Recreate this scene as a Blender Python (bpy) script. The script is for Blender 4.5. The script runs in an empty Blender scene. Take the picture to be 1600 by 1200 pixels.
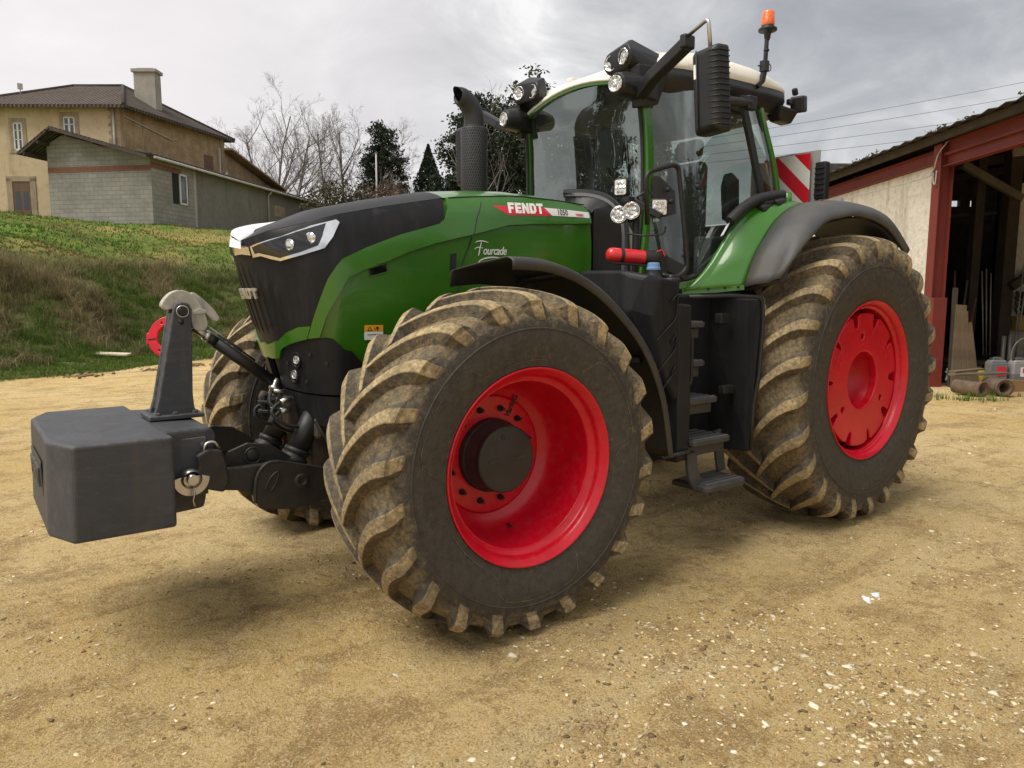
import bpy, bmesh, math, random
import numpy as np
from mathutils import Vector, Matrix, Euler, noise as mnoise
from math import sin, cos, pi, radians, sqrt, atan2, hypot
random.seed(7)
RNG = np.random.default_rng(11)
scene = bpy.context.scene
COL = scene.collection

# ------------------------------------------------------------------ helpers
def lerp(a, b, t): return a + (b - a) * t
def sstep(a, b, x):
    t = min(1, max(0, (x - a) / (b - a))); return t * t * (3 - 2 * t)
def interp(x, xs, ys): return float(np.interp(x, xs, ys))

def catmull(pts, n=6, closed=False):
    """smooth polyline through pts (tuples of any dimension)"""
    P = [np.array(p, float) for p in pts]; out = []
    m = len(P); rng = m if closed else m - 1
    for i in range(rng):
        p1, p2 = P[i], P[(i + 1) % m]
        p0 = P[(i - 1) % m] if (closed or i > 0) else p1
        p3 = P[(i + 2) % m] if (closed or i + 2 < m) else p2
        for k in range(n):
            t = k / n
            out.append(0.5 * ((2 * p1) + (-p0 + p2) * t + (2 * p0 - 5 * p1 + 4 * p2 - p3) * t * t + (-p0 + 3 * p1 - 3 * p2 + p3) * t ** 3))
    if not closed: out.append(P[-1])
    return [tuple(float(c) for c in o) for o in out]

def fillet(pts, r, n=5, closed=False):
    """round the corners of a 3D polyline"""
    P = [Vector(p) for p in pts]; out = []
    m = len(P)
    for i in range(m):
        if not closed and i in (0, m - 1): out.append(P[i]); continue
        a, b, c = P[i - 1], P[i], P[(i + 1) % m]
        u, v = a - b, c - b
        d = min(r, u.length * .45, v.length * .45)
        s, e = b + u.normalized() * d, b + v.normalized() * d
        for k in range(n + 1):
            t = k / n
            out.append(s * (1 - t) ** 2 + b * 2 * t * (1 - t) + e * t * t)
    return out

class MB:
    """collects shapes that end up as ONE mesh object"""
    def __init__(s): s.v = []; s.f = []; s.sm = []; s.mi = []; s.col = None
    def add(s, verts, faces, smooth=False, mi=0, M=None):
        o = len(s.v)
        for p in verts:
            p = Vector(p)
            s.v.append(tuple(M @ p) if M is not None else tuple(p))
        for f in faces:
            s.f.append([i + o for i in f]); s.sm.append(smooth); s.mi.append(mi)
        return s
    def box(s, c, size, rot=None, mi=0, M=None):
        x, y, z = (k / 2 for k in size)
        vs = [(-x,-y,-z),(x,-y,-z),(x,y,-z),(-x,y,-z),(-x,-y,z),(x,-y,z),(x,y,z),(-x,y,z)]
        T = Matrix.Translation(Vector(c))
        if rot is not None: T = T @ Euler(rot).to_matrix().to_4x4()
        if M is not None: T = M @ T
        return s.add(vs, [(3,2,1,0),(4,5,6,7),(0,1,5,4),(1,2,6,5),(2,3,7,6),(3,0,4,7)], False, mi, T)
    def hexa(s, b, t, mi=0):
        """bottom quad, top quad (same winding, counter-clockwise from above)"""
        return s.add(list(b) + list(t), [(3,2,1,0),(4,5,6,7),(0,1,5,4),(1,2,6,5),(2,3,7,6),(3,0,4,7)], False, mi)
    def tube(s, pts, r, n=10, caps=True, mi=0, smooth=True, closed=False):
        P = [Vector(p) for p in pts]; m = len(P)
        R = r if isinstance(r, (list, tuple)) else [r] * m
        vs = []; T0 = None; N = None
        for i in range(m):
            if closed: t = (P[(i + 1) % m] - P[i - 1]).normalized()
            else: t = (P[min(i + 1, m - 1)] - P[max(i - 1, 0)]).normalized()
            if N is None:
                up = Vector((0, 0, 1)) if abs(t.z) < .9 else Vector((1, 0, 0))
                N = t.cross(up).normalized()
            else:
                N = (N - t * N.dot(t)).normalized()
            B = t.cross(N)
            for k in range(n):
                a = 2 * pi * k / n
                vs.append(P[i] + (N * cos(a) + B * sin(a)) * R[i])
        fs = []
        for i in range(m if closed else m - 1):
            j = (i + 1) % m
            for k in range(n):
                l = (k + 1) % n
                fs.append((i * n + k, i * n + l, j * n + l, j * n + k))
        s.add(vs, fs, smooth, mi)
        if caps and not closed:
            o = len(s.v) - len(vs)
            s.f.append([o + k for k in range(n)][::-1]); s.sm.append(False); s.mi.append(mi)
            s.f.append([o + (m - 1) * n + k for k in range(n)]); s.sm.append(False); s.mi.append(mi)
        return s
    def bar(s, pts, w, h, mi=0, up=(0, 0, 1)):
        """rectangular section swept along pts"""
        P = [Vector(p) for p in pts]; m = len(P); vs = []
        for i in range(m):
            t = (P[min(i + 1, m - 1)] - P[max(i - 1, 0)]).normalized()
            side = t.cross(Vector(up)).normalized(); u = side.cross(t)
            for a, b in ((-1,-1),(1,-1),(1,1),(-1,1)): vs.append(P[i] + side * (a * w / 2) + u * (b * h / 2))
        fs = [(3,2,1,0), tuple((m - 1) * 4 + k for k in range(4))]
        for i in range(m - 1):
            for k in range(4):
                l = (k + 1) % 4
                fs.append((i * 4 + k, i * 4 + l, i * 4 + 4 + l, i * 4 + 4 + k))
        return s.add(vs, fs, False, mi)
    def lathe(s, prof, n=48, axis='z', c=(0, 0, 0), mi=0, smooth=True, M=None, close=False):
        """prof: (h, r) pairs along the axis"""
        vs = []
        for h, r in prof:
            for k in range(n):
                a = 2 * pi * k / n
                if axis == 'z': p = (r * cos(a), r * sin(a), h)
                elif axis == 'y': p = (r * sin(a), h, r * cos(a))
                else: p = (h, r * cos(a), r * sin(a))
                vs.append((p[0] + c[0], p[1] + c[1], p[2] + c[2]))
        fs = []
        m = len(prof)
        for i in range(m if close else m - 1):
            j = (i + 1) % m
            for k in range(n):
                l = (k + 1) % n
                fs.append((i * n + k, i * n + l, j * n + l, j * n + k))
        return s.add(vs, fs, smooth, mi, M)
    def cyl(s, a, b, r, n=16, mi=0, r2=None, smooth=True):
        return s.tube([a, b], [r, r if r2 is None else r2], n, True, mi, smooth)
    def prism(s, poly, y0, y1, plane='xz', mi=0):
        n = len(poly)
        def P(p, d):
            return {'xz': (p[0], d, p[1]), 'xy': (p[0], p[1], d), 'yz': (d, p[0], p[1])}[plane]
        vs = [P(p, y0) for p in poly] + [P(p, y1) for p in poly]
        fs = [tuple(range(n))[::-1], tuple(range(n, 2 * n))]
        for i in range(n):
            j = (i + 1) % n; fs.append((i, j, j + n, i + n))
        return s.add(vs, fs, False, mi)
    def grid(s, rows, smooth=True, mi=0, closed_u=False):
        m, n = len(rows), len(rows[0])
        vs = [p for r in rows for p in r]; fs = []
        for i in range(m - 1):
            for k in range(n if closed_u else n - 1):
                l = (k + 1) % n
                fs.append((i * n + k, i * n + l, (i + 1) * n + l, (i + 1) * n + k))
        return s.add(vs, fs, smooth, mi)
    def mesh(s, name):
        me = bpy.data.meshes.new(name)
        me.from_pydata(s.v, [], s.f)
        me.polygons.foreach_set('use_smooth', s.sm)
        me.polygons.foreach_set('material_index', s.mi)
        me.update()
        return me
    def build(s, name, mats, parent=None, bevel=0, bseg=2, fix=True, angle=35, solid=0, wn=False):
        me = s.mesh(name)
        if fix:
            bm = bmesh.new(); bm.from_mesh(me)
            bmesh.ops.recalc_face_normals(bm, faces=bm.faces); bm.to_mesh(me); bm.free()
        return link(name, me, mats, parent, bevel, bseg, angle, solid)

def link(name, me, mats, parent=None, bevel=0, bseg=2, angle=35, solid=0):
    if not isinstance(mats, (list, tuple)): mats = [mats]
    me.materials.clear()
    for m in mats: me.materials.append(m)
    o = bpy.data.objects.new(name, me); COL.objects.link(o)
    if parent is not None: o.parent = parent
    if solid:
        md = o.modifiers.new('solid', 'SOLIDIFY'); md.thickness = solid; md.offset = -1
    if bevel:
        md = o.modifiers.new('bevel', 'BEVEL'); md.width = bevel; md.segments = bseg
        md.limit_method = 'ANGLE'; md.angle_limit = radians(angle); md.harden_normals = False
    return o

def empty(name, loc=(0, 0, 0), rotz=0, parent=None):
    o = bpy.data.objects.new(name, None); COL.objects.link(o)
    o.location = loc; o.rotation_euler = (0, 0, rotz); o.empty_display_size = .2
    if parent is not None: o.parent = parent
    return o

def tag(o, label=None, cat=None, group=None, kind=None):
    if label: o['label'] = label
    if cat: o['category'] = cat
    if group: o['group'] = group
    if kind: o['kind'] = kind
    return o

def npmesh(name, verts, faces, mats, parent=None, colors=None, smooth=False, mi=None):
    """fast mesh from numpy arrays; colors = per-vertex rgb -> attribute 'tint'"""
    verts = np.asarray(verts, np.float32); faces = np.asarray(faces, np.int32)
    me = bpy.data.meshes.new(name)
    nv, nf = len(verts), len(faces); k = faces.shape[1]
    me.vertices.add(nv); me.vertices.foreach_set('co', verts.ravel())
    me.loops.add(nf * k); me.loops.foreach_set('vertex_index', faces.ravel())
    me.polygons.add(nf)
    me.polygons.foreach_set('loop_start', np.arange(0, nf * k, k, dtype=np.int32))
    me.polygons.foreach_set('loop_total', np.full(nf, k, np.int32))
    if smooth: me.polygons.foreach_set('use_smooth', np.ones(nf, bool))
    if mi is not None: me.polygons.foreach_set('material_index', np.asarray(mi, np.int32))
    me.update(calc_edges=True)
    if colors is not None:
        a = me.attributes.new('tint', 'FLOAT_COLOR', 'POINT')
        c = np.ones((nv, 4), np.float32); c[:, :3] = colors
        a.data.foreach_set('color', c.ravel())
    me.validate()
    return link(name, me, mats, parent)

def plate(loops, thick, bevel=0.0, bres=1):
    """filled 2D outline with holes, extruded; returns mesh verts, faces in XY with z in +-thick/2"""
    cu = bpy.data.curves.new('tmp', 'CURVE'); cu.dimensions = '2D'; cu.fill_mode = 'BOTH'
    cu.extrude = max(thick / 2 - bevel, 1e-5); cu.bevel_depth = bevel; cu.bevel_resolution = bres
    for lp in loops:
        sp = cu.splines.new('POLY'); sp.points.add(len(lp) - 1); sp.use_cyclic_u = True
        for p, q in zip(sp.points, lp): p.co = (q[0], q[1], 0, 1)
    return curve_data(cu)

def curve_data(cu):
    ob = bpy.data.objects.new('tmp', cu); COL.objects.link(ob)
    dg = bpy.context.evaluated_depsgraph_get(); dg.update()
    me = bpy.data.meshes.new_from_object(ob.evaluated_get(dg))
    vs = [tuple(v.co) for v in me.vertices]; fs = [tuple(p.vertices) for p in me.polygons]
    bpy.data.objects.remove(ob); bpy.data.meshes.remove(me); bpy.data.curves.remove(cu)
    return vs, fs

def text_data(txt, size, extrude=.002, offset=0.0, shear=0.0, align='CENTER', space=1.0):
    cu = bpy.data.curves.new('tmp', 'FONT'); cu.body = txt; cu.size = size; cu.extrude = extrude
    cu.offset = offset; cu.shear = shear; cu.align_x = align; cu.align_y = 'CENTER'; cu.space_character = space
    return curve_data(cu)

def frame(o, x, y):
    """matrix with origin o and given x, y axes (z = x cross y)"""
    x = Vector(x).normalized(); y = Vector(y); z = x.cross(y).normalized(); y = z.cross(x)
    M = Matrix.Identity(4)
    for i, a in enumerate((x, y, z)):
        for k in range(3): M[k][i] = a[k]
    for k in range(3): M[k][3] = o[k]
    return M

def circle2(cx, cy, r, n=32): return [(cx + r * cos(2 * pi * k / n), cy + r * sin(2 * pi * k / n)) for k in range(n)]
def rrect(cx, cy, w, h, r, n=4):
    out = []
    for sx, sy, a0 in ((1, 1, 0), (-1, 1, 90), (-1, -1, 180), (1, -1, 270)):
        for k in range(n + 1):
            a = radians(a0 + 90 * k / n)
            out.append((cx + sx * (w / 2 - r) + r * cos(a), cy + sy * (h / 2 - r) + r * sin(a)))
    return out

# ------------------------------------------------------------------ node materials
class NT:
    def __init__(s, mat):
        mat.use_nodes = True; s.t = mat.node_tree; s.t.nodes.clear()
        s.out = s.t.nodes.new('ShaderNodeOutputMaterial')
    def n(s, typ, **kw):
        nd = s.t.nodes.new(typ)
        for k, v in kw.items():
            if k.startswith('i_'):
                key = k[2:]; key = int(key) if key.isdigit() else key.replace('_', ' ')
                s.put(nd.inputs[key], v)
            else: setattr(nd, k, v)
        return nd
    def put(s, sock, v):
        if isinstance(v, bpy.types.NodeSocket): s.t.links.new(v, sock)
        elif isinstance(v, (tuple, list)) and len(v) == 3 and sock.type == 'RGBA': sock.default_value = (*v, 1)
        else: sock.default_value = v
    def coord(s, kind='Object', scale=(1, 1, 1)):
        c = s.n('ShaderNodeTexCoord').outputs[kind]
        if scale != (1, 1, 1):
            m = s.n('ShaderNodeMapping'); s.put(m.inputs[0], c); m.inputs['Scale'].default_value = scale; c = m.outputs[0]
        return c
    def noise(s, co, scale, detail=5, rough=.6, dist=0.0):
        return s.n('ShaderNodeTexNoise', i_Vector=co, i_Scale=scale, i_Detail=detail, i_Roughness=rough, i_Distortion=dist).outputs[0]
    def ramp(s, v, stops, interp='LINEAR'):
        r = s.n('ShaderNodeValToRGB'); r.color_ramp.interpolation = interp
        el = r.color_ramp.elements
        while len(el) < len(stops): el.new(.5)
        for e, (p, c) in zip(el, stops):
            e.position = p; e.color = (c, c, c, 1) if not isinstance(c, (tuple, list)) else (*c, 1)
        s.put(r.inputs[0], v); return r.outputs[0]
    def mix(s, f, a, b, mode='MIX'):
        m = s.n('ShaderNodeMix', data_type='RGBA', blend_type=mode)
        s.put(m.inputs[0], f); s.put(m.inputs[6], a); s.put(m.inputs[7], b); return m.outputs[2]
    def math(s, op, a, b=0.0, clamp=False):
        m = s.n('ShaderNodeMath', operation=op, use_clamp=clamp); s.put(m.inputs[0], a); s.put(m.inputs[1], b); return m.outputs[0]
    def bump(s, h, strength=.3, dist=.01, normal=None):
        b = s.n('ShaderNodeBump', i_Height=h, i_Strength=strength, i_Distance=dist)
        if normal is not None: s.put(b.inputs['Normal'], normal)
        return b.outputs[0]
    def bsdf(s, col, rough=.5, metal=0.0, normal=None, coat=0.0, spec=.5, coat_rough=.05, trans=0.0):
        p = s.n('ShaderNodeBsdfPrincipled')
        s.put(p.inputs['Base Color'], col); s.put(p.inputs['Roughness'], rough); s.put(p.inputs['Metallic'], metal)
        s.put(p.inputs['Coat Weight'], coat); p.inputs['Coat Roughness'].default_value = coat_rough
        s.put(p.inputs['Specular IOR Level'], spec)
        p.inputs['Transmission Weight'].default_value = trans
        if normal is not None: s.put(p.inputs['Normal'], normal)
        s.t.links.new(p.outputs[0], s.out.inputs[0]); return p

DUST = (.30, .22, .115)
def mk_mat(name, col, rough=.5, metal=0.0, coat=0.0, dust=0.0, dust_scale=3.0, bump=0.0, bscale=60, var=.12, low_dust=0.0, spec=.5, dustcol=DUST, streak=0.0):
    """general surface: colour variation, dust film (more on lower parts), worn roughness and fine bump"""
    m = bpy.data.materials.new(name); t = NT(m)
    co = t.coord('Object')
    n1 = t.noise(co, 2.3, 4, .6); n2 = t.noise(co, 14, 6, .65)
    dark = tuple(c * (1 - var) for c in col); lite = tuple(min(1, c * (1 + var)) for c in col)
    c = t.mix(t.ramp(n1, [(.3, 0), (.7, 1)]), dark, lite)
    r = rough
    if dust > 0 or low_dust > 0:
        d = t.ramp(t.noise(co, dust_scale, 8, .7), [(.38, 0.0), (.72, 1.0)])
        d2 = t.math('MULTIPLY', d, dust)
        if streak:
            st = t.noise(t.coord('Object', (14, 14, .8)), 1.5, 4, .6)
            d2 = t.math('ADD', d2, t.math('MULTIPLY', t.ramp(st, [(.5, 0), (.75, 1)]), streak), True)
        if low_dust:
            geo = t.n('ShaderNodeNewGeometry')
            sep = t.n('ShaderNodeSeparateXYZ', i_Vector=geo.outputs['Position'])
            h = t.n('ShaderNodeMapRange', i_Value=sep.outputs[2], i_1=1.5, i_2=.3, i_3=0.0, i_4=low_dust).outputs[0]
            d2 = t.math('ADD', d2, t.math('MULTIPLY', h, t.ramp(n2, [(.35, .2), (.65, 1)])), True)
        c = t.mix(d2, c, dustcol)
        r = t.math('ADD', rough, t.math('MULTIPLY', d2, .5), True)
    else:
        r = t.math('ADD', rough, t.math('MULTIPLY', t.math('SUBTRACT', n2, .5), .25), True)
    nrm = t.bump(t.noise(co, bscale, 4, .6), bump, .004) if bump else None
    t.bsdf(c, r, metal, nrm, coat, spec)
    return m

# ------------------------------------------------------------------ camera
CAM = Vector((2.31525, 4.28824, 1.75797))
cd = bpy.data.cameras.new('camera'); cam = bpy.data.objects.new('camera', cd); COL.objects.link(cam)
_r = Vector((-0.79505491, 0.60653156, 0.00267526)); _u = Vector((-0.07042824, -0.09669797, 0.9928189)); _f = Vector((-0.60243468, -0.78915713, -0.11959715))
M = Matrix.Identity(4)
for k in range(3): M[k][0] = _r[k]; M[k][1] = _u[k]; M[k][2] = -_f[k]; M[k][3] = CAM[k]
cam.matrix_world = M
cd.sensor_width = 36; cd.lens = 25.6334; cd.clip_end = 3000; cd.clip_start = .05
scene.camera = cam

# yard frame: r = to the right, d = away, measured on the ground from where the photographer stands
YF = Vector((-0.60679, -0.79486, 0)); YR = Vector((-0.79486, 0.60679, 0))
def Y(r, d, z=0.0):
    return Vector((CAM.x, CAM.y, 0)) + YR * r + YF * d + Vector((0, 0, z))
YROT = atan2(YR.y, YR.x)      # rotation that turns local x along YR, local y along YF

# ------------------------------------------------------------------ render and light
scene.view_settings.view_transform = 'Standard'; scene.view_settings.look = 'None'
scene.view_settings.exposure = 0; scene.view_settings.gamma = 1
scene.render.engine = 'CYCLES'
scene.cycles.max_bounces = 8; scene.cycles.transparent_max_bounces = 12
w = bpy.data.worlds.new('World'); scene.world = w; w.use_nodes = True
wt = w.node_tree; wt.nodes.clear()
class WT(NT):
    def __init__(s, tree): s.t = tree; s.out = tree.nodes.new('ShaderNodeOutputWorld')
t = WT(wt)
SUN_EL, SUN_AZ = radians(60), None
# sun comes from the photographer's left and slightly behind: direction towards the sun
sun_dir = (-YF * .55 - YR * .8).normalized()
sunv = Vector((sun_dir.x * cos(SUN_EL), sun_dir.y * cos(SUN_EL), sin(SUN_EL)))
sky = t.n('ShaderNodeTexSky', sky_type='NISHITA', sun_disc=False, sun_elevation=SUN_EL, sun_rotation=atan2(sunv.x, sunv.y), air_density=1.2, dust_density=2.0)
co = t.coord('Generated')
sep = t.n('ShaderNodeSeparateXYZ', i_Vector=co)
zz = t.math('ADD', t.math('MAXIMUM', sep.outputs[2], 0.0), .22)
px = t.math('DIVIDE', sep.outputs[0], zz); py = t.math('DIVIDE', sep.outputs[1], zz)
cv = t.n('ShaderNodeCombineXYZ', i_0=px, i_1=py, i_2=0.37).outputs[0]
n1 = t.noise(cv, .95, 3, .5, .3); n2 = t.noise(cv, 2.9, 7, .58, .5)
nn = t.math('ADD', t.math('MULTIPLY', n1, .55), t.math('MULTIPLY', n2, .45))
cl = t.ramp(nn, [(.38, (.35, .365, .395)), (.46, (.52, .53, .55)), (.515, (.70, .705, .71)), (.565, (.95, .95, .95))])
# brighter towards the horizon
hz = t.n('ShaderNodeMapRange', i_Value=sep.outputs[2], i_1=0.0, i_2=.40, i_3=.40, i_4=0.0).outputs[0]
cl = t.mix(hz, cl, (.84, .84, .85))
# darker bank of cloud over the shed
ddir = (YF * .80 + YR * .60).normalized()
vm = t.n('ShaderNodeVectorMath', operation='DOT_PRODUCT'); t.put(vm.inputs[0], co); vm.inputs[1].default_value = (ddir.x * .9, ddir.y * .9, .42)
dk = t.ramp(vm.outputs['Value'], [(.86, 0), (.985, .55)])
cl = t.mix(dk, cl, (.33, .345, .38))
bright = t.n('ShaderNodeVectorMath', operation='DOT_PRODUCT'); t.put(bright.inputs[0], co)
bd = (YF * .8 - YR * .6).normalized(); bright.inputs[1].default_value = (bd.x * .95, bd.y * .95, .3)
cl = t.mix(t.ramp(bright.outputs['Value'], [(.75, 0), (.97, .82)]), cl, (.95, .90, .905))
b1 = t.n('ShaderNodeBackground', i_Color=sky.outputs[0], i_Strength=.10)
b2 = t.n('ShaderNodeBackground', i_Color=cl, i_Strength=1.07)
mx = t.n('ShaderNodeMixShader', i_0=.94); t.put(mx.inputs[1], b1.outputs[0]); t.put(mx.inputs[2], b2.outputs[0])
wt.links.new(mx.outputs[0], t.out.inputs[0])
ld = bpy.data.lights.new('sun', 'SUN'); ld.energy = 4.0; ld.angle = radians(38); ld.color = (1, .955, .88)
lo = bpy.data.objects.new('sun', ld); COL.objects.link(lo); lo.rotation_euler = sunv.to_track_quat('Z', 'Y').to_euler()
# ------------------------------------------------------------------ ground, hill
def fbm(x, y, z=0.0, oct=4):
    return mnoise.fractal(Vector((x, y, z)), 1.0, 2.0, oct)

def mat_dirt():
    m = bpy.data.materials.new('packed_yard_dirt'); t = NT(m); co = t.coord('Object')
    rot = t.n('ShaderNodeMapping'); t.put(rot.inputs[0], co); rot.inputs['Rotation'].default_value = (0, 0, -YROT); rot.inputs['Scale'].default_value = (.28, 1.7, 1)
    a = t.noise(co, .35, 4, .6, .4); b = t.noise(co, 2.2, 8, .68, .5); c = t.noise(co, 17, 6, .7); d = t.noise(co, 85, 5, .7); e = t.noise(co, 230, 3, .7)
    trk = t.noise(rot.outputs[0], 1.6, 6, .62, .5)
    col = t.mix(t.ramp(a, [(.35, 0), (.65, 1)]), (.74, .50, .175), (.84, .63, .30))
    b = t.math('ADD', b, t.math('ADD', t.math('MULTIPLY', t.math('SUBTRACT', d, .5), .34), t.math('MULTIPLY', t.math('SUBTRACT', c, .5), .30)))
    col = t.mix(t.ramp(b, [(.39, .62), (.51, 0)]), col, (.38, .225, .085))
    col = t.mix(t.math('MULTIPLY', t.ramp(trk, [(.53, 0), (.66, 1)]), .55), col, (.33, .20, .08))
    col = t.mix(t.math('MULTIPLY', t.ramp(trk, [(.36, 1), (.46, 0)]), .45), col, (.80, .62, .33))
    col = t.mix(t.math('MULTIPLY', t.ramp(c, [(.52, 0), (.68, 1)]), .5), col, (.82, .66, .39))
    col = t.mix(t.math('MULTIPLY', t.ramp(c, [(.32, 1), (.45, 0)]), .45), col, (.30, .185, .08))
    col = t.mix(t.math('MULTIPLY', t.ramp(d, [(.36, 1), (.46, 0)]), .70), col, (.30, .185, .078))
    col = t.mix(t.math('MULTIPLY', t.ramp(d, [(.55, 0), (.63, 1)]), .75), col, (.90, .78, .54))
    col = t.mix(t.math('MULTIPLY', t.ramp(e, [(.34, 1), (.46, 0)]), .35), col, (.30, .19, .09))
    h = t.math('ADD', t.math('MULTIPLY', c, .9), t.math('ADD', t.math('MULTIPLY', d, .6), t.math('MULTIPLY', e, .25)))
    t.bsdf(col, .94, 0, t.bump(h, 1.0, .055), 0, .2)
    return m
M_DIRT = mat_dirt()

def foot_s(r, d):
    """signed distance beyond the foot of the bank (positive up the bank)"""
    pts = [(-60, 2), (-26, 8), (-14, 11.8), (-10.4, 14.6), (-9.2, 19.5), (-7.5, 24), (-2, 29), (8, 33), (60, 46)]
    best = 1e9; sg = 1
    for (x0, y0), (x1, y1) in zip(pts, pts[1:]):
        dx, dy = x1 - x0, y1 - y0; L2 = dx * dx + dy * dy
        t_ = min(1, max(0, ((r - x0) * dx + (d - y0) * dy) / L2))
        qx, qy = x0 + dx * t_, y0 + dy * t_
        q = hypot(r - qx, d - qy)
        if q < best:
            best = q; sg = 1 if dx * (d - y0) - dy * (r - x0) > 0 else -1
    return best * sg
BS = [-3, -.6, 0, 1.4, 2.2, 3.2, 4.2, 5.4, 8.4, 14, 18, 24, 40, 200]
BZ = [-.5, -.15, .03, .15, .62, 1.50, 2.20, 2.75, 3.7, 4.95, 5.25, 5.5, 6.0, 9.0]
def hill_z(r, d):
    s = foot_s(r, d) + .5 * fbm(r * .35, d * .35, 3.1)
    z = interp(s, BS, BZ)
    k = sstep(.2, 2, s)
    z *= lerp(1, .72, sstep(-7, 3, r) * sstep(20, 30, d))
    return z + k * (.16 * fbm(r * .5, d * .5, 1.0) + .07 * fbm(r * 1.7, d * 1.7, 5.0))

# yard: one sheet, finely divided in front, reaching the horizon
def axis_steps(lo, hi, fine_lo, fine_hi, s0, grow):
    out = [fine_lo]
    while out[-1] < fine_hi: out.append(out[-1] + s0)
    s = s0
    while out[-1] < hi: s *= grow; out.append(out[-1] + s)
    s = s0; low = [fine_lo]
    while low[-1] > lo: s *= grow; low.append(low[-1] - s)
    return np.array(low[::-1][:-1] + out)
def ground_h(x, y):
    p = Vector((x, y, 0))
    h = .016 * fbm(x * .55, y * .55, 2.0, 3) + .012 * fbm(x * 2.1, y * 2.1, 7.0, 4) + .011 * fbm(x * 7, y * 7, 9.0, 4) + .010 * max(0, fbm(x * 3.3, y * 3.3, 15.0, 4)) * fbm(x * 19, y * 19, 3.0, 2) + .0055 * fbm(x * 17, y * 17, 21.0, 2)
    return h - .012
def build_ground():
    rs = axis_steps(-400, 400, -3.6, 4.2, .024, 1.035); ds = axis_steps(-250, 700, 2.2, 6.2, .022, 1.03)
    V = np.zeros((len(ds), len(rs), 3))
    for i, d in enumerate(ds):
        for j, r in enumerate(rs):
            p = Y(r, d)
            near = 1 if abs(r) < 25 and -6 < d < 30 else 0
            V[i, j] = (p.x, p.y, ground_h(p.x, p.y) if near else -.012)
    n = len(rs); I = np.arange(len(ds) * n).reshape(len(ds), n)
    F = np.stack([I[:-1, :-1], I[:-1, 1:], I[1:, 1:], I[1:, :-1]], -1).reshape(-1, 4)
    o = npmesh('ground', V.reshape(-1, 3), F, M_DIRT, smooth=True); tag(o, kind='structure'); return o
build_ground()

def mat_hill():
    m = bpy.data.materials.new('bank_soil_and_grass'); t = NT(m); co = t.coord('Object')
    a = t.noise(co, .5, 5, .65); b = t.noise(co, 3.5, 8, .7); c = t.noise(co, 22, 5, .7)
    col = t.mix(t.ramp(a, [(.38, 0), (.6, 1)]), (.11, .13, .035), (.19, .165, .08))
    col = t.mix(t.ramp(b, [(.4, 0), (.65, .9)]), col, (.08, .085, .03))
    col = t.mix(t.math('MULTIPLY', t.ramp(c, [(.5, 0), (.7, 1)]), .5), col, (.20, .16, .08))
    geo = t.n('ShaderNodeNewGeometry'); z = t.n('ShaderNodeSeparateXYZ', i_Vector=geo.outputs['Position']).outputs[2]
    up = t.n('ShaderNodeMapRange', i_Value=z, i_1=2.6, i_2=3.3, i_3=0.0, i_4=1.0).outputs[0]
    lawn = t.mix(t.ramp(b, [(.4, 0), (.62, 1)]), (.075, .15, .016), (.17, .18, .045))
    lawn = t.mix(t.math('MULTIPLY', t.ramp(t.noise(co, .28, 4, .6), [(.52, 0), (.64, 1)]), .7), lawn, (.32, .24, .085))
    col = t.mix(up, col, lawn)
    t.bsdf(col, .95, 0, t.bump(t.math('ADD', b, c), .8, .06), 0, .2); return m
def build_hill():
    rs = np.concatenate([np.arange(-160, -34, 4.), np.arange(-34, -2, .3), np.arange(-2, 70, 2.)])
    ds = np.concatenate([np.arange(1, 10, 1.), np.arange(10, 34, .28), np.arange(34, 60, 1.), np.arange(60, 220, 8.)])
    V = np.zeros((len(ds), len(rs), 3)); 
    for i, d in enumerate(ds):
        for j, r in enumerate(rs):
            p = Y(r, d); V[i, j] = (p.x, p.y, hill_z(r, d))
    n = len(rs); I = np.arange(len(ds) * n).reshape(len(ds), n)
    F = np.stack([I[:-1, :-1], I[:-1, 1:], I[1:, 1:], I[1:, :-1]], -1).reshape(-1, 4)
    keep = V.reshape(-1, 3)[:, 2][F].max(1) > -.3
    o = npmesh('hill', V.reshape(-1, 3), F[keep], mat_hill(), smooth=True); tag(o, kind='structure'); return o
build_hill()

# ------------------------------------------------------------------ grass (uncountable)
def mat_tint(name, rough=.8, trans=.25, spec=.2):
    m = bpy.data.materials.new(name); t = NT(m)
    c = t.n('ShaderNodeAttribute', attribute_name='tint').outputs['Color']
    p = t.n('ShaderNodeBsdfPrincipled', i_Base_Color=c, i_Roughness=rough); t.put(p.inputs['Specular IOR Level'], spec)
    if trans:
        tr = t.n('ShaderNodeBsdfTranslucent', i_Color=c); ms = t.n('ShaderNodeMixShader', i_0=trans)
        t.put(ms.inputs[1], p.outputs[0]); t.put(ms.inputs[2], tr.outputs[0]); t.t.links.new(ms.outputs[0], t.out.inputs[0])
    else: t.t.links.new(p.outputs[0], t.out.inputs[0])
    return m
M_GRASS = mat_tint('grass_blades')
def blades(P, H, Wd, lean, col, bend=.5):
    """numpy blades: root points, heights, widths, lean vectors -> verts, faces, colours (two quads-as-tris per blade)"""
    n = len(P); a = RNG.uniform(0, 2 * pi, n); sx = np.stack([np.cos(a), np.sin(a), np.zeros(n)], 1) * Wd[:, None]
    up = np.stack([np.zeros(n), np.zeros(n), H], 1)
    m = P + up * .55 + lean * (bend * .35); t_ = P + up + lean
    V = np.stack([P - sx, P + sx, m - sx * .7, m + sx * .7, t_], 1).reshape(-1, 3)
    i = np.arange(n)[:, None] * 5
    F = np.concatenate([i + [[0, 1, 3]], i + [[0, 3, 2]], i + [[2, 3, 4]]], 1).reshape(-1, 3)
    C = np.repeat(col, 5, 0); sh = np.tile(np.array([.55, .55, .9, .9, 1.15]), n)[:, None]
    return V, F, C * sh
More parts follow.
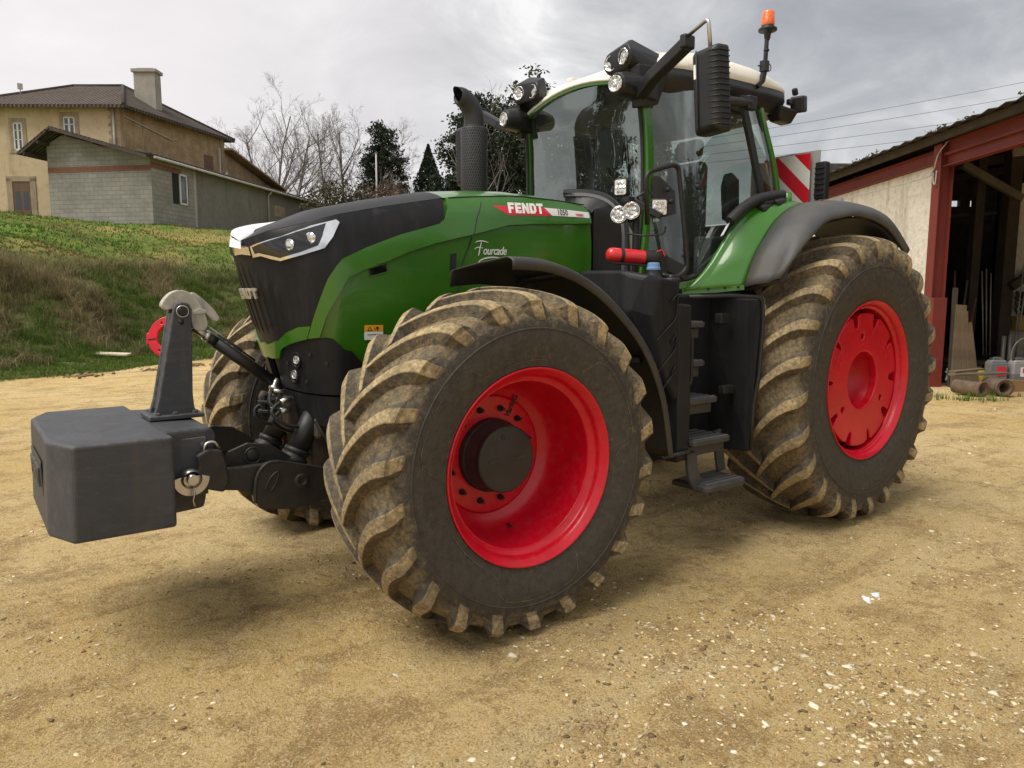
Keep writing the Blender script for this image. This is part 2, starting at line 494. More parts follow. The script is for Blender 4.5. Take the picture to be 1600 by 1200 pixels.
def scatter_grass():
    Vs, Fs, Cs = [], [], []; off = 0
    pts = []; kinds = []
    # tufts
    k = 0
    dry = np.array([.40, .335, .185]); dry2 = np.array([.26, .225, .115]); grn = np.array([.10, .175, .03]); lime = np.array([.155, .215, .03]); brown = np.array([.18, .145, .075])
    for _ in range(30000):
        d = 11 + 22 * random.random() ** 1.15; r = random.uniform(-.78 * d - 2, -.05 * d)
        s = foot_s(r, d)
        if s < -.45 or s > 9.5: continue
        n_ = fbm(r * .42, d * .42, 8.0, 3); n2 = fbm(r * .9, d * .9, 4.0, 3)
        z = hill_z(r, d)
        top = sstep(4.6, 6.0, s)
        if random.random() < top * .6: continue
        if s < 1.25 + random.gauss(0, .2): col, H, nb = lerp(grn, lime, random.random() * .5), random.uniform(.06, .16), 16
        elif top > .5: col, H, nb = (lime if n_ > -.1 else dry) * random.uniform(.6, .95), random.uniform(.05, .13), 16
        elif n_ + random.gauss(0, .16) > -.06: col, H, nb = lerp(grn, lime, random.random() * .35), random.uniform(.14, .34), 18
        elif n2 + random.gauss(0, .12) > .25: col, H, nb = lerp(dry2, brown, random.random()), random.uniform(.25, .55), 26
        else: col, H, nb = lerp(dry, dry2, random.random()), random.uniform(.15, .42), 24
        if 3.8 < s < 5.4 and random.random() < .5: H *= 1.6; col = lerp(col, dry2, .5)
        pts.append((r, d, z, col, H, nb))
    for (r, d, z, col, H, nb) in pts:
        c = Y(r, d, z)
        P = np.array([c]) + np.concatenate([RNG.normal(0, .10, (nb, 2)), np.full((nb, 1), -.03)], 1)
        ln = RNG.normal(0, .5, (nb, 3)) * H; ln[:, 2] = -np.abs(ln[:, 2]) * .5
        dn = np.array(-(YR * .0) - YF) ; ln[:, :2] += dn[:2] * H * .25
        h = H * RNG.uniform(.5, 1.2, nb); w_ = RNG.uniform(.004, .009, nb)
        cc = np.array(col)[None] * RNG.uniform(.6, 1.35, (nb, 1))
        V, F, C = blades(P, h, w_, ln, cc)
        Vs.append(V); Fs.append(F + off); Cs.append(C); off += len(V)
    # short turf on the upper slope
    n = 26000
    d = 18 + 24 * RNG.random(n) ** 1.2; r = -d * RNG.uniform(.28, .80, n)
    P = []; cc = []
    for a, b in zip(r, d):
        s = foot_s(a, b)
        if s < 5.2: continue
        q = Y(a, b, hill_z(a, b) - .01); P.append(q); m_ = fbm(a * .25, b * .25, 6.0, 3)
        base = lerp(np.array([.085, .165, .018]), np.array([.26, .21, .075]), sstep(-.05, .35, m_ + random.uniform(-.15, .15)))
        cc.append(base * random.uniform(.7, 1.2))
    P = np.array(P); n = len(P); H = RNG.uniform(.05, .13, n)
    ln = RNG.normal(0, .5, (n, 3)) * H[:, None]; ln[:, 2] *= .2
    V, F, C = blades(P, H, RNG.uniform(.012, .03, n), ln, np.array(cc))
    Vs.append(V); Fs.append(F + off); Cs.append(C); off += len(V)
    # few weeds at the shed threshold
    for (r0, d0, nn) in ((7.35, 12.9, 16), (7.9, 12.6, 18), (8.6, 13.0, 14), (8.3, 12.4, 8)):
        for _ in range(nn):
            c = Y(r0 + random.gauss(0, .22), d0 + random.gauss(0, .12), -.02); nb = 9
            P = np.array([c]) + np.concatenate([RNG.normal(0, .04, (nb, 2)), np.zeros((nb, 1))], 1)
            H = RNG.uniform(.05, .15, nb); ln = RNG.normal(0, .4, (nb, 3)) * H[:, None]
            V, F, C = blades(P, H, RNG.uniform(.003, .006, nb), ln, grn[None] * RNG.uniform(.8, 1.5, (nb, 1)))
            Vs.append(V); Fs.append(F + off); Cs.append(C); off += len(V)
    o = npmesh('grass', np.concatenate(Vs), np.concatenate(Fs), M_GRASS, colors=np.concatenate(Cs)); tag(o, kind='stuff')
scatter_grass()

# ------------------------------------------------------------------ gravel (uncountable)
def stone_protos(n=16):
    out = []
    for i in range(n):
        bm = bmesh.new(); sx, sy, sz = random.uniform(.8, 1.3), random.uniform(.55, 1), random.uniform(.22, .5)
        for k in range(13):
            v = Vector((random.gauss(0, 1), random.gauss(0, 1), random.gauss(0, 1))).normalized() * random.uniform(.75, 1.1); bm.verts.new((v.x * sx, v.y * sy, v.z * sz))
        r = bmesh.ops.convex_hull(bm, input=bm.verts); bmesh.ops.delete(bm, geom=[g for g in r['geom_interior'] if isinstance(g, bmesh.types.BMVert)], context='VERTS')
        bmesh.ops.triangulate(bm, faces=bm.faces[:]); bm.verts.ensure_lookup_table(); bm.verts.index_update()
        V = np.array([tuple(v.co) for v in bm.verts]); F = np.array([[v.index for v in f.verts] for f in bm.faces]); bm.free(); out.append((V, F))
    return out
def scatter_gravel():
    protos = stone_protos(); Vs, Fs, Cs = [], [], []; off = 0
    tan = np.array([.62, .51, .32]); pale = np.array([.78, .71, .55]); brown = np.array([.24, .165, .085]); dark = np.array([.10, .085, .065])
    def put(r, d, size, col, sink=.35):
        nonlocal off
        V, F = random.choice(protos); a = random.uniform(0, 2 * pi); ca, sa = cos(a), sin(a)
        W = V * size; X = W[:, 0] * ca - W[:, 1] * sa; Yy = W[:, 0] * sa + W[:, 1] * ca
        p = Y(r, d); z = ground_h(p.x, p.y)
        Vs.append(np.stack([X + p.x, Yy + p.y, W[:, 2] + z + size * .3 * (.5 - sink)], 1)); Fs.append(F + off); off += len(V)
        Cs.append(np.repeat((np.array(col) * random.uniform(.8, 1.15))[None], len(V), 0))
    n = 0
    while n < 42000:
        d = 2.1 + 8 * random.random() ** 1.7; r = random.uniform(-.8 * d, .8 * d)
        den = fbm(r * .7, d * .7, 2.2, 3)
        if random.random() > sstep(-.3, .6, den) * (.85 if r < .1 * d else 1): continue
        col = random.choice((tan, tan * 1.1, tan * .85, brown, brown * 1.4, tan * .7, brown * 1.8, brown * .7)); put(r, d, min(.020, .0028 * random.paretovariate(1.9)), col, .3); n += 1
    # swathe of pale stones running from the front tyre to the lower right
    for _ in range(760):
        u = random.random(); cr, cdp = lerp(.35, 2.35, u), lerp(3.55, 2.75, u)
        sp = lerp(.5, .75, u); r = random.gauss(cr, sp * .9); d = random.gauss(cdp, sp * .6)
        if d < 2.2: continue
        if random.random() > sstep(-.35, .25, fbm(r * 1.6, d * 1.6, 5.5, 2)): continue
        put(r, d, min(.045, .006 * random.paretovariate(1.45)), lerp(tan * .9, pale * .74, random.uniform(0, 1)), 1.0)
    for _ in range(260):
        d = random.uniform(5.2, 12); r = random.uniform(.32 * d, .8 * d); put(r, d, min(.045, .008 * random.paretovariate(1.7)), lerp(tan, pale, random.random()), .9)
    # the larger flat stones, half sunk
    for r, d, sz in ((1.32, 2.97, 0.040), (0.73, 2.85, 0.030), (0.87, 2.65, 0.026), (0.87, 2.85, 0.020), (0.98, 2.90, 0.018), (1.06, 2.85, 0.028), (1.31, 2.81, 0.026), (1.51, 2.84, 0.036), (1.53, 2.99, 0.022), (1.39, 2.76, 0.022), (1.40, 2.70, 0.030), (1.36, 2.66, 0.020), (1.18, 2.58, 0.028), (1.53, 2.60, 0.036), (1.62, 2.62, 0.028), (1.18, 2.75, 0.022), (1.24, 2.71, 0.020), (1.02, 3.30, 0.022), (0.94, 3.23, 0.026), (0.86, 3.19, 0.018), (0.94, 3.05, 0.022), (1.06, 3.85, 0.026), (1.61, 2.72, 0.022), (1.65, 2.76, 0.022), (1.32, 2.59, 0.020), (0.56, 3.49, 0.022), (0.69, 3.43, 0.018), (1.44, 2.64, 0.018), (1.18, 2.87, 0.014), (0.02, 3.55, 0.022), (0.13, 3.49, 0.020), (0.55, 3.69, 0.020)):
        put(r, d, sz, lerp(tan, pale, random.uniform(.45, 1)) * .92, .75)
    # little heap of white stones to the right
    for q in range(9): put(2.15 + random.gauss(0, .045), 4.12 + random.gauss(0, .05), (.050, .042, .03, .025, .018, .014, .012, .010, .009)[q], (.70, .69, .66), .5)
    for _ in range(70): put(.33 + random.gauss(0, .06), 2.84 - .0 + random.gauss(0, .03), random.uniform(.006, .018), brown * 1.2, .2)
    m = mat_tint('loose_stones', .9, 0)
    o = npmesh('gravel', np.concatenate(Vs), np.concatenate(Fs), m, colors=np.concatenate(Cs)); tag(o, kind='stuff')
    # clods of earth at the foot of the bank
    Vs.clear(); Fs.clear(); Cs.clear(); off = 0
    def clod(r, d, size, col):
        nonlocal off
        V, F = random.choice(protos); W = V * size * np.array([1, 1, 1.6]); p = Y(r, d)
        Vs.append(W + np.array([p.x, p.y, size * .15])); Fs.append(F + off); off += len(V); Cs.append(np.repeat((np.array(col) * random.uniform(.7, 1.2))[None], len(V), 0))
    for (r0, d0) in ((-9.55, 15.9), (-8.35, 17.3), (-8.2, 18.4)):
        for _ in range(70): clod(r0 + random.gauss(0, .22), d0 + random.gauss(0, .18), random.uniform(.015, .07), (.26, .18, .09))
    o = npmesh('dirt_clods', np.concatenate(Vs), np.concatenate(Fs), m, colors=np.concatenate(Cs)); tag(o, kind='stuff')
scatter_gravel()
# ------------------------------------------------------------------ wheels
def mat_tyre():
    m = bpy.data.materials.new('tyre_rubber'); t = NT(m)
    co = t.coord('Object')
    mud = t.n('ShaderNodeAttribute', attribute_name='tint'); sp = t.n('ShaderNodeSeparateColor', i_Color=mud.outputs['Color'])
    n1 = t.noise(co, 5, 8, .72); n2 = t.noise(co, 28, 8, .72); n3 = t.noise(co, 120, 4, .6)
    v = t.math('ADD', t.math('MULTIPLY', n1, .55), t.math('MULTIPLY', n2, .45))
    v = t.math('ADD', v, t.math('SUBTRACT', sp.outputs[0], .5))          # attribute shifts the threshold
    f = t.ramp(v, [(.40, 0), (.60, 1)])
    topn = t.math('MULTIPLY', t.ramp(sp.outputs[0], [(.62, 0), (.95, 1)]), t.ramp(t.math('ADD', t.math('MULTIPLY', n1, .6), t.math('MULTIPLY', n2, .4)), [(.36, .12), (.58, 1)]))
    mudc = t.mix(t.ramp(t.noise(co, 40, 6, .75), [(.38, 0), (.60, 1)]), t.mix(topn, (.10, .075, .042), (.32, .235, .115)), t.mix(topn, (.25, .185, .098), (.54, .415, .22)))
    mudc = t.mix(t.ramp(n1, [(.42, 0), (.66, 1)]), t.mix(.35, mudc, (.12, .10, .075)), mudc)
    rub = t.mix(t.ramp(n2, [(.3, 0), (.75, 1)]), (.030, .026, .022), (.078, .067, .054))
    scr = t.noise(t.coord('Object', (1, 6, 1)), 30, 3, .8, 2.0)
    rub = t.mix(t.math('MULTIPLY', t.ramp(scr, [(.62, 0), (.68, 1)]), .25), rub, (.16, .14, .115))
    c = t.mix(f, rub, mudc)
    c = t.mix(t.math('MULTIPLY', t.ramp(n3, [(.55, 0), (.8, 1)]), .35), c, (.07, .055, .035))
    r = t.mix(f, (.62, .62, .62), (.95, .95, .95))
    h = t.math('ADD', t.math('MULTIPLY', n2, t.math('ADD', .25, f)), t.math('MULTIPLY', n3, .25))
    t.bsdf(c, r, 0, t.bump(h, .7, .012), 0, .35)
    return m
M_TYRE = mat_tyre()
def mat_red():
    m = bpy.data.materials.new('red_wheel_paint'); t = NT(m); co = t.coord('Object')
    n1 = t.noise(co, 3, 5, .6); n2 = t.noise(co, 22, 6, .7)
    c = t.mix(t.ramp(n1, [(.3, 0), (.7, 1)]), (.46, .0015, .012), (.62, .002, .020))
    d = t.math('MULTIPLY', t.ramp(n2, [(.48, 0), (.72, 1)]), .24)
    c = t.mix(d, c, (.36, .10, .06))
    c = t.mix(t.math('MULTIPLY', t.ramp(t.noise(co, 60, 4, .7), [(.62, 0), (.70, 1)]), .35), c, (.20, .12, .07))
    t.bsdf(c, t.math('ADD', .26, t.math('MULTIPLY', n2, .18)), 0, t.bump(t.noise(co, 160, 2), .03, .002), .12, .4, .15)
    return m
M_RED = mat_red()
M_BLACK = mk_mat('black_plastic', (.0115, .0115, .0125), .46, spec=.4, dust=.06, dust_scale=6, bump=.05, bscale=240, low_dust=.14, dustcol=(.16, .13, .085))
M_CAST = mk_mat('black_cast_iron', (.015, .0145, .0145), .55, spec=.35, dust=.15, dust_scale=5, bump=.18, bscale=70, low_dust=.35)
M_HUB = mk_mat('hub_black_paint', (.024, .023, .023), .42, spec=.4, dust=.35, dust_scale=5, bump=.05, bscale=120, dustcol=(.085, .077, .068))
M_STEEL = mk_mat('bright_steel', (.55, .54, .52), .32, 1.0, dust=.25, dust_scale=12)

def tyre_profile(R, W, rim, bead):
    """half section, from crown to outer bead: (y, r)"""
    h = R - rim
    return [(0, R), (.13 * W, R - .003), (.27 * W, R - .012), (.39 * W, R - .028), (.45 * W, R - .05), (.482 * W, R - .09),
            (.503 * W, R - .30 * h), (.515 * W, R - .46 * h), (.512 * W, R - .62 * h), (.495 * W, R - .78 * h), (bead + .016, rim + .045), (bead + .006, rim + .012), (bead - .006, rim - .008)]

def make_tyre(name, R, W, rim, bead, nl, lh, parent, pitch_off=0.0, dirn=1):
    Rb = R - lh
    half = catmull(tyre_profile(Rb, W, rim, bead), 5)
    prof = [(-y, r) for y, r in half[::-1]][:-1] + half
    N = 168
    V = []; F = []; MUD = []
    m = len(prof)
    hs = Rb - rim
    def sidemud(r):     # tread fully muddy, sidewall mostly clean
        return interp(r, [Rb - .46 * hs, Rb - .36 * hs, Rb - .16 * hs, Rb - .05, Rb], [.33, .40, .55, .64, .58])
    for i, (y, r) in enumerate(prof):
        for k in range(N):
            a = 2 * pi * k / N
            rr = r
            V.append((rr * sin(a), y, rr * cos(a))); MUD.append(sidemud(r))
    for i in range(m - 1):
        for k in range(N):
            l = (k + 1) % N; F.append((i * N + k, i * N + l, (i + 1) * N + l, (i + 1) * N + k))
    sm = [True] * len(F)
    # lugs: swept along the half section from past the centre line to the sidewall
    idx = [j for j, (y, r) in enumerate(half) if r > Rb - .34 * hs]
    path = half[:idx[-1] + 1]
    arc = [0.0]
    for a, b in zip(path, path[1:]): arc.append(arc[-1] + hypot(b[0] - a[0], b[1] - a[1]))
    L = arc[-1]
    # normals in the section plane
    nor = []
    for j in range(len(path)):
        a = path[max(j - 1, 0)]; b = path[min(j + 1, len(path) - 1)]
        d = (b[0] - a[0], b[1] - a[1]); q = hypot(*d); nor.append((-d[1] / q, d[0] / q))
    nose = .035 * W / .66
    st = [(-nose, Rb - .001, (0, 1), 0.0)] + [(p[0], p[1], n, (s + nose) / (L + nose)) for p, n, s in zip(path, nor, arc)]
    ycap = .5 * W
    for side in (1, -1):
        for q in range(nl):
            th0 = 2 * pi * (q + (0 if side > 0 else .5)) / nl + pitch_off
            jit = (random.random() - .5) * .004
            rings = []
            for (y, r, n, s) in st:
                # circumferential offset in metres: steep near the nose, flatter at the shoulder
                yt = min(1, max(0, (y + nose) / (ycap + nose)))
                off = .50 * W * (1 - (1 - yt) ** 1.55) * .98
                top = lh * (1 - .12 * s) if y < .455 * W else lh * max(0, 1 - ((s - .70) / .30)) if s > .70 else lh * (1 - .12 * s)
                wid_t = lerp(.040, .062, min(1, s * 1.3)) * (W / .66) * 1.18
                wid_b = wid_t + .048 + .095 * s ** 1.5
                if s == 0: wid_t *= .6; wid_b *= .75
                if y >= .455 * W:
                    top = lh * .92 * max(.0, 1 - max(0, (s - .72) / .28) ** 1.15) - .004 * sstep(.9, 1, s); wid_t = lerp(wid_t, .070, sstep(.7, 1, s))
                nx, nr = n
                ring = []
                for (wo, hh, mud) in ((-wid_b / 2, -.012, .55), (-wid_t / 2 - .003, top - .004, .50), (-wid_t / 2 + .004, top, .92), (0, top + .001, .97),
                                 (wid_t / 2 - .004, top, .92), (wid_t / 2 + .003, top - .004, .46), (wid_b / 2, -.012, .52)):
                    rr = r + nr * hh; yy = y + nx * hh
                    th = th0 + dirn * (off + wo + jit) / (r + .5 * lh)
                    k = interp(rr, [Rb - .3 * hs, Rb - .08], [-.25, 0])
                    ring.append(((rr * cos(th), yy * side, rr * sin(th)), mud + k))
                rings.append(ring)
            o = len(V); c = 7
            for rg in rings:
                for p, md in rg: V.append(p); MUD.append(md)
            for i in range(len(rings) - 1):
                for k in range(c - 1):
                    a = o + i * c + k; f = (a, a + 1, a + c + 1, a + c)
                    F.append(f if side > 0 else f[::-1]); sm.append(False)
            F.append([o + k for k in range(c)][::(-1 if side > 0 else 1)]); sm.append(False)
            e = o + (len(rings) - 1) * c
            F.append([e + k for k in range(c)][::(1 if side > 0 else -1)]); sm.append(False)
    # raised lines on both sidewalls
    def ring_line(rr, hh, wdt):
        for side in (1, -1):
            jj = min(range(len(half)), key=lambda j: abs(half[j][1] - rr) + (10 if half[j][0] < .44 * W else 0))
            y = half[jj][0]
            o = len(V)
            for (dr, dy) in ((-wdt, -.004), (-wdt * .5, hh), (wdt * .5, hh), (wdt, -.004)):
                for k in range(N):
                    a = 2 * pi * k / N
                    V.append(((rr + dr) * sin(a), (y + dy) * side, (rr + dr) * cos(a))); MUD.append(.36)
            for i in range(3):
                for k in range(N):
                    l = (k + 1) % N; f = (o + i * N + k, o + i * N + l, o + (i + 1) * N + l, o + (i + 1) * N + k)
                    F.append(f if side < 0 else f[::-1]); sm.append(True)
    ring_line(Rb - .42 * hs, .004, .006); ring_line(Rb - .93 * hs, .003, .005)
    # moulded marks on the sidewall: bent lines and blocks
    def side_pt(rr, a, lift, side):
        ys = [p for p in half if p[0] > .44 * W]
        y = interp(-rr, [-p[1] for p in ys], [p[0] for p in ys])
        return (rr * cos(a), (y + lift) * side, rr * sin(a))
    def mark(pts, wdt, side, lift=.0035):
        o = len(V)
        P = []
        for (r0, a0), (r1, a1) in zip(pts, pts[1:]):
            for k in range(6): P.append((lerp(r0, r1, k / 6), lerp(a0, a1, k / 6)))
        P.append(pts[-1])
        for i, (r_, a_) in enumerate(P):
            q = P[min(i + 1, len(P) - 1)]; b = P[max(i - 1, 0)]
            tx, ty = q[0] - b[0], (q[1] - b[1]) * r_
            l = hypot(tx, ty) or 1; nx, ny = -ty / l, tx / l
            for sgn in (-1, 1):
                V.append(side_pt(r_ + nx * wdt * sgn, a_ + ny * wdt * sgn / r_, lift, side)); MUD.append(.50)
        for i in range(len(P) - 1):
            f = (o + 2 * i, o + 2 * i + 1, o + 2 * i + 3, o + 2 * i + 2); F.append(f if side > 0 else f[::-1]); sm.append(True)
    for side in (1, -1):
        r1, r2 = Rb - .50 * hs, Rb - .82 * hs
        for b in (.35, 2.45, 4.5):
            mark([(r2, b - .30), (r1 - .02, b - .22), (r1, b - .12), (r1, b + .5), (r1 - .03, b + .58), (r2 + .02, b + .64), (r2, b + .7)], .0022, side)
            mark([(r2 - .01, b + .8), (r2 - .01, b + 1.35)], .0018, side)
    me = bpy.data.meshes.new(name); me.from_pydata(V, [], F)
    me.polygons.foreach_set('use_smooth', sm); me.update()
    at = me.attributes.new('tint', 'FLOAT_COLOR', 'POINT')
    cc = np.ones((len(V), 4), np.float32); cc[:, 0] = MUD; at.data.foreach_set('color', cc.ravel())
    bm = bmesh.new(); bm.from_mesh(me); bmesh.ops.recalc_face_normals(bm, faces=bm.faces); bm.to_mesh(me); bm.free()
    return link(name, me, M_TYRE, parent)

def hex_nut(mb, c, r, h, stud=True):
    mb.lathe([(0, r * 1.35), (h * .18, r * 1.35), (h * .2, r), (h * .9, r), (h, r * .8), (h, .001)], 6, 'y', c, smooth=False)
    if stud: mb.lathe([(h, r * .55), (h * 1.7, r * .55), (h * 1.75, r * .45), (h * 1.75, .0005)], 10, 'y', c)

def front_wheel(cx, cy, cz, side, steer, tractor):
    """side=+1: outer face towards +y"""
    wv = empty('front_wheel', (cx, cy, cz), steer + (0 if side > 0 else pi), tractor)
    R, W, rim = .925, .66, .500
    make_tyre('tyre', R, W, rim, .302, 22, .053, wv, .05, side)
    mb = MB()
    prof = [(.300, .488), (.312, .500), (.322, .512), (.318, .520), (.308, .517)]
    outer = [(.308, .517), (.320, .519), (.323, .513), (.316, .505), (.303, .494), (.285, .480), (.262, .474), (.250, .466), (.235, .446), (.225, .441), (.12, .432), (.04, .424), (-.03, .41), (-.07, .385), (-.095, .35), (-.102, .338), (-.097, .330), (-.090, .320), (-.090, .18)]
    mb.lathe(catmull(outer, 3), 96, 'y')
    back = [(.308, .517), (.29, .495), (.20, .47), (-.20, .47), (-.29, .495), (-.315, .519), (-.31, .50), (-.26, .46), (-.14, .42), (-.12, .30), (-.12, .18)]
    mb.lathe(back, 96, 'y')
    mb.build('rim', M_RED, wv, fix=True)
    hb = MB()
    HO = -.082
    hb.lathe([(h + HO, r) for h, r in [(-.03, .205), (.03, .205), (.035, .20), (.04, .192), (.128, .186), (.135, .183), (.139, .185), (.150, .184), (.158, .178), (.161, .168), (.161, .0005)]], 56, 'y')
    # two recessed grips and a plug on the cap
    for sx in (-1, 1):
        vs, fs = plate([rrect(0, 0, .07, .022, .0105)], .006, .002)
        hb.add(vs, fs, True, 0, Matrix.Translation((sx * .085, .161 + HO, 0)) @ Matrix.Rotation(-pi / 2, 4, 'X') @ Matrix.Rotation(.12, 4, 'Z'))
    hb.lathe([(.160 + HO, .012), (.167 + HO, .011), (.167 + HO, .0005)], 12, 'y', (0.03, 0, .125))
    hb.build('hub_cap', M_HUB, wv)
    for k in range(12):
        a = 2 * pi * (k + .5) / 12
        nb = MB(); hex_nut(nb, (0, 0, 0), .0155, .026)
        o = nb.build('wheel_nut', M_BLACK, wv); o.location = (.262 * cos(a), -.092, .262 * sin(a))
    vb = MB(); vb.tube([(.405 * cos(-1.75), -.02, .40 * sin(-1.75)), (.405 * cos(-1.75), .03, .405 * sin(-1.75))], [.008, .005], 8)
    vb.build('valve', M_BLACK, wv)
    # black lettering on the disc, read from the hub outwards
    vs, fs = text_data('VarioGrip', .047, .0008, .0012, .22)
    a = radians(119)
    lt = MB(); up = Vector((cos(a), 0, sin(a))); xx = Vector((0, 1, 0)).cross(up)
    lt.add(vs, fs, False, 0, frame(Vector((.322 * cos(a), -.0845, .322 * sin(a))), up, up.cross(Vector((0, -1, 0)))))
    return wv, lt

def rear_wheel(cx, cy, cz, side, tractor):
    wv = empty('rear_wheel', (cx, cy, cz), 0 if side > 0 else pi, tractor)
    R, W, rim = 1.135, .72, .600
    make_tyre('tyre', R, W, rim, .318, 24, .059, wv, .12, side)
    mb = MB()
    outer = [(.322, .618), (.334, .619), (.337, .612), (.330, .604), (.318, .592), (.300, .580), (.285, .576), (.272, .562), (.262, .556), (.20, .552), (.12, .55), (.05, .545), (.0, .53), (-.05, .50), (-.06, .40), (-.06, .20)]
    mb.lathe(catmull(outer, 3), 96, 'y')
    mb.lathe([(.322, .618), (.30, .59), (.2, .565), (-.25, .565), (-.33, .618), (-.32, .59), (-.1, .53), (-.08, .3), (-.08, .2)], 96, 'y')
    mb.build('rim', M_RED, wv)
    # bolted wheel weight: notched outer plate with a deep centre hole
    lp = []
    nn = 10
    for k in range(nn):
        a0 = 2 * pi * k / nn + .12; am = a0 + (2 * pi / nn) * .82; hw = .090 if k % 3 else .060
        a1 = am - hw - .012
        for q in range(9):
            a = lerp(am - 2 * pi / nn + hw * 1.0 + .07, a1, q / 8); lp.append((.512 * cos(a), .512 * sin(a)))
        for da, rr in ((-hw, .500), (-hw * .96, .462), (-hw * .75, .430), (-hw * .35, .412), (hw * .35, .412), (hw * .75, .430), (hw * .96, .462), (hw, .500)):
            lp.append((rr * cos(am + da), rr * sin(am + da)))
    holes = [circle2(0, 0, .232, 56)] + [circle2(.345 * cos(radians(a)), .345 * sin(radians(a)), .035, 18) for a in (84, 208, 322)]
    vs, fs = plate([lp] + holes, .06, .010, 2)
    wb = MB(); MW = Matrix.Translation((0, .243, 0)) @ Matrix.Rotation(pi / 2, 4, 'X') @ Matrix.Scale(-1, 4, (0, 0, 1))
    wb.add(vs, fs, False, 0, MW)
    wb.lathe([(.268, .236), (.25, .230), (-.05, .226), (-.05, .0005)], 56, 'y')
    wb.lathe([(.215, .405), (.10, .400), (-.05, .40)], 64, 'y')
    # low raised lettering bands on the plate
    for a0 in (2.45, .25):
        pts = [(.43 * cos(a0 + .05 * k), .274, .43 * sin(a0 + .05 * k)) for k in range(8)]
        wb.tube(pts, .005, 6)
        pts = [(.375 * cos(a0 + .05 * k), .274, .375 * sin(a0 + .05 * k)) for k in range(7)]
        wb.tube(pts, .004, 6)
    wb.build('wheel_weight', M_RED, wv, angle=50)
    hb = MB(); hb.lathe([(-.06, .19), (.02, .17), (.04, .12), (.045, .0005)], 32, 'y'); hb.build('axle_flange', M_RED, wv)
    db = MB(); db.lathe([(.03, .235), (.03, .535)], 48, 'y'); db.build('notch_shade_disc', M_CAST, wv)  # black backing added behind the notches, painting the deep shade there
    return wv
# ------------------------------------------------------------------ bonnet surface: p runs round the plan outline, z is height
HX0, HXR, HN = .58, -1.34, 1.9
def h_nose(z): return interp(z, [1.0, 1.235, 1.409, 1.727, 2.03, 2.10, 2.2], [.75, .800, .846, .938, 1.026, 1.030, .99])
def h_crease(x): return interp(x, [-1.34, -1.22, -.95, -.63, -.375, -.09, .295, .575, .91, 1.05], [2.365, 2.388, 2.40, 2.40, 2.378, 2.345, 2.268, 2.205, 2.105, 2.035])
def h_half(x, z):
    v = z - h_crease(x)
    return interp(v, [-1.2, -.9, -.6, -.25, -.10, -.03, 0], [.45, .468, .485, .486, .468, .446, .425]) * interp(x, [-1.34, -.3, .58, 1.0], [1.08, 1.02, .97, .95])
def hood_pt(p, z, off=0.0):
    """p in 0..1 nose (0 = centre line), 1..2 flank; off = distance outwards"""
    def S(p, z):
        if p <= 1:
            ph = p * pi / 2; xn = h_nose(z)
            x = HX0 + (xn - HX0) * max(0, cos(ph)) ** (2 / HN)
            y = h_half(x, z) * max(0, sin(ph)) ** (2 / HN)
        else:
            x = HX0 + (HXR - HX0) * (p - 1); y = h_half(x, z)
        return np.array((x, y, z))
    q = S(p, z)
    if off:
        e = 1e-3
        a = S(p + e, z) - S(max(p - e, 0), z); b = S(p, z + e) - S(p, z - e)
        n = np.cross(b, a); n /= (np.linalg.norm(n) or 1)
        if n[1] < 0 and p > .05: n = -n
        if p <= .05 and n[0] < 0: n = -n
        q = q + n * off
    return q
def hood_top(x, k):
    """top skin: k 0 at the crease, 1 on the centre line"""
    z0 = h_crease(x)
    return z0
# ------------------------------------------------------------------ tractor: bonnet
def mat_green():
    m = bpy.data.materials.new('green_paint'); t = NT(m); co = t.coord('Object')
    n1 = t.noise(co, 1.6, 4, .6); n2 = t.noise(co, 9, 8, .72)
    c = t.mix(t.ramp(n1, [(.3, 0), (.7, 1)]), (.026, .120, .004), (.036, .155, .006))
    d = t.math('MULTIPLY', t.ramp(n2, [(.5, 0), (.8, 1)]), .06)
    c = t.mix(d, c, (.16, .15, .07))
    t.bsdf(c, t.math('ADD', .22, t.math('MULTIPLY', n2, .16)), 0, t.bump(n1, .02, .01), .5, .5, .06)
    return m
M_GREEN = mat_green()
M_DKPL = mk_mat('charcoal_panel', (.011, .011, .0125), .45, spec=.22, dust=.05, dust_scale=4, bump=.04, bscale=300, streak=.07, dustcol=(.13, .125, .115))
M_GREY = mk_mat('grey_fender_plastic', (.052, .054, .058), .55, dust=.16, dust_scale=3, bump=.05, bscale=260)
M_WHITE = mk_mat('off_white_roof', (.80, .77, .68), .38, dust=.22, dust_scale=2.5, dustcol=(.45, .42, .33), var=.05)
M_CHROME = mk_mat('chrome_trim', (.70, .70, .71), .12, 1.0, var=.03)
M_GLOSS = mk_mat('gloss_black', (.006, .006, .007), .08, coat=.6, var=.05)
M_REDDECAL = mk_mat('red_decal', (.62, .012, .03), .3, coat=.3, var=.05)
M_WHITEDECAL = mk_mat('silver_decal', (.72, .72, .72), .35, var=.04, dust=.06)
M_RUBBER = mk_mat('black_rubber', (.014, .014, .014), .6, bump=.05)
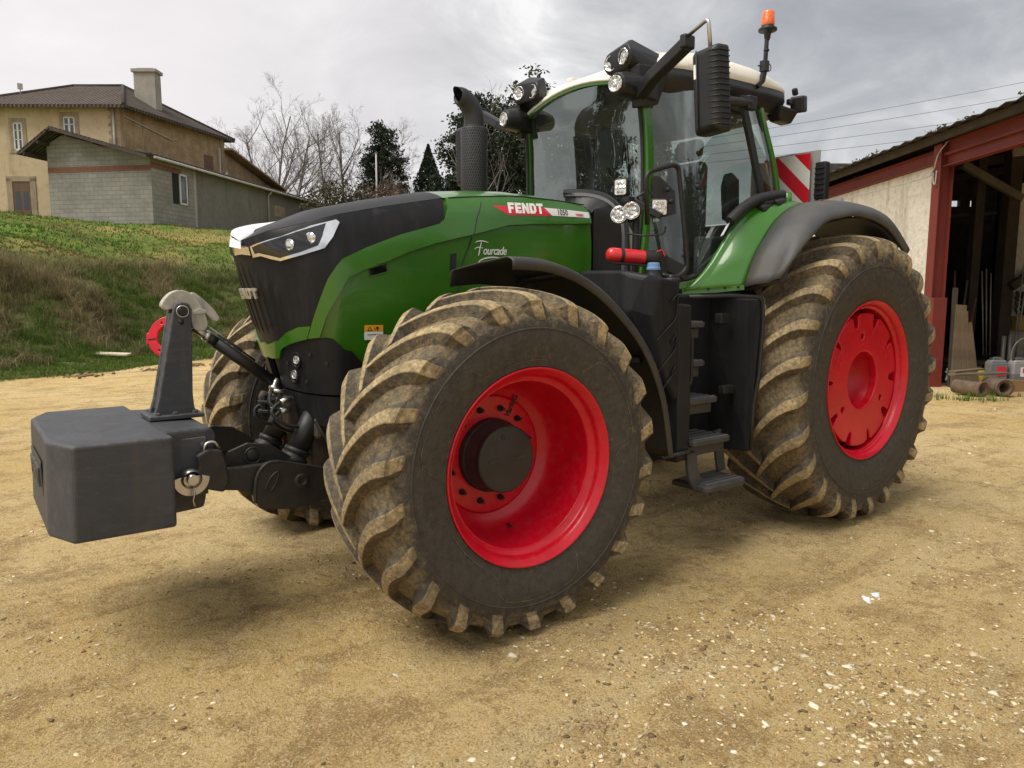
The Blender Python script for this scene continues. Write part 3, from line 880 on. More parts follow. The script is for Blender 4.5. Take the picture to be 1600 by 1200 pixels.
def mat_weight():
    m = bpy.data.materials.new('dark_grey_weight_paint'); t = NT(m); co = t.coord('Object')
    n1 = t.noise(co, 3.2, 6, .65); n2 = t.noise(co, 26, 7, .72); sm = t.noise(t.coord('Object', (2, 9, 9)), 2.2, 6, .7, .8); st = t.noise(t.coord('Object', (10, 10, .8)), 1.6, 5, .65)
    c = t.mix(t.ramp(n1, [(.35, 0), (.65, 1)]), (.036, .038, .044), (.052, .054, .062))
    c = t.mix(t.math('MULTIPLY', t.ramp(sm, [(.50, 0), (.72, 1)]), .30), c, (.12, .115, .105))
    c = t.mix(t.math('MULTIPLY', t.ramp(st, [(.52, 0), (.70, 1)]), .40), c, (.085, .07, .055))
    bv = t.n('ShaderNodeBevel', samples=4, i_Radius=.018); geo = t.n('ShaderNodeNewGeometry')
    dt = t.n('ShaderNodeVectorMath', operation='DOT_PRODUCT'); t.put(dt.inputs[0], bv.outputs[0]); t.put(dt.inputs[1], geo.outputs['Normal'])
    ed = t.math('MULTIPLY', t.ramp(dt.outputs['Value'], [(.86, 1), (.985, 0)]), t.ramp(n2, [(.42, .1), (.62, 1)]))
    c = t.mix(t.math('MULTIPLY', ed, .75), c, (.23, .205, .17))
    c = t.mix(t.math('MULTIPLY', t.ramp(t.noise(co, 75, 3, .8), [(.68, 0), (.73, 1)]), .7), c, (.28, .26, .23))
    t.bsdf(c, t.math('ADD', .40, t.math('MULTIPLY', n2, .3)), 0, t.bump(t.math('ADD', n2, t.math('MULTIPLY', n1, .5)), .28, .006), 0, .4); return m
M_WPAINT = mat_weight()
M_DARKIN = mk_mat('cab_interior_plastic', (.11, .115, .115), .7, var=.2)
M_LENS = None
def mat_lens():
    m = bpy.data.materials.new('lamp_reflector'); t = NT(m); co = t.coord('Object')
    v = t.n('ShaderNodeTexVoronoi', i_Vector=co, i_Scale=42).outputs['Distance']
    t.bsdf(t.mix(t.ramp(v, [(.1, 0), (.7, 1)]), (.92, .92, .90), (.45, .45, .45)), .14, .75, t.bump(v, .9, .01), .6)
    return m
M_LENS = mat_lens()
def mat_glass():
    m = bpy.data.materials.new('cab_glass'); t = NT(m)
    tr = t.n('ShaderNodeBsdfTransparent', i_Color=(.60, .66, .63)); gl = t.n('ShaderNodeBsdfGlossy', i_Color=(.92, 1, .97), i_Roughness=.012)
    f = t.n('ShaderNodeFresnel', i_IOR=1.55).outputs[0]
    f = t.math('ADD', t.math('MULTIPLY', t.math('MINIMUM', f, .16), 1.0), .04, True)
    co = t.coord('Object'); d = t.noise(co, 3, 8, .7)
    ms = t.n('ShaderNodeMixShader'); t.put(ms.inputs[0], f); t.put(ms.inputs[1], tr.outputs[0]); t.put(ms.inputs[2], gl.outputs[0])
    df = t.n('ShaderNodeBsdfDiffuse', i_Color=(.34, .36, .33))
    m2 = t.n('ShaderNodeMixShader'); t.put(m2.inputs[0], t.math('MULTIPLY', t.ramp(d, [(.40, .15), (.75, 1)]), .06)); t.put(m2.inputs[1], ms.outputs[0]); t.put(m2.inputs[2], df.outputs[0])
    t.t.links.new(m2.outputs[0], t.out.inputs[0]); return m
M_GLASS = mat_glass()

tractor = empty('tractor', (0, 0, 0))
tag(tractor, 'large green tractor with red wheels and muddy tyres parked on the dirt yard', 'tractor')
T = tractor

fwl, flt = front_wheel(0, 1.14, .885, 1, radians(-1.5), T); flt.build('lettering', M_BLACK, fwl)
fwr, flt = front_wheel(0, -1.14, .885, -1, radians(-1.5), T); flt.build('lettering', M_BLACK, fwr)
rear_wheel(-3.3, 1.177, 1.115, 1, T); rear_wheel(-3.3, -1.177, 1.115, -1, T)

def panel_mesh(poly, off, rim=.014, both=True, mapf=hood_pt, stepp=.045, stepz=.05, mb=None, mi=0, sides=(1, -1)):
    """outline in (p, z), cut into small faces, laid on the bonnet surface, edges turned in"""
    if mb is None: mb = MB()
    bm = bmesh.new()
    f = bm.faces.new([bm.verts.new((p, z, 0)) for p, z in poly])
    p0, p1 = min(p for p, z in poly), max(p for p, z in poly); z0, z1 = min(z for p, z in poly), max(z for p, z in poly)
    def cut(co, no):
        g = bm.verts[:] + bm.edges[:] + bm.faces[:]
        bmesh.ops.bisect_plane(bm, geom=g, dist=1e-6, plane_co=co, plane_no=no)
    k = math.ceil(p0 / stepp) * stepp
    while k < p1:
        cut((k, 0, 0), (1, 0, 0)); k += stepp if k < 1 else stepp * 1.6
    k = math.ceil(z0 / stepz) * stepz
    while k < z1: cut((0, k, 0), (0, 1, 0)); k += stepz
    bmesh.ops.triangulate(bm, faces=[f for f in bm.faces if len(f.verts) > 4])
    bm.verts.ensure_lookup_table()
    idx = {v: i for i, v in enumerate(bm.verts)}
    vs = [(v.co.x, v.co.y) for v in bm.verts]; fs = [[idx[v] for v in f.verts] for f in bm.faces]
    be = [(idx[e.verts[0]], idx[e.verts[1]]) for e in bm.edges if e.is_boundary]
    bm.free()
    for s in sides:
        P = [mapf(p, z, off) for p, z in vs]
        P = [(q[0], q[1] * s, q[2]) for q in P]
        mb.add(P, fs, True, mi)
        if rim:
            ed = sorted({i for e in be for i in e}); mp = {}
            Q = []
            for i in ed:
                q0 = P[i]; q1 = mapf(vs[i][0], vs[i][1], off - rim); mp[i] = len(Q); Q.append(q0); Q.append((q1[0], q1[1] * s, q1[2]))
            mb.add(Q, [(mp[a], mp[b], mp[b] + 1, mp[a] + 1) for a, b in be if not (abs(vs[a][0]) < 1e-4 and abs(vs[b][0]) < 1e-4)], False, mi)
    return mb

def rnd(poly, r=.02, n=4):
    q = fillet([(a, b, 0) for a, b in poly], r, n, True); return [(v.x, v.y) for v in q]

# main bonnet shell: flanks, then the top skin
hb = MB()
ps = list(np.linspace(.0, 1, 31)) + list(np.linspace(1.05, 1.962, 24))
def low_z(p): return interp(p, [0, .22, .56, .62, .755, .85, 1.02, 1.13, 1.3, 2], [1.425, 1.42, 1.50, 1.51, 1.525, 1.52, 1.45, 1.23, 1.2, 1.2])
for s in (1, -1):
    rows = []
    for i in range(26):
        row = []
        for p in ps:
            x0 = hood_pt(p, 2.0)[0]; zt = h_crease(x0); z = lerp(low_z(p), zt, i / 25)
            q = hood_pt(p, z, -.016 if p > .7 else -.012); row.append((q[0], q[1] * s, z))
        rows.append(row)
    hb.grid(rows, True, 0)
def top_rows(p0, p1, n):
    rows = []
    for k in range(9):
        row = []; a = k / 8
        for p in np.linspace(p0, p1, n):
            q = hood_pt(p, h_crease(hood_pt(p, 2.0)[0]), 0)
            x, y, z = q
            cr = interp(x, [-1.34, -.9, -.1, .6, .95, 1.05], [.035, .062, .070, .062, .030, .0])
            yy = y * (1 - a)
            row.append((x - .05 * a * sstep(.5, 1, x), yy, z + cr * (1 - (1 - a) ** 2.6) + .004))
        rows.append(row)
    return rows
for s in (1, -1):
    r_ = [[(x, y * s, z) for x, y, z in rr] for rr in top_rows(1.353, 1.962, 14)]
    hb.grid(r_, True, 0)
hood = hb.build('hood', M_GREEN, T)
# upper flank band, rear lower flank and the broad arch band
UP = [(1.362, 2.352), (1.493, 2.372), (1.7, 2.398), (1.925, 2.385), (1.957, 2.335), (1.957, 2.262), (1.90, 2.252), (1.711, 2.230), (1.589, 2.208), (1.44, 2.133), (1.305, 2.071), (1.215, 2.016), (1.129, 1.948), (1.061, 1.902), (1.02, 1.865), (0.984, 1.8), (0.878, 1.712), (0.804, 1.641), (0.716, 1.528), (0.593, 1.52),
      (0.65, 1.59), (0.763, 1.738), (0.849, 1.85), (0.93, 1.92), (1.019, 1.979), (1.07, 2.025), (1.186, 2.111), (1.253, 2.147), (1.324, 2.188), (1.342, 2.215), (1.357, 2.28)]
panel_mesh(UP, .010, .03).build('arch_panel', M_GREEN, hood)
# seam on the band between the front and rear bonnet halves
for s in (1, -1):
    pts = [hood_pt(p, z, .0085) for p, z in ((1.496, 2.378), (1.478, 2.30), (1.462, 2.241), (1.452, 2.17), (1.446, 2.137))]
    sm_ = MB(); sm_.tube([(q[0], q[1] * s, q[2]) for q in catmull(pts, 5)], .0042, 6)
    sm_.build('panel_gap', M_RUBBER, hood)
    pts = [hood_pt(p, z, -.0135) for p, z in ((1.446, 2.12), (1.425, 2.03), (1.403, 1.924), (1.385, 1.7), (1.377, 1.53))]
    sm_ = MB(); sm_.tube([(q[0], q[1] * s, q[2]) for q in catmull(pts, 5)], .0042, 6)
    sm_.build('panel_gap', M_RUBBER, hood)
    pts = [hood_pt(p, h_crease(HX0 + (HXR - HX0) * (p - 1)) - .004, .0115) for p in (1.37, 1.45, 1.55, 1.65, 1.75, 1.85, 1.94)]
    sm_ = MB(); sm_.tube([(q[0], q[1] * s, q[2]) for q in catmull(pts, 4)], .0038, 6)
    sm_.build('panel_gap', M_RUBBER, hood)
CH = [(0, 1.5), (0, 1.491), (0.075, 1.477), (0.27, 1.505), (0.398, 1.555), (0.525, 1.585), (0.645, 1.59), (0.586, 1.517), (0.493, 1.506), (0.401, 1.489), (0.319, 1.47), (0.263, 1.449), (0.212, 1.401), (0.087, 1.395), (0, 1.402)]
panel_mesh(CH, .012, .03).build('chin_panel', M_GREEN, hood)
# dark nose cover
BL = [(0, 2.032), (.15, 2.036)]
for p in np.linspace(.2, 1.34, 26): BL.append((p, h_crease(hood_pt(p, 2.0)[0])))
BL += [(1.350, 2.33), (1.340, 2.225), (1.322, 2.190), (1.253, 2.149), (1.186, 2.113), (1.07, 2.027), (1.019, 1.981), (0.93, 1.922), (0.849, 1.852), (0.763, 1.74), (0.65, 1.592), (0.525, 1.587), (0.398, 1.557), (0.27, 1.507), (0.075, 1.479), (0, 1.491), (0, 1.5)]
nb = panel_mesh(BL, .004, .03)
for s in (1, -1):
    nb.grid([[(x, y * s, z) for x, y, z in rr] for rr in top_rows(.02, 1.352, 40)], True, 0)
# raised slats of the grille
for s in (1, -1):
    for k in range(5):
        p = .05 + k * .085
        z1 = 1.95 - .035 * k; z0 = 1.535 + .020 * max(0, k - 1) ** 1.4
        rows = []
        for z in np.linspace(z0, z1, 14):
            e = min(1, (z - z0) / .05, (z1 - z) / .05); e = max(0, e)
            rows.append([(q[0], q[1] * s, q[2]) for q in (hood_pt(p - .022, z, .0035), hood_pt(p - .012, z, .004 + .007 * e), hood_pt(p + .012, z, .004 + .007 * e), hood_pt(p + .022, z, .0035))])
        nb.grid(rows, False, 0)
nose = nb.build('nose_cover', M_DKPL, hood)
# headlights: chrome frame, black glass, two round lamps each
LT = [(0.275, 2.026), (0.548, 2.075), (0.773, 2.132), (0.968, 2.169), (0.993, 2.158), (0.924, 2.079), (0.85, 2.015), (0.689, 1.979), (0.505, 1.945), (0.43, 1.957), (0.352, 1.974), (0.27, 1.967)]
LI = [(0.296, 2.022), (0.546, 2.07), (0.722, 2.111), (0.88, 2.149), (0.844, 2.078), (0.805, 2.028), (0.671, 1.992), (0.509, 1.961), (0.436, 1.975), (0.347, 1.99), (0.304, 1.986)]
for s in (1, -1):
    h = panel_mesh(LT, .013, .02, sides=(s,)).build('headlight', M_CHROME, hood)
    panel_mesh(LI, .016, .01, sides=(s,)).build('headlight_glass', M_GLOSS, hood)
    lm = MB()
    for p, z in ((0.604, 2.03), (0.758, 2.066)):
        c = Vector(hood_pt(p, z, .014)); n = (Vector(hood_pt(p, z, .05)) - Vector(hood_pt(p, z, 0))).normalized()
        c.y *= s; n.y *= s
        n = (n + Vector((.5, 0, 0))).normalized()
        Mx = frame(c, n.cross(Vector((0, 0, 1))), Vector((0, 0, 1)))
        if (Mx.to_3x3() @ Vector((0, 0, 1))).dot(n) < 0: Mx = Mx @ Matrix.Rotation(pi, 4, 'Y')
        lm2 = MB(); lm2.lathe([(-.004, .030), (.004, .0305), (.006, .028), (.004, .026), (.007, .020), (.009, .010), (.0095, .0005)], 24, 'z', M=Mx)
        lm2.build('headlight_lens', M_LENS, hood)
tm = MB()
TR = [(0, 2.034), (0.165, 2.036), (0.255, 2.024), (0.252, 1.979), (0.144, 1.988), (0, 1.985)]
panel_mesh(TR, .012, .02, mb=tm)
# trim blade over the far half of the nose, sky reflection painted in near-white
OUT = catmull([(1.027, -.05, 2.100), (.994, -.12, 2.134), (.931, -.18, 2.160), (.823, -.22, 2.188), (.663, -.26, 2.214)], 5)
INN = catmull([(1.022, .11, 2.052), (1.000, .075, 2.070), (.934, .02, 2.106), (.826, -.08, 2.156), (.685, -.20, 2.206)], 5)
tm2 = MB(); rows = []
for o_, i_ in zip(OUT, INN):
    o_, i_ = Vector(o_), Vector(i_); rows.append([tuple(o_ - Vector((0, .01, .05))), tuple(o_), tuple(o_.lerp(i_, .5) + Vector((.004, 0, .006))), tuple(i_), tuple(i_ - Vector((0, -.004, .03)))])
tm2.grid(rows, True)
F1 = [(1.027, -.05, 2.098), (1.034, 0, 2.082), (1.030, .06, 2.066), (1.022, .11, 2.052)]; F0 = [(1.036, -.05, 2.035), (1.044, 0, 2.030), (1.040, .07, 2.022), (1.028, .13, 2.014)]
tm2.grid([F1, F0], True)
tm2.build('nose_reflection_blade', mk_mat('silver_trim_sky_reflection', (.86, .86, .86), .22, .15, var=.02), hood)
tm.build('nose_trim', M_CHROME, hood)
# recesses, stickers
for poly, nm, mt in (([(1.085, 1.910), (1.137, 1.938), (1.141, 1.898), (1.089, 1.871)], 'vent_slot', M_GLOSS), ([(1.366, 2.011), (1.384, 2.020), (1.381, 1.923), (1.362, 1.919)], 'hood_latch', M_BLACK)):
    for s in (1, -1): panel_mesh(poly, -.010 if nm == 'vent_slot' else -.004, .012, sides=(s,)).build(nm, mt, hood)
for s in (1, -1):
    fr = MB(); fr.tube([(q[0], q[1] * s, q[2]) for q in [hood_pt(p, z, -.012) for p, z in ((1.082, 1.914), (1.140, 1.944), (1.145, 1.896), (1.086, 1.866))]], .004, 6, closed=True)
    fr.build('slot_frame', M_GREEN, hood)

def on_hood(pc, zc_, slope=0.0, off=.012, s=1):
    """text plane (metres) -> bonnet flank"""
    def f(v):
        u, w_, d = v
        p = pc + u / 1.92 * s; z = zc_ + w_ + slope * u * s
        q = hood_pt(p, z, off + d); return (q[0], q[1] * s, q[2])
    return f
def hood_text(txt, size, pc, zc_, mat, slope=0, shear=0, offset=0, off=.012, name='lettering', s=1, space=1.0, sx=1.0):
    vs, fs = text_data(txt, size, .0006, offset, shear, 'CENTER', space)
    f = on_hood(pc, zc_, slope, off, s)
    mb = MB(); mb.add([f((v[0] * s * (1) * sx, v[1], v[2])) for v in vs] if s > 0 else [f((v[0] * sx * s, v[1], v[2])) for v in vs], fs)
    return mb.build(name, mat, hood, fix=False)
def strip(poly, off, name, mat, s=1):
    mb = panel_mesh(poly, off, .002, sides=(s,), stepp=.02, stepz=.05); return mb.build(name, mat, hood)
M_WHITETXT = mk_mat('white_sticker', (.82, .82, .80), .4, var=.03)
RD = [(1.528, 2.322), (1.60, 2.329), (1.742, 2.338), (1.772, 2.290), (1.68, 2.280), (1.585, 2.271)]
WH = [(1.744, 2.338), (1.85, 2.337), (1.950, 2.334), (1.950, 2.294), (1.86, 2.294), (1.774, 2.290)]
STENCIL = {   # slanted block capitals on a 10 x 10 grid
 'F': [[(0,0),(3,0),(3,3.6),(6.6,3.6),(6.6,6),(3,6),(3,7.4),(8,7.4),(8,10),(0,10)]],
 'E': [[(0,0),(8,0),(8,2.6),(3,2.6),(3,3.8),(7.2,3.8),(7.2,6.2),(3,6.2),(3,7.4),(8,7.4),(8,10),(0,10)]],
 'N': [[(0,0),(2.8,0),(2.8,5.4),(6,0),(9,0),(9,10),(6.2,10),(6.2,4.8),(3,10),(0,10)]],
 'D': [[(0,0),(6,0),(8.6,2.4),(8.6,7.6),(6,10),(0,10)], [(3,2.6),(3,7.4),(5,7.4),(5.7,6.6),(5.7,3.4),(5,2.6)]],
 'T': [[(2.9,0),(5.9,0),(5.9,7.4),(8.8,7.4),(8.8,10),(0,10),(0,7.4),(2.9,7.4)]]}
def stencil_word(word, wdt, hgt, thick, shear=.0, gap=1.1):
    x = 0; V = []; F = []
    for ch in word:
        lp = STENCIL[ch]; vs, fs = plate([[(x + a, b) for a, b in l] for l in lp], thick)
        o = len(V); V += vs; F += [[i + o for i in f] for f in fs]; x += max(a for a, b in lp[0]) + gap
    tot = x - gap
    return [((v[0] / tot - .5) * wdt + shear * v[1] / 10 * hgt, (v[1] / 10 - .5) * hgt, v[2]) for v in V], F
for s in (1, -1):
    strip(RD, .0108, 'red_stripe', M_REDDECAL, s); strip(WH, .0108, 'silver_stripe', M_WHITEDECAL, s)
    vs, fs = stencil_word('FENDT', .285, .066, .0012)
    f = on_hood(1.664, 2.323, .045, .0125, s); mb = MB(); mb.add([f((v[0] * s, v[1], v[2])) for v in vs], fs); mb.build('brand_lettering', M_WHITETXT, hood)
    hood_text('1050', .054, 1.822, 2.314, M_GLOSS, 0, .05, .0002, .0135, 'model_lettering', s, 1.0, .88)
    hood_text('VARIO', .024, 1.902, 2.308, M_REDDECAL, 0, 0, .0006, .0135, 'model_lettering', s, 1.0, 1.0)
    # signature style name with its flourishes
    g = on_hood(1.520, 2.036, .02, -.0125, s)
    hood_text('ourcade', .074, 1.534, 2.042, M_WHITETXT, .02, .28, .0004, -.0130, 'name_lettering', s, .92, .80)
    fl = MB()
    def stroke(pts, w0, w1, wm):
        pts = catmull(pts, 6); n = len(pts); V = []
        for i, q in enumerate(pts):
            a = pts[max(i - 1, 0)]; b = pts[min(i + 1, n - 1)]; tx, ty = b[0] - a[0], b[1] - a[1]; l = hypot(tx, ty) or 1
            u = i / (n - 1); ww = lerp(w0, w1, u) + wm * sin(pi * u)
            for sg in (-1, 1): V.append(g(((q[0] - ty / l * ww * sg) * s, q[1] + tx / l * ww * sg, .0005)))
        fl.add(V, [(2 * i, 2 * i + 1, 2 * i + 3, 2 * i + 2) for i in range(n - 1)], False)
    stroke([(-.074, .060), (-.083, .03), (-.092, -.01), (-.098, -.026)], .0022, .0018, .002)      # stem of the F
    stroke([(-.120, .055), (-.100, .064), (-.062, .066), (-.022, .058)], .0008, .0012, .0025)       # top bar
    stroke([(-.128, .012), (-.110, .024), (-.088, .026), (-.060, .022)], .0008, .001, .002)         # middle bar
    stroke([(-.098, -.066), (-.070, -.048), (-.02, -.036), (.04, -.034), (.085, -.042)], .0030, .0006, .0018)    # underline
    fl.build('name_lettering', M_WHITETXT, hood, fix=False)
    # warning sticker
    w1 = strip([(1.066, 1.590), (1.127, 1.589), (1.127, 1.552), (1.066, 1.553)], -.0115, 'warning_sticker', mk_mat('sticker_amber', (.80, .36, .02), .5, var=.03) if s > 0 else bpy.data.materials['sticker_amber'], s)
    strip([(1.066, 1.552), (1.127, 1.551), (1.127, 1.505), (1.066, 1.506)], -.0115, 'warning_sticker', M_WHITETXT, s)
    pm = MB(); gg = on_hood(1.083, 1.569, 0, -.0105, s)
    for lp in ([[(-.016, -.012), (.016, -.012), (0, .015)], [(-.010, -.0085), (.010, -.0085), (0, .008)]], [[(.030, -.010), (.034, -.010), (.034, .008), (.030, .008)]], [[(.040, -.002), (.056, -.002), (.056, .010), (.040, .010)]], [[(.046, -.013), (.052, -.013), (.052, -.002), (.046, -.002)]]):
        vs, fs = plate(lp, .0004); pm.add([gg((v[0] * s, v[1], v[2])) for v in vs], fs)
    vs, fs = plate([rrect(0, -.034, .07, .004, .001)], .0004); pm.add([gg(((v[0] + .02) * s, v[1], v[2])) for v in vs], fs)
    pm.build('warning_pictogram', M_BLACK, hood)
# badge on the nose
vs, fs = stencil_word('FENDT', .285, .058, .012)
bd_ = MB()
def badge_map(v):
    p = math.asin(min(1, (abs(v[0]) / .458) ** (HN / 2))) * 2 / pi
    q = hood_pt(p, 1.775 + v[1], .022 + v[2]); return (q[0], q[1] * (1 if v[0] >= 0 else -1), q[2])
V2 = []
for v in vs: V2.append(badge_map((v[0], v[1], v[2])))
bd_.add(V2, fs)
bd_.build('nose_badge', mk_mat('badge_silver', (.50, .49, .45), .35, .6, dust=.35, dust_scale=20), hood)
# ------------------------------------------------------------------ tractor: cab
def hull(pts, mb=None, mi=0):
    if mb is None: mb = MB()
    bm = bmesh.new()
    for p in pts: bm.verts.new(p)
    r = bmesh.ops.convex_hull(bm, input=bm.verts)
    bmesh.ops.delete(bm, geom=[g for g in r['geom_interior'] if isinstance(g, bmesh.types.BMVert)], context='VERTS')
    bmesh.ops.dissolve_limit(bm, angle_limit=.02, verts=bm.verts, edges=bm.edges)
    bm.verts.ensure_lookup_table(); ix = {v: i for i, v in enumerate(bm.verts)}
    mb.add([tuple(v.co) for v in bm.verts], [[ix[v] for v in f.verts] for f in bm.faces], False, mi); bm.free()
    return mb
def quad_surface(a, b, n=12, bow=None):
    """ruled sheet between two polylines of the same length"""
    rows = []
    for i in range(n + 1):
        t = i / n; row = []
        for p, q in zip(a, b):
            v = Vector(p).lerp(Vector(q), t)
            if bow is not None: v = v + Vector(bow) * (4 * t * (1 - t))
            row.append(tuple(v))
        rows.append(row)
    return rows
def mir(pts): return [(x, -y, z) for x, y, z in pts]

A = [(-1.615, .655, 1.86), (-1.655, .662, 2.30), (-1.660, .660, 2.65), (-1.645, .650, 2.95), (-1.605, .630, 3.25)]
B = [(-2.72, .90, 2.33), (-2.68, .885, 2.55), (-2.60, .870, 2.80), (-2.49, .855, 3.10), (-2.44, .845, 3.24)]
Cc = [(-3.06, .80, 2.40), (-3.05, .78, 2.60), (-3.00, .755, 2.85), (-2.90, .735, 3.10), (-2.85, .725, 3.24)]
SILL = [(-1.615, .665, 1.86), (-1.80, .80, 1.835), (-1.96, .85, 1.86), (-2.10, .862, 1.95), (-2.28, .875, 2.09), (-2.48, .885, 2.23), (-2.72, .90, 2.33), (-3.06, .80, 2.40)]
for s in (1, -1):
    fr = MB()
    Q = (lambda P: [(x, y * s, z) for x, y, z in P])
    fr.bar(catmull(Q(A), 4), .075, .055, up=(0, 1, 0))
    fr.bar(catmull(Q(SILL), 4), .05, .055)
    fr.bar(catmull(Q(Cc), 4), .05, .05, up=(0, 1, 0))
    fr.build('cab_frame', M_GREEN, T, bevel=.010)
# black seals and the slim rear door post
for s in (1, -1):
    sl = MB()
    Q = (lambda P: [(x, y * s, z) for x, y, z in P])
    sl.tube(catmull(Q([(x + .045, y - .012, z) for x, y, z in A]), 4), .014, 6)
    sl.tube(catmull(Q([(x - .046, y + .006, z) for x, y, z in A]), 4), .010, 6)
    sl.bar(catmull(Q(B), 4), .06, .03, up=(0, 1, 0))
    sl.tube(catmull(Q([(x, y + .004, z + .045) for x, y, z in SILL]), 4), .020, 6)
    sl.tube(catmull(Q([(x + .04, y - .005, z) for x, y, z in Cc]), 4), .012, 6)
    # dark wedge where the door skin meets the mudguard
    rows = []
    for (x, y, z) in catmull(Q(SILL[2:7]), 4):
        rows.append([(x + .02, y + .014 * s, z + .02), (x + .01, y + .020 * s, z + .075), (x - .03, y + .012 * s, z + .11)])
    sl.grid(rows, True)
    sl.build('door_seal', M_RUBBER, T)
# glazing
def pane(name, rows): 
    mb = MB(); mb.grid(rows, True); return mb.build(name, M_GLASS, T, fix=False)
def at_t(P, n): return [tuple(np.array(v)) for v in [np.array([np.interp(t, np.linspace(0, 1, len(P)), [p[k] for p in P]) for k in range(3)]) for t in np.linspace(0, 1, n)]]
# windscreen, bowed forwards
rows = []
for i in range(15):
    u = i / 14; row = []
    z0 = lerp(1.92, 1.92, u)
    for k in range(15):
        y = lerp(.63, -.63, k / 14); b = 1 - (y / .63) ** 2
        ztop = 3.20 + .115 * b; z = lerp(z0, ztop, u)
        xx = interp(z, [1.86, 2.3, 2.65, 2.95, 3.25, 3.4], [-1.60, -1.635, -1.64, -1.625, -1.585, -1.56])
        row.append((xx + .035 * b - .03 * b * sstep(3.0, 3.4, z), y, z))
    rows.append(row)
pane('windscreen', rows)
WTOP = rows[-1]
for s in (1, -1):
    Q = (lambda P: [(x, y * s, z) for x, y, z in P])
    # door glass: from the front post to the rear post, bottom follows the sill
    top = [(-1.66, .655, 3.20), (-1.9, .75, 3.21), (-2.2, .82, 3.22), (-2.46, .85, 3.23)]
    rows = []
    for k in range(13):
        u = k / 12
        xb = lerp(-1.64, -2.70, u); bx = [p[0] for p in SILL][::-1]; zb = float(np.interp(xb, bx, [p[2] for p in SILL][::-1])); yb = float(np.interp(xb, bx, [p[1] for p in SILL][::-1]))
        xt = lerp(-1.64, -2.46, u); yt = interp(-xt, [1.64, 1.9, 2.2, 2.46], [.645, .75, .82, .848])
        ym = max(yb, yt) + .02
        col = []
        for j in range(11):
            t_ = j / 10
            x_ = lerp(xb, xt, t_); z_ = lerp(zb + .05, 3.22, t_); y_ = lerp(yb, yt, t_) + .008 * (4 * t_ * (1 - t_)) * sstep(0, .3, u) * (1 - .4 * u)
            col.append((x_, y_ * s, z_))
        rows.append(col)
    pane('door_glass', rows)
    rows = quad_surface(Q(at_t(B, 9)), Q(at_t(Cc, 9)), 6, (0, .03 * s, 0)); pane('rear_side_glass', rows)
rows = quad_surface(at_t(Cc, 8), mir(at_t(Cc, 8)), 6, (-.12, 0, 0)); pane('rear_window', rows)
# dark header above the windscreen and along the doors
hd = MB()
hd.bar([(x + .004, y, z + .008) for x, y, z in WTOP], .035, .020)
hd.build('windscreen_header', M_GREEN, T)
rl = MB()
ROOFP = [(-1.60, 0), (-1.60, .30), (-1.62, .55), (-1.68, .70), (-1.82, .775), (-2.2, .81), (-2.7, .80), (-3.05, .765), (-3.24, .68), (-3.33, .45), (-3.35, 0)]
RO = catmull(ROOFP, 4)
def roof_loop(sc, off, z, zf=None):
    out = []
    for x, y in RO + [(a, -b) for a, b in RO[::-1]][1:-1]:
        cx = -2.45
        out.append((cx + (x - cx) * sc + 0 * off, y * sc, z if zf is None else zf(x, y)))
    return out
def edge_z(x): return interp(-x, [1.58, 1.75, 2.2, 2.7, 3.1, 3.35], [3.34, 3.335, 3.35, 3.37, 3.395, 3.40])
def crest(x): return interp(-x, [1.55, 1.7, 1.9, 2.2, 2.7, 3.1, 3.35], [3.425, 3.475, 3.525, 3.565, 3.565, 3.53, 3.46])
ring = RO + [(a, -b) for a, b in RO[::-1]][1:-1]
def rr_(sc, zfun): return [(-2.45 + (x + 2.45) * sc, y * sc, zfun(-2.45 + (x + 2.45) * sc)) for x, y in ring]
rl.grid([rr_(.93, lambda x: edge_z(x) - .17), rr_(.985, lambda x: edge_z(x) - .105), rr_(1.005, lambda x: edge_z(x) - .06), rr_(1.0, lambda x: edge_z(x) - .002), rr_(.95, lambda x: edge_z(x) - .004)], True, closed_u=True)
rl.grid([rr_(.93, lambda x: edge_z(x) - .17), rr_(.5, lambda x: edge_z(x) - .15), rr_(.02, lambda x: edge_z(x) - .15)], True, closed_u=True)
rl.build('roof_rail', M_BLACK, T)
rf = MB()
fr_ = lambda k: (lambda x: lerp(edge_z(x), crest(x), k))
rf.grid([rr_(.99, fr_(-.02)), rr_(1.004, fr_(.10)), rr_(1.0, fr_(.25)), rr_(.975, fr_(.48)), rr_(.93, fr_(.68)), rr_(.86, fr_(.80)), rr_(.74, fr_(.91)), rr_(.5, fr_(.98)), rr_(.25, fr_(1.0)), rr_(.02, fr_(1.0))], True, closed_u=True)
for s in (1, -1): rf.bar(catmull([(-1.85, .40 * s, 3.525), (-2.2, .44 * s, 3.568), (-2.7, .45 * s, 3.570), (-3.15, .40 * s, 3.52)], 5), .06, .03)
rows = []
for x, y, z in WTOP:
    b = 1 - (y / .63) ** 2
    rows.append([(x - .05, y, z + .016), (x + .030, y, z + .018), (x + .034, y, z + .032), (x + .012, y, z + .062), (x - .10, y, z + .095), (x - .30, y * .98, max(z + .10, 3.42) + .04 * b), (x - .50, y * .9, 3.50 + .02 * b)])
rf.grid(rows, True)
rf.build('roof', M_WHITE, T, bevel=.006)

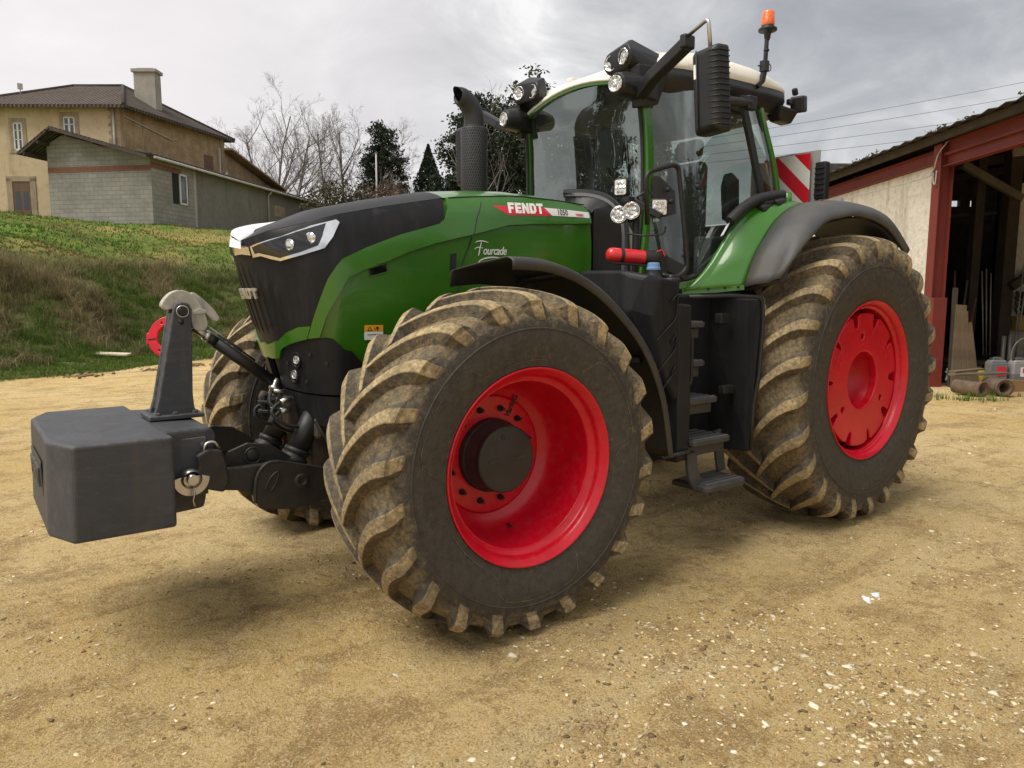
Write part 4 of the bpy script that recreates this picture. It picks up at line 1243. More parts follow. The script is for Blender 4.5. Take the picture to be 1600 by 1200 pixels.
# corner lamp pods
def lens_disc(name, c, n, r, parent, mat=M_LENS, deep=.012, body=True):
    n = Vector(n).normalized(); Mx = frame(Vector(c), n.cross(Vector((0, 0, 1))), Vector((0, 0, 1)))
    if (Mx.to_3x3() @ Vector((0, 0, 1))).dot(n) < 0: Mx = Mx @ Matrix.Rotation(pi, 4, 'Y')
    mb = MB(); mb.lathe([(0, r), (deep, r * .98), (deep * 1.15, r * .90), (deep * .5, r * .84), (deep * .7, r * .5), (deep * 1.0, r * .2), (deep, .0005)], 24, 'z', M=Mx)
    return mb.build(name, mat, parent)
def ring_pts(c, n, r, k=14):
    n = Vector(n).normalized(); a = n.cross(Vector((0, 0, 1))).normalized(); b = n.cross(a)
    return [tuple(Vector(c) + (a * cos(2 * pi * i / k) + b * sin(2 * pi * i / k)) * r) for i in range(k)]
for s in (1, -1):
    q = (lambda *p: (p[0], p[1] * s, p[2]))
    n1 = (1, .10 * s, -.10); n2 = (1, -.22 * s, -.10)
    c1, c2 = q(-1.50, .440, 3.385), q(-1.475, .585, 3.395)
    pm = hull(ring_pts(c1, n1, .078) + ring_pts(c2, n2, .080) + [q(-1.60, .42, 3.505), q(-1.56, .56, 3.535), q(-1.80, .62, 3.46), q(-1.86, .70, 3.40), q(-1.82, .74, 3.30), q(-1.60, .70, 3.29), q(-1.62, .40, 3.32), q(-1.66, .52, 3.27)])
    pod = pm.build('lamp_pod', M_BLACK, T, bevel=.014, bseg=3, angle=25)
    nn1 = Vector(n1).normalized() * .004; nn2 = Vector(n2).normalized() * .004
    lens_disc('lamp_lens', Vector(c1) + nn1, n1, .055, pod); lens_disc('lamp_lens', Vector(c2) + nn2, n2, .055, pod)
    n3 = (1, .12 * s, -.12); c3 = q(-1.355, .63, 3.185)
    pm = hull(ring_pts(c3, n3, .074) + ring_pts(Vector(c3) - Vector(n3).normalized() * .11, n3, .088) + [q(-1.62, .60, 3.24), q(-1.66, .74, 3.24), q(-1.66, .74, 3.10), q(-1.62, .60, 3.10)])
    pod2 = pm.build('lamp_pod', M_BLACK, T, bevel=.012, bseg=3, angle=25)
    lens_disc('lamp_lens', Vector(c3) + Vector(n3).normalized() * .004, n3, .055, pod2)
    jb = MB(); hull([q(-1.50, .62, 3.33), q(-1.50, .70, 3.33), q(-1.75, .76, 3.33), q(-1.72, .62, 3.33), q(-1.52, .62, 3.05), q(-1.54, .70, 3.05), q(-1.68, .72, 3.08), q(-1.68, .64, 3.08)], jb)
    jb.build('lamp_bracket', M_BLACK, T, bevel=.01)
    # mirror arm, steel stay and ribbed housing
    am = MB(); am.bar([q(-1.52, .70, 3.13), q(-1.47, .86, 3.20), q(-1.47, 1.13, 3.335)], .085, .075); am.box(q(-1.47, 1.135, 3.345), (.10, .05, .085), (0, 0, 0))
    mir_arm = am.build('mirror_arm', M_BLACK, T, bevel=.012)
    st = MB(); st.tube(fillet([q(-1.45, 1.12, 3.36), q(-1.43, 1.325, 3.425), q(-1.45, 1.335, 3.22)], .035, 6), .0125, 8)
    st.build('mirror_stay', M_STEEL, mir_arm)
    Mm = Matrix.Translation(Vector(q(-1.47, 1.335, 3.005))) @ Matrix.Rotation(-.10 * s, 4, 'Z') @ Matrix.Rotation(.04 * s, 4, 'X') @ Matrix.Rotation(.05, 4, 'Y')
    mm = MB()
    hull([Mm @ Vector(p) for p in [(a, b * s, c) for a in (-.055, .045) for b in (-.105, .105) for c in (-.252, .252)] + [(.075, b * s, c) for b in (-.07, .08) for c in (-.225, .225)]], mm)
    mh = mm.build('mirror_housing', M_BLACK, mir_arm, bevel=.022, bseg=3, angle=20)
    rb = MB()
    for k in range(14):
        zc = -.215 + k * .033
        pts = [Mm @ Vector((x_, y_ * s, zc)) for x_, y_ in ((.0715, .030), (.0745, .075), (.055, .104), (.045, .1095), (-.045, .1085))]
        rb.tube(fillet(pts, .012, 3), .0036, 6)
    rb.tube([Mm @ Vector((.081, -.04 * s, -.24)), Mm @ Vector((.081, -.04 * s, .24))], .004, 6)
    rb.build('housing_rib', M_BLACK, mir_arm)
    gl = MB(); gl.add([Mm @ Vector((-.0565, a * s, b)) for a, b in ((-.085, -.25), (.085, -.25), (.085, .25), (-.085, .25))], [(0, 1, 2, 3)]); gl.build('mirror_glass', M_CHROME, mir_arm)
    mk = MB(); Mt = Mm @ frame((.082, -.055 * s, .12), (0, 0, 1), (0, 1, 0)); vs, fs = plate([rrect(0, 0, .085, .018, .004)], .001); mk.add(vs, fs, False, 0, Mt); mk.build('housing_sticker', M_WHITETXT, mir_arm)
    # small camera arm at the rear of the door header
    cm = MB(); cm.cyl(q(-2.12, .80, 3.17), q(-2.44, .93, 3.165), .040, 14, r2=.034); cm.box(q(-2.45, .925, 3.17), (.10, .05, .10)); cm.build('side_lamp', M_BLACK, T, bevel=.008)
# rear roof lamps
for s in (1, -1):
    q = (lambda *p: (p[0], p[1] * s, p[2]))
    mb = MB(); hull([q(-3.05, .62, 3.28), q(-3.05, .80, 3.28), q(-3.30, .80, 3.27), q(-3.30, .62, 3.27), q(-3.08, .66, 3.17), q(-3.08, .76, 3.17), q(-3.25, .76, 3.16), q(-3.25, .66, 3.16)], mb)
    mb.build('lamp_pod', M_BLACK, T, bevel=.02)
    mb = MB(); mb.box(q(-3.34, .76, 3.33), (.12, .11, .13), (0, .2, .3 * s)); mb.box(q(-3.27, .74, 3.34), (.10, .05, .05)); mb.box(q(-3.31, .74, 3.43), (.03, .05, .06), (0, .4, 0)); mb.build('lamp_pod', M_BLACK, T, bevel=.014)
# beacon on its pole
bc = MB()
bc.bar([(-2.70, .80, 3.355), (-2.74, .815, 3.40), (-2.76, .82, 3.50)], .035, .035)
bc.box((-2.755, .82, 3.51), (.055, .05, .08)); bc.cyl((-2.76, .82, 3.46), (-2.765, .825, 3.715), .0165, 12); bc.cyl((-2.765, .825, 3.62), (-2.765, .825, 3.635), .021, 12)
bc.tube([(-2.79 + .028 * cos(a), .835, 3.505 + .028 * sin(a)) for a in np.linspace(0, 2 * pi, 15)[:-1]], .004, 6, closed=True)
bc.tube([(-2.70, .80, 3.51), (-2.80, .83, 3.505)], .006, 6)
pole = bc.build('beacon_pole', M_BLACK, T, bevel=.004)
bb = MB(); bb.lathe([(3.70, .016), (3.715, .022), (3.75, .026), (3.765, .040), (3.768, .068), (3.783, .069), (3.786, .050), (3.806, .048), (3.806, .0005)], 28, 'z', (-2.767, .827, 0)); bb.build('beacon_base', M_BLACK, pole)
def mat_amber():
    m = bpy.data.materials.new('amber_lens'); t = NT(m)
    w_ = t.n('ShaderNodeTexWave', i_Vector=t.coord('Object'), i_Scale=38.0, bands_direction='Z').outputs[0]
    p = t.bsdf(t.mix(w_, (.78, .10, .008), (1.0, .22, .02)), .18, 0, t.bump(w_, .4, .004), .6)
    p.inputs['Subsurface Weight'].default_value = .5; p.inputs['Subsurface Radius'].default_value = (.06, .02, .005); return m
bl = MB(); bl.lathe([(3.806, .046), (3.815, .050), (3.895, .047), (3.906, .042), (3.911, .034), (3.914, .0005)], 28, 'z', (-2.767, .827, 0)); bl.build('beacon_lens', mat_amber(), pole)

# interior: floor, seat, console, wheel, rear bulkhead
it = MB()
it.box((-2.3, 0, 1.72), (1.5, 1.45, .12)); it.box((-2.95, 0, 2.05), (.12, 1.40, .62)); it.box((-2.55, .72, 2.0), (.7, .16, .42)); it.box((-2.55, -.72, 2.0), (.7, .16, .42))
hull([(-1.62, .30, 1.8), (-1.62, -.30, 1.8), (-1.95, .22, 1.8), (-1.95, -.22, 1.8), (-1.60, .30, 2.36), (-1.60, -.30, 2.36), (-1.80, .24, 2.42), (-1.80, -.24, 2.42)], it)
it.build('cab_interior', M_DARKIN, T, bevel=.02)
hl_ = MB(); hl_.box((-2.35, 0, 3.19), (1.3, 1.2, .05)); hl_.build('headlining', M_DARKIN, T, bevel=.02)
se = MB(); se.box((-2.55, 0, 2.16), (.52, .54, .16), (0, -.05, 0)); hull([(-2.74, .26, 2.2), (-2.74, -.26, 2.2), (-2.86, .26, 2.2), (-2.86, -.26, 2.2), (-2.84, .20, 2.92), (-2.84, -.20, 2.92), (-2.94, .20, 2.90), (-2.94, -.20, 2.90)], se)
se.box((-2.90, 0, 3.02), (.10, .28, .18), (0, -.15, 0)); se.build('seat', mk_mat('seat_cloth', (.06, .06, .064), .9, bump=.2, bscale=90), T, bevel=.05, bseg=3)
ar = MB(); ar.box((-2.42, -.36, 2.42), (.55, .16, .10)); ar.box((-2.18, -.40, 2.62), (.04, .26, .20), (0, -.3, .3))
hull([(-2.50, .66, 2.35), (-2.64, .66, 2.33), (-2.50, .74, 2.35), (-2.64, .74, 2.33), (-2.47, .66, 2.60), (-2.62, .66, 2.66), (-2.47, .74, 2.60), (-2.62, .74, 2.66), (-2.48, .68, 2.70), (-2.60, .68, 2.73)], ar)
ar.build('armrest', M_BLACK, T, bevel=.025)
sw = MB(); cW = Vector((-2.02, 0, 2.55)); nW = Vector((-.5, 0, .85)).normalized(); aW = Vector((0, 1, 0)); bW = nW.cross(aW)
sw.tube([cW + (aW * cos(a) + bW * sin(a)) * .19 for a in np.linspace(0, 2 * pi, 33)[:-1]], .016, 8, closed=True)
for a in (.3, pi - .3, -pi / 2): sw.tube([cW - nW * .03, cW + (aW * cos(a) + bW * sin(a)) * .185], .012, 6)
sw.cyl(cW - nW * .04, (-1.82, 0, 2.25), .035, 10); sw.build('steering_wheel', M_BLACK, T)
# sun blind and display inside the windscreen
dp = MB(); dp.box((-1.75, .18, 2.88), (.015, .30, .30), (0, -.08, 0)); dp.build('display_panel', M_BLACK, T)
cw = MB()     # scuttle between the bonnet and the windscreen, with a curved black trim on each side
for s in (1, -1):
    q = (lambda *p: (p[0], p[1] * s, p[2]))
    arc = [q(-1.28, .20, 2.50), q(-1.38, .36, 2.49), q(-1.47, .47, 2.44), q(-1.53, .53, 2.34), q(-1.55, .55, 2.22), q(-1.55, .555, 2.0), q(-1.55, .555, 1.6)]
    cw.tube(catmull(arc, 4), .030, 8)
    cw.grid([[q(-1.33, .05, z) if False else q(x - .0, y - .0, z) for x, y, z in [(a[0], abs(a[1]), a[2]) for a in catmull(arc, 4)]], [q(-1.30, .49, min(z, 2.36)) if z < 2.42 else q(-1.30, y, min(z - .1, 2.40)) for x, y, z in [(a[0], abs(a[1]), a[2]) for a in catmull(arc, 4)]]], True)
cw.box((-1.44, 0, 1.95), (.20, .96, .84)); cw.build('scuttle', M_BLACK, T, bevel=.01)
ps_ = MB(); hull([(-1.60, .52, 1.84), (-1.60, .64, 1.84), (-1.56, .55, 2.30), (-1.58, .64, 2.16), (-1.58, .52, 2.30), (-1.62, .64, 2.1), (-1.62, .50, 2.28)], ps_); ps_.build('footwell_panel', mk_mat('grey_footwell', (.16, .165, .15), .7, dust=.2), T)

# exhaust stack
def mat_perf():
    m = bpy.data.materials.new('perforated_steel'); t = NT(m)
    sp = t.n('ShaderNodeSeparateXYZ', i_Vector=t.coord('Object'))
    a = t.math('ARCTAN2', sp.outputs[1], sp.outputs[0]); u = t.math('MULTIPLY', a, 36 / (2 * pi)); v = t.math('MULTIPLY', sp.outputs[2], 48.0)
    def cells(du, dv):
        fu = t.math('SUBTRACT', t.math('FRACT', t.math('ADD', u, du + 40)), .5); fv = t.math('SUBTRACT', t.math('FRACT', t.math('ADD', t.math('MULTIPLY', v, .5), dv)), .5)
        return t.math('ADD', t.math('MULTIPLY', fu, fu), t.math('MULTIPLY', t.math('MULTIPLY', fv, fv), 1.6))
    d = t.math('MINIMUM', cells(0, 0), cells(.5, .5)); h = t.ramp(d, [(.055, 0), (.085, 1)])
    n = t.noise(t.coord('Object'), 12, 5, .6)
    c = t.mix(h, (.002, .002, .002), t.mix(n, (.028, .029, .032), (.060, .060, .062)))
    t.bsdf(c, .5, .2, t.bump(h, .8, .006)); return m
ex = MB(); ex.lathe([(-.55, .085), (0.0, .100), (.02, .104), (.50, .104), (.515, .100), (.515, .0005)], 40, 'z'); 
exo = ex.build('exhaust_guard', mat_perf(), T); exo.location = (-1.00, -.55, 2.535)
ep = MB(); E0 = Vector((-1.00, -.55, 3.04))
path = catmull([(0, 0, 0), (0, 0, .07), (.015, 0, .135), (.060, 0, .195), (.115, 0, .228), (.150, 0, .236)], 5)
n_ = len(path); ep.tube([E0 + Vector(p) for p in path], [interp(i / (n_ - 1), [0, .5, .8, 1], [.078, .077, .070, .058]) for i in range(n_)], 24, caps=False)
for i in range(len(ep.v) - 24, len(ep.v)):
    x_, y_, z_ = ep.v[i]; k_ = z_ - (E0.z + .236); ep.v[i] = (x_ + k_ * 1.0 - .02, y_, z_)
ep.lathe([(0, .078), (.02, .081), (.03, .078)], 24, 'z', (-1.00, -.55, 3.035))
ep.build('exhaust_pipe', mk_mat('exhaust_black', (.03, .031, .033), .5, .3, dust=.1, dustcol=(.12, .11, .10)), T)
# ------------------------------------------------------------------ mudguards
def resample(P, n):
    P = [np.array(p, float) for p in P]; d = [0.0]
    for a, b in zip(P, P[1:]): d.append(d[-1] + np.linalg.norm(b - a))
    return [tuple(float(np.interp(t, d, [p[k] for p in P])) for k in range(3)) for t in np.linspace(0, d[-1], n)]
FI = [(-1.86, .83, 1.795), (-2.00, .89, 1.93), (-2.15, .91, 2.11), (-2.27, .93, 2.265), (-2.44, .935, 2.39), (-2.60, .935, 2.45), (-2.78, .94, 2.485)]
FS = [(-2.17, 1.13, 1.825), (-2.28, 1.13, 2.05), (-2.45, 1.12, 2.23), (-2.56, 1.11, 2.32), (-2.70, 1.10, 2.40), (-2.80, 1.09, 2.44), (-2.95, 1.08, 2.475)]
GS = FS + [(-3.3, 1.08, 2.50), (-3.7, 1.10, 2.42), (-4.0, 1.13, 2.18)]
GK = [(-2.225, 1.29, 1.855), (-2.32, 1.30, 2.06), (-2.46, 1.30, 2.26), (-2.70, 1.30, 2.41), (-2.89, 1.30, 2.455), (-3.30, 1.33, 2.475), (-3.70, 1.36, 2.395), (-4.01, 1.39, 2.165)]
GL = [(-2.235, 1.37, 1.885), (-2.27, 1.42, 1.99), (-2.44, 1.435, 2.15), (-2.67, 1.435, 2.30), (-2.89, 1.435, 2.352), (-3.11, 1.435, 2.382), (-3.41, 1.435, 2.362), (-3.67, 1.435, 2.292), (-3.95, 1.435, 2.12)]
for s in (1, -1):
    q = lambda P: [(x, y * s, z) for x, y, z in P]
    i_, s_ = resample(catmull(FI, 5), 26), resample(catmull(FS, 5), 26)
    rows = []
    for a, b in zip(i_, s_):
        a, b = Vector(a), Vector(b); rad = Vector((a.x + 3.3, 0, a.z - 1.115)).normalized(); row = []
        for t_ in (0, .04, .18, .22, .30, .45, .6, .75, .9, 1.0):
            bulge = .018 * sin(pi * t_) + (.012 if .03 < t_ < .20 else 0)
            row.append(tuple(a.lerp(b, t_) + rad * bulge))
        rows.append(q(row))
    g1 = MB(); g1.grid(rows, True); go = g1.build('mudguard', M_GREEN, T, solid=.012)
    # lower turned edge with small bolts
    gb = MB(); gb.bar(q([FI[0], (-2.02, .98, 1.803), FS[0]]), .012, .035)
    gb.build('mudguard_edge', M_GREEN, go)
    for t_ in (.45, .72, .93):
        b_ = MB(); p = Vector(FI[0]).lerp(Vector(FS[0]), t_); b_.cyl((p.x + .01, p.y * s, p.z + .004), (p.x + .022, p.y * s, p.z + .004), .008, 8); b_.build('bolt', M_BLACK, go)
    cm_ = [resample(catmull(P, 5), 34) for P in (GS, GK, GL)]
    rows = []
    for a, k, l in zip(*cm_):
        a, k, l = Vector(a), Vector(k), Vector(l); rad = Vector((k.x + 3.3, 0, k.z - 1.115)).normalized()
        row = [a + rad * .003, a.lerp(k, .5) + rad * .014, a.lerp(k, .85) + rad * .008, k, k.lerp(l, .35) + rad * .018 + Vector((0, .012, 0)), k.lerp(l, .7) + rad * .012 + Vector((0, .014, 0)), l, l - rad * .02 - Vector((0, .004, 0)), l - rad * .022 - Vector((0, .03, 0))]
        rows.append(q([tuple(v) for v in row]))
    g2 = MB(); g2.grid(rows, True); g2.build('mudguard_extension', M_GREY, T, solid=.010)
    # black liner under the guard
    rows = []
    for a, l in zip(cm_[0], cm_[2]):
        c = Vector((-3.3, 0, 1.115)); f = lambda v, k: tuple(Vector((c.x + (v[0] - c.x) * k, v[1], c.z + (v[2] - c.z) * k)))
        rows.append(q([f((a[0], .70, a[2]), .965), f(a, .965), f((l[0], 1.40, l[2]), .975)]))
    g3 = MB(); g3.grid(rows, True); g3.build('mudguard_liner', M_BLACK, T, solid=.008)
    # rubber sleeve, hinge cover and marker light behind the door
    hs = MB(); hs.tube(q(catmull([(-2.21, .955, 2.30), (-2.34, .97, 2.40), (-2.50, .98, 2.475), (-2.68, .985, 2.515), (-2.85, .97, 2.54)], 5)), .040, 14)
    hs.tube(q(catmull([(-2.55, .995, 2.45), (-2.68, 1.0, 2.47), (-2.82, .98, 2.50)], 5)), .022, 10)
    hull(q([(-2.50, .97, 2.44), (-2.60, .97, 2.50), (-2.50, 1.03, 2.42), (-2.53, 1.02, 2.33), (-2.60, 1.04, 2.34), (-2.66, 1.02, 2.45)]), hs)
    hull(q([(-2.66, .99, 2.50), (-2.78, .99, 2.53), (-2.66, 1.05, 2.47), (-2.68, 1.04, 2.38), (-2.80, 1.05, 2.40), (-2.80, 1.03, 2.50)]), hs)
    hs.build('rubber_sleeve', M_RUBBER, T, bevel=.008)
    gp = MB(); gp.cyl((-2.86, 1.0 * s, 2.44), (-2.86, 1.0 * s, 2.555), .032, 14); gp.build('filler_neck', M_GREEN, T)
    # number plate strip along the door edge
    M1 = frame((-2.205, .935 * s, 2.262), (-.60, .03 * s, .80) if s > 0 else (.60, .03, -.80), (.25, .8 * s, .25))
    npz = MB(); vs, fs = plate([rrect(0, 0, .165, .034, .004)], .003); npz.add(vs, fs, False, 0, M1); np_o = npz.build('number_strip', M_WHITETXT, T)
    npt = MB(); vs, fs = text_data('20374', .036, .001, .0008); npt.add([(v[0], v[1], v[2] + .0022) for v in vs], fs, False, 0, M1); npt.build('lettering', M_BLACK, np_o)

# rear warning board with red and white stripes
def mat_board():
    m = bpy.data.materials.new('striped_board'); t = NT(m)
    sp = t.n('ShaderNodeSeparateXYZ', i_Vector=t.coord('Object'))
    d = t.math('FRACT', t.math('MULTIPLY', t.math('ADD', t.math('ADD', sp.outputs[1], sp.outputs[2]), 10.045), 3.34))
    n = t.noise(t.coord('Object'), 18, 5, .7)
    st = t.math('GREATER_THAN', d, .5)
    c = t.mix(st, (.62, .61, .57), (.50, .006, .018)); c = t.mix(t.math('MULTIPLY', t.ramp(n, [(.6, 0), (.8, 1)]), .4), c, (.35, .30, .24))
    t.bsdf(c, .4); return m
M_BOARD = mat_board()
for s in (1, -1):
    b = MB(); b.box((0, 0, 0), (.012, .43, .43)); bo = b.build('warning_board', M_BOARD, T, bevel=.004); bo.location = (-3.36, .665 * s, 2.715)
    if s < 0: bo.rotation_euler = (pi / 2, 0, 0)
    c = MB(); c.box((-3.40, .70 * s, 2.73), (.01, .48, .44)); c.bar([(-3.40, .6 * s, 2.5), (-3.40, .95 * s, 2.5), (-3.40, 1.15 * s, 2.53)], .03, .04); c.bar([(-3.0, .8 * s, 2.42), (-3.4, .85 * s, 2.50)], .05, .03); c.build('board_bracket', mk_mat('grey_bracket', (.30, .30, .29), .5) if s > 0 else bpy.data.materials['grey_bracket'], T)
    l = MB(); l.box((-3.40, .965 * s, 2.70), (.075, .095, .30)); lo_ = l.build('marker_lamp', M_BLACK, T, bevel=.014, bseg=3)
    for k in range(6):
        r_ = MB(); r_.box((-3.359, .965 * s, 2.59 + k * .042), (.012, .085, .010)); r_.build('lamp_rib', M_BLACK, lo_)

# ------------------------------------------------------------------ front mudguards
for s in (1, -1):
    q = lambda P: [(x, y * s, z) for x, y, z in P]
    LO = catmull([(.03, 1.30, 1.945), (-.20, 1.31, 1.935), (-.45, 1.31, 1.868), (-.70, 1.31, 1.725), (-.985, 1.31, 1.462), (-1.165, 1.31, 1.135), (-1.255, 1.31, .745)], 6)
    LI_ = catmull([(.05, .74, 1.895), (-.20, .74, 1.91), (-.45, .74, 1.86), (-.70, .74, 1.725), (-.985, .74, 1.462), (-1.165, .74, 1.135), (-1.255, .74, .745)], 6)
    rows = []
    for a, b in zip(LI_, LO):
        a, b = Vector(a), Vector(b); rad = Vector((b.x, 0, b.z - .885)).normalized()
        rows.append(q([tuple(v) for v in (a - rad * .085 - Vector((0, .01, 0)), a - rad * .004, a + rad * .012 + Vector((0, .03, 0)), a.lerp(b, .5) + rad * .020, b + rad * .018 - Vector((0, .05, 0)), b + rad * .006 - Vector((0, .012, 0)), b - rad * .008, b - rad * .052 - Vector((0, .002, 0)))]))
    g = MB(); g.grid(rows, True); fg = g.build('front_mudguard', mk_mat('muddy_guard_plastic', (.028, .028, .030), .5, dust=.18, dust_scale=5, dustcol=(.20, .14, .07)) if s > 0 else bpy.data.materials['muddy_guard_plastic'], T, solid=.007)
    br = MB(); br.tube(q([(-.35, .40, 1.55), (-.42, .62, 1.72), (-.45, .80, 1.86), (-.45, 1.15, 1.88)]), .026, 10); br.build('mudguard_stay', M_BLACK, T); br = MB(); br.tube(q([(-.9, .45, 1.2), (-1.02, .8, 1.36), (-1.05, 1.2, 1.37)]), .024, 10); br.build('mudguard_stay', M_BLACK, T)

# ------------------------------------------------------------------ lower front casting cover with work lamps
BLK = [(0.099, 1.393), (0.212, 1.397), (0.266, 1.446), (0.328, 1.464), (0.406, 1.485), (0.493, 1.502), (0.586, 1.514), (0.675, 1.52), (0.749, 1.522), (0.851, 1.515), (0.932, 1.485), (1.023, 1.445), (1.13, 1.222), (1.16, 1.195), (0.717, 1.201), (0.446, 1.206), (0.099, 1.226)]
panel_mesh(BLK, .0, .03).build('front_cover', M_DKPL, T)
BL2 = [(0.063, 1.212), (0.446, 1.194), (0.717, 1.189), (1.16, 1.183), (1.16, 1.0), (0.783, 1.001), (0.499, 1.02), (0.08, 1.019)]
panel_mesh(BL2, -.006, .03).build('lower_front_cover', M_DKPL, T)
def hood_frame(p, z, off, s):
    c = Vector(hood_pt(p, z, off)); n = (Vector(hood_pt(p, z, off + .05)) - c).normalized(); c.y *= s; n.y *= s
    return c, n
for s in (1, -1):
    for p, z, r in ((0.422, 1.396, .024), (0.352, 1.31, .026)):
        c, n = hood_frame(p, z, .002, s)
        rg = MB(); Mx = frame(c, n.cross(Vector((0, 0, 1))), Vector((0, 0, 1)))
        if (Mx.to_3x3() @ Vector((0, 0, 1))).dot(n) < 0: Mx = Mx @ Matrix.Rotation(pi, 4, 'Y')
        rg.lathe([(-.01, r * 1.55), (.006, r * 1.5), (.009, r * 1.25), (.002, r * 1.05), (-.004, r)], 24, 'z', M=Mx @ Matrix.Diagonal((.85, 1.35, 1, 1))); rg.build('lamp_bezel', M_DKPL, T)
        lens_disc('work_lamp', c + n * .001, (n + Vector((.3, 0, .1))).normalized(), r, T, deep=.006)
    for p, z in ((0.584, 1.431), (0.757, 1.383), (0.487, 1.272), (0.295, 1.373)):
        c, n = hood_frame(p, z, .001, s); b_ = MB(); b_.cyl(c, c + n * .006, .011, 10); b_.build('cover_bolt', M_RUBBER, T)

# ------------------------------------------------------------------ chassis, axles, underside
ch = MB()
ch.box((-.25, 0, 1.20), (1.9, .64, .55)); ch.box((.45, 0, .95), (.5, .50, .50)); ch.box((-2.2, 0, 1.15), (2.2, .72, .62)); ch.box((-1.2, 0, 1.35), (1.2, .9, .60)); ch.box((-3.3, 0, 1.15), (.9, .8, .8))
hull([(.22, 1.0, .80), (.22, 1.0, .98), (-.22, 1.0, .80), (-.22, 1.0, .98), (.20, .3, .66), (.20, .3, 1.02), (-.20, .3, .66), (-.20, .3, 1.02)], ch)
hull([(.22, -1.0, .80), (.22, -1.0, .98), (-.22, -1.0, .80), (-.22, -1.0, .98), (.20, -.3, .66), (.20, -.3, 1.02), (-.20, -.3, .66), (-.20, -.3, 1.02)], ch)
ch.lathe([(-1.1, .20), (-.6, .24), (.6, .24), (1.1, .20)], 24, 'y', (-3.3, 0, 1.115))
ch.build('chassis', M_CAST, T, bevel=.025)
for s in (1, -1):
    hbx = MB(); hbx.lathe([(.62 * s, .20), (.70 * s, .36), (.84 * s, .43), (.86 * s, .43), (.90 * s, .40), (.90 * s, .0005)], 36, 'y', (0, 0, .885)); hbx.build('axle_hub', M_CAST, T)
    hb2 = MB(); hb2.lathe([(.60 * s, .25), (.72 * s, .44), (.93 * s, .47), (.93 * s, .0005)], 36, 'y', (-3.3, 0, 1.115)); hb2.build('axle_hub', M_CAST, T)
    cy = MB(); cy.cyl((.22, .55 * s, .93), (.16, .92 * s, .93), .035, 12); cy.build('steering_ram', M_CAST, T)

# front linkage: two lift rams, arms with hooks, top link
for s in (1, -1):
    y = .22 * s
    rm = MB(); rm.cyl((.66, y, 1.10), (.785, y, .855), .062, 18); rm.lathe([(0, .062), (.0, .074), (.022, .076), (.03, .068), (.042, .068), (.05, .082), (.075, .086), (.085, .07), (.10, .05)], 20, 'z', M=frame((.775, y, .875), (0, 1, 0), Vector((0, 1, 0)).cross(Vector((.455, 0, -.89))) * -1))
    rm.cyl((.785, y, .855), (.85, y, .73), .036, 14); rm.build('lift_ram', M_BLACK, T)
    # arm: inner blade, outer cover plate, hook
    ay = .42 * s
    ar_ = MB(); arm = [(1.30, .925), (1.35, .905), (1.345, .80), (1.315, .76), (1.17, .735), (1.07, .665), (.93, .620), (.74, .62), (.55, .70), (.55, .80), (.74, .775), (.90, .80), (1.02, .862), (1.16, .862), (1.25, .865)]
    ar_.prism(arm, ay - .022, ay + .022); ao = ar_.build('linkage_arm', M_BLACK, T, bevel=.008)
    pl_ = MB(); plt = [(1.12, .70), (1.105, .80), (1.05, .872), (.98, .878), (.90, .855), (.72, .80), (.60, .79), (.60, .66), (.76, .615), (.93, .600), (1.09, .632)]
    pl_.prism(plt, ay + .030 * s, ay + .058 * s); pl_.tube([(x, ay + .052 * s, z) for x, z in catmull([(1.112, .665), (1.10, .80), (1.045, .868), (.98, .872)], 4)], .010, 6)
    pl_.lathe([(0, .040), (.012 * s, .040), (.014 * s, .030), (.014 * s, .020), (.006 * s, .018), (.006 * s, .0005)], 20, 'y', (.86, ay + .058 * s, .75))
    pl_.tube([(x, ay + .060 * s, z) for x, z in catmull([(1.06, .73), (1.03, .79), (.985, .82), (1.0, .76), (1.03, .72)], 4)], .006, 6); pl_.build('linkage_cover', M_BLACK, ao, bevel=.006)
    rb_ = MB(); rb_.prism([(1.24, .86), (1.20, .93), (1.10, .965), (.98, .945), (.86, .86), (.95, .80), (1.18, .80)], ay - .10 * s, ay - .075 * s); rb_.lathe([(0, .028), (.02 * s, .028), (.02 * s, .0005)], 16, 'y', (1.08, ay - .075 * s, .90))
    rb_.tube([(1.08 + .045 * cos(a), ay - .055 * s, .90 + .045 * sin(a)) for a in np.linspace(0, 2 * pi, 19)[:-1]], .004, 6, closed=True); rb_.build('linkage_bracket', M_BLACK, ao, bevel=.006)
    hk = MB(); lp = [(1.27, .97), (1.34, .985), (1.395, .955), (1.385, .90), (1.40, .85), (1.36, .78), (1.27, .75), (1.24, .80), (1.25, .90)]
    hk.prism(lp, ay + .02 * s, ay + .060 * s); hk.build('hook_claw', M_BLACK, ao, bevel=.010)
    lv = MB(); lv.tube(fillet([(1.28, ay + .04 * s, .98), (1.30, ay + .04 * s, 1.02), (1.345, ay + .04 * s, 1.015), (1.36, ay + .04 * s, .97)], .02, 4), .007, 8); lv.build('hook_lever', M_STEEL, ao)
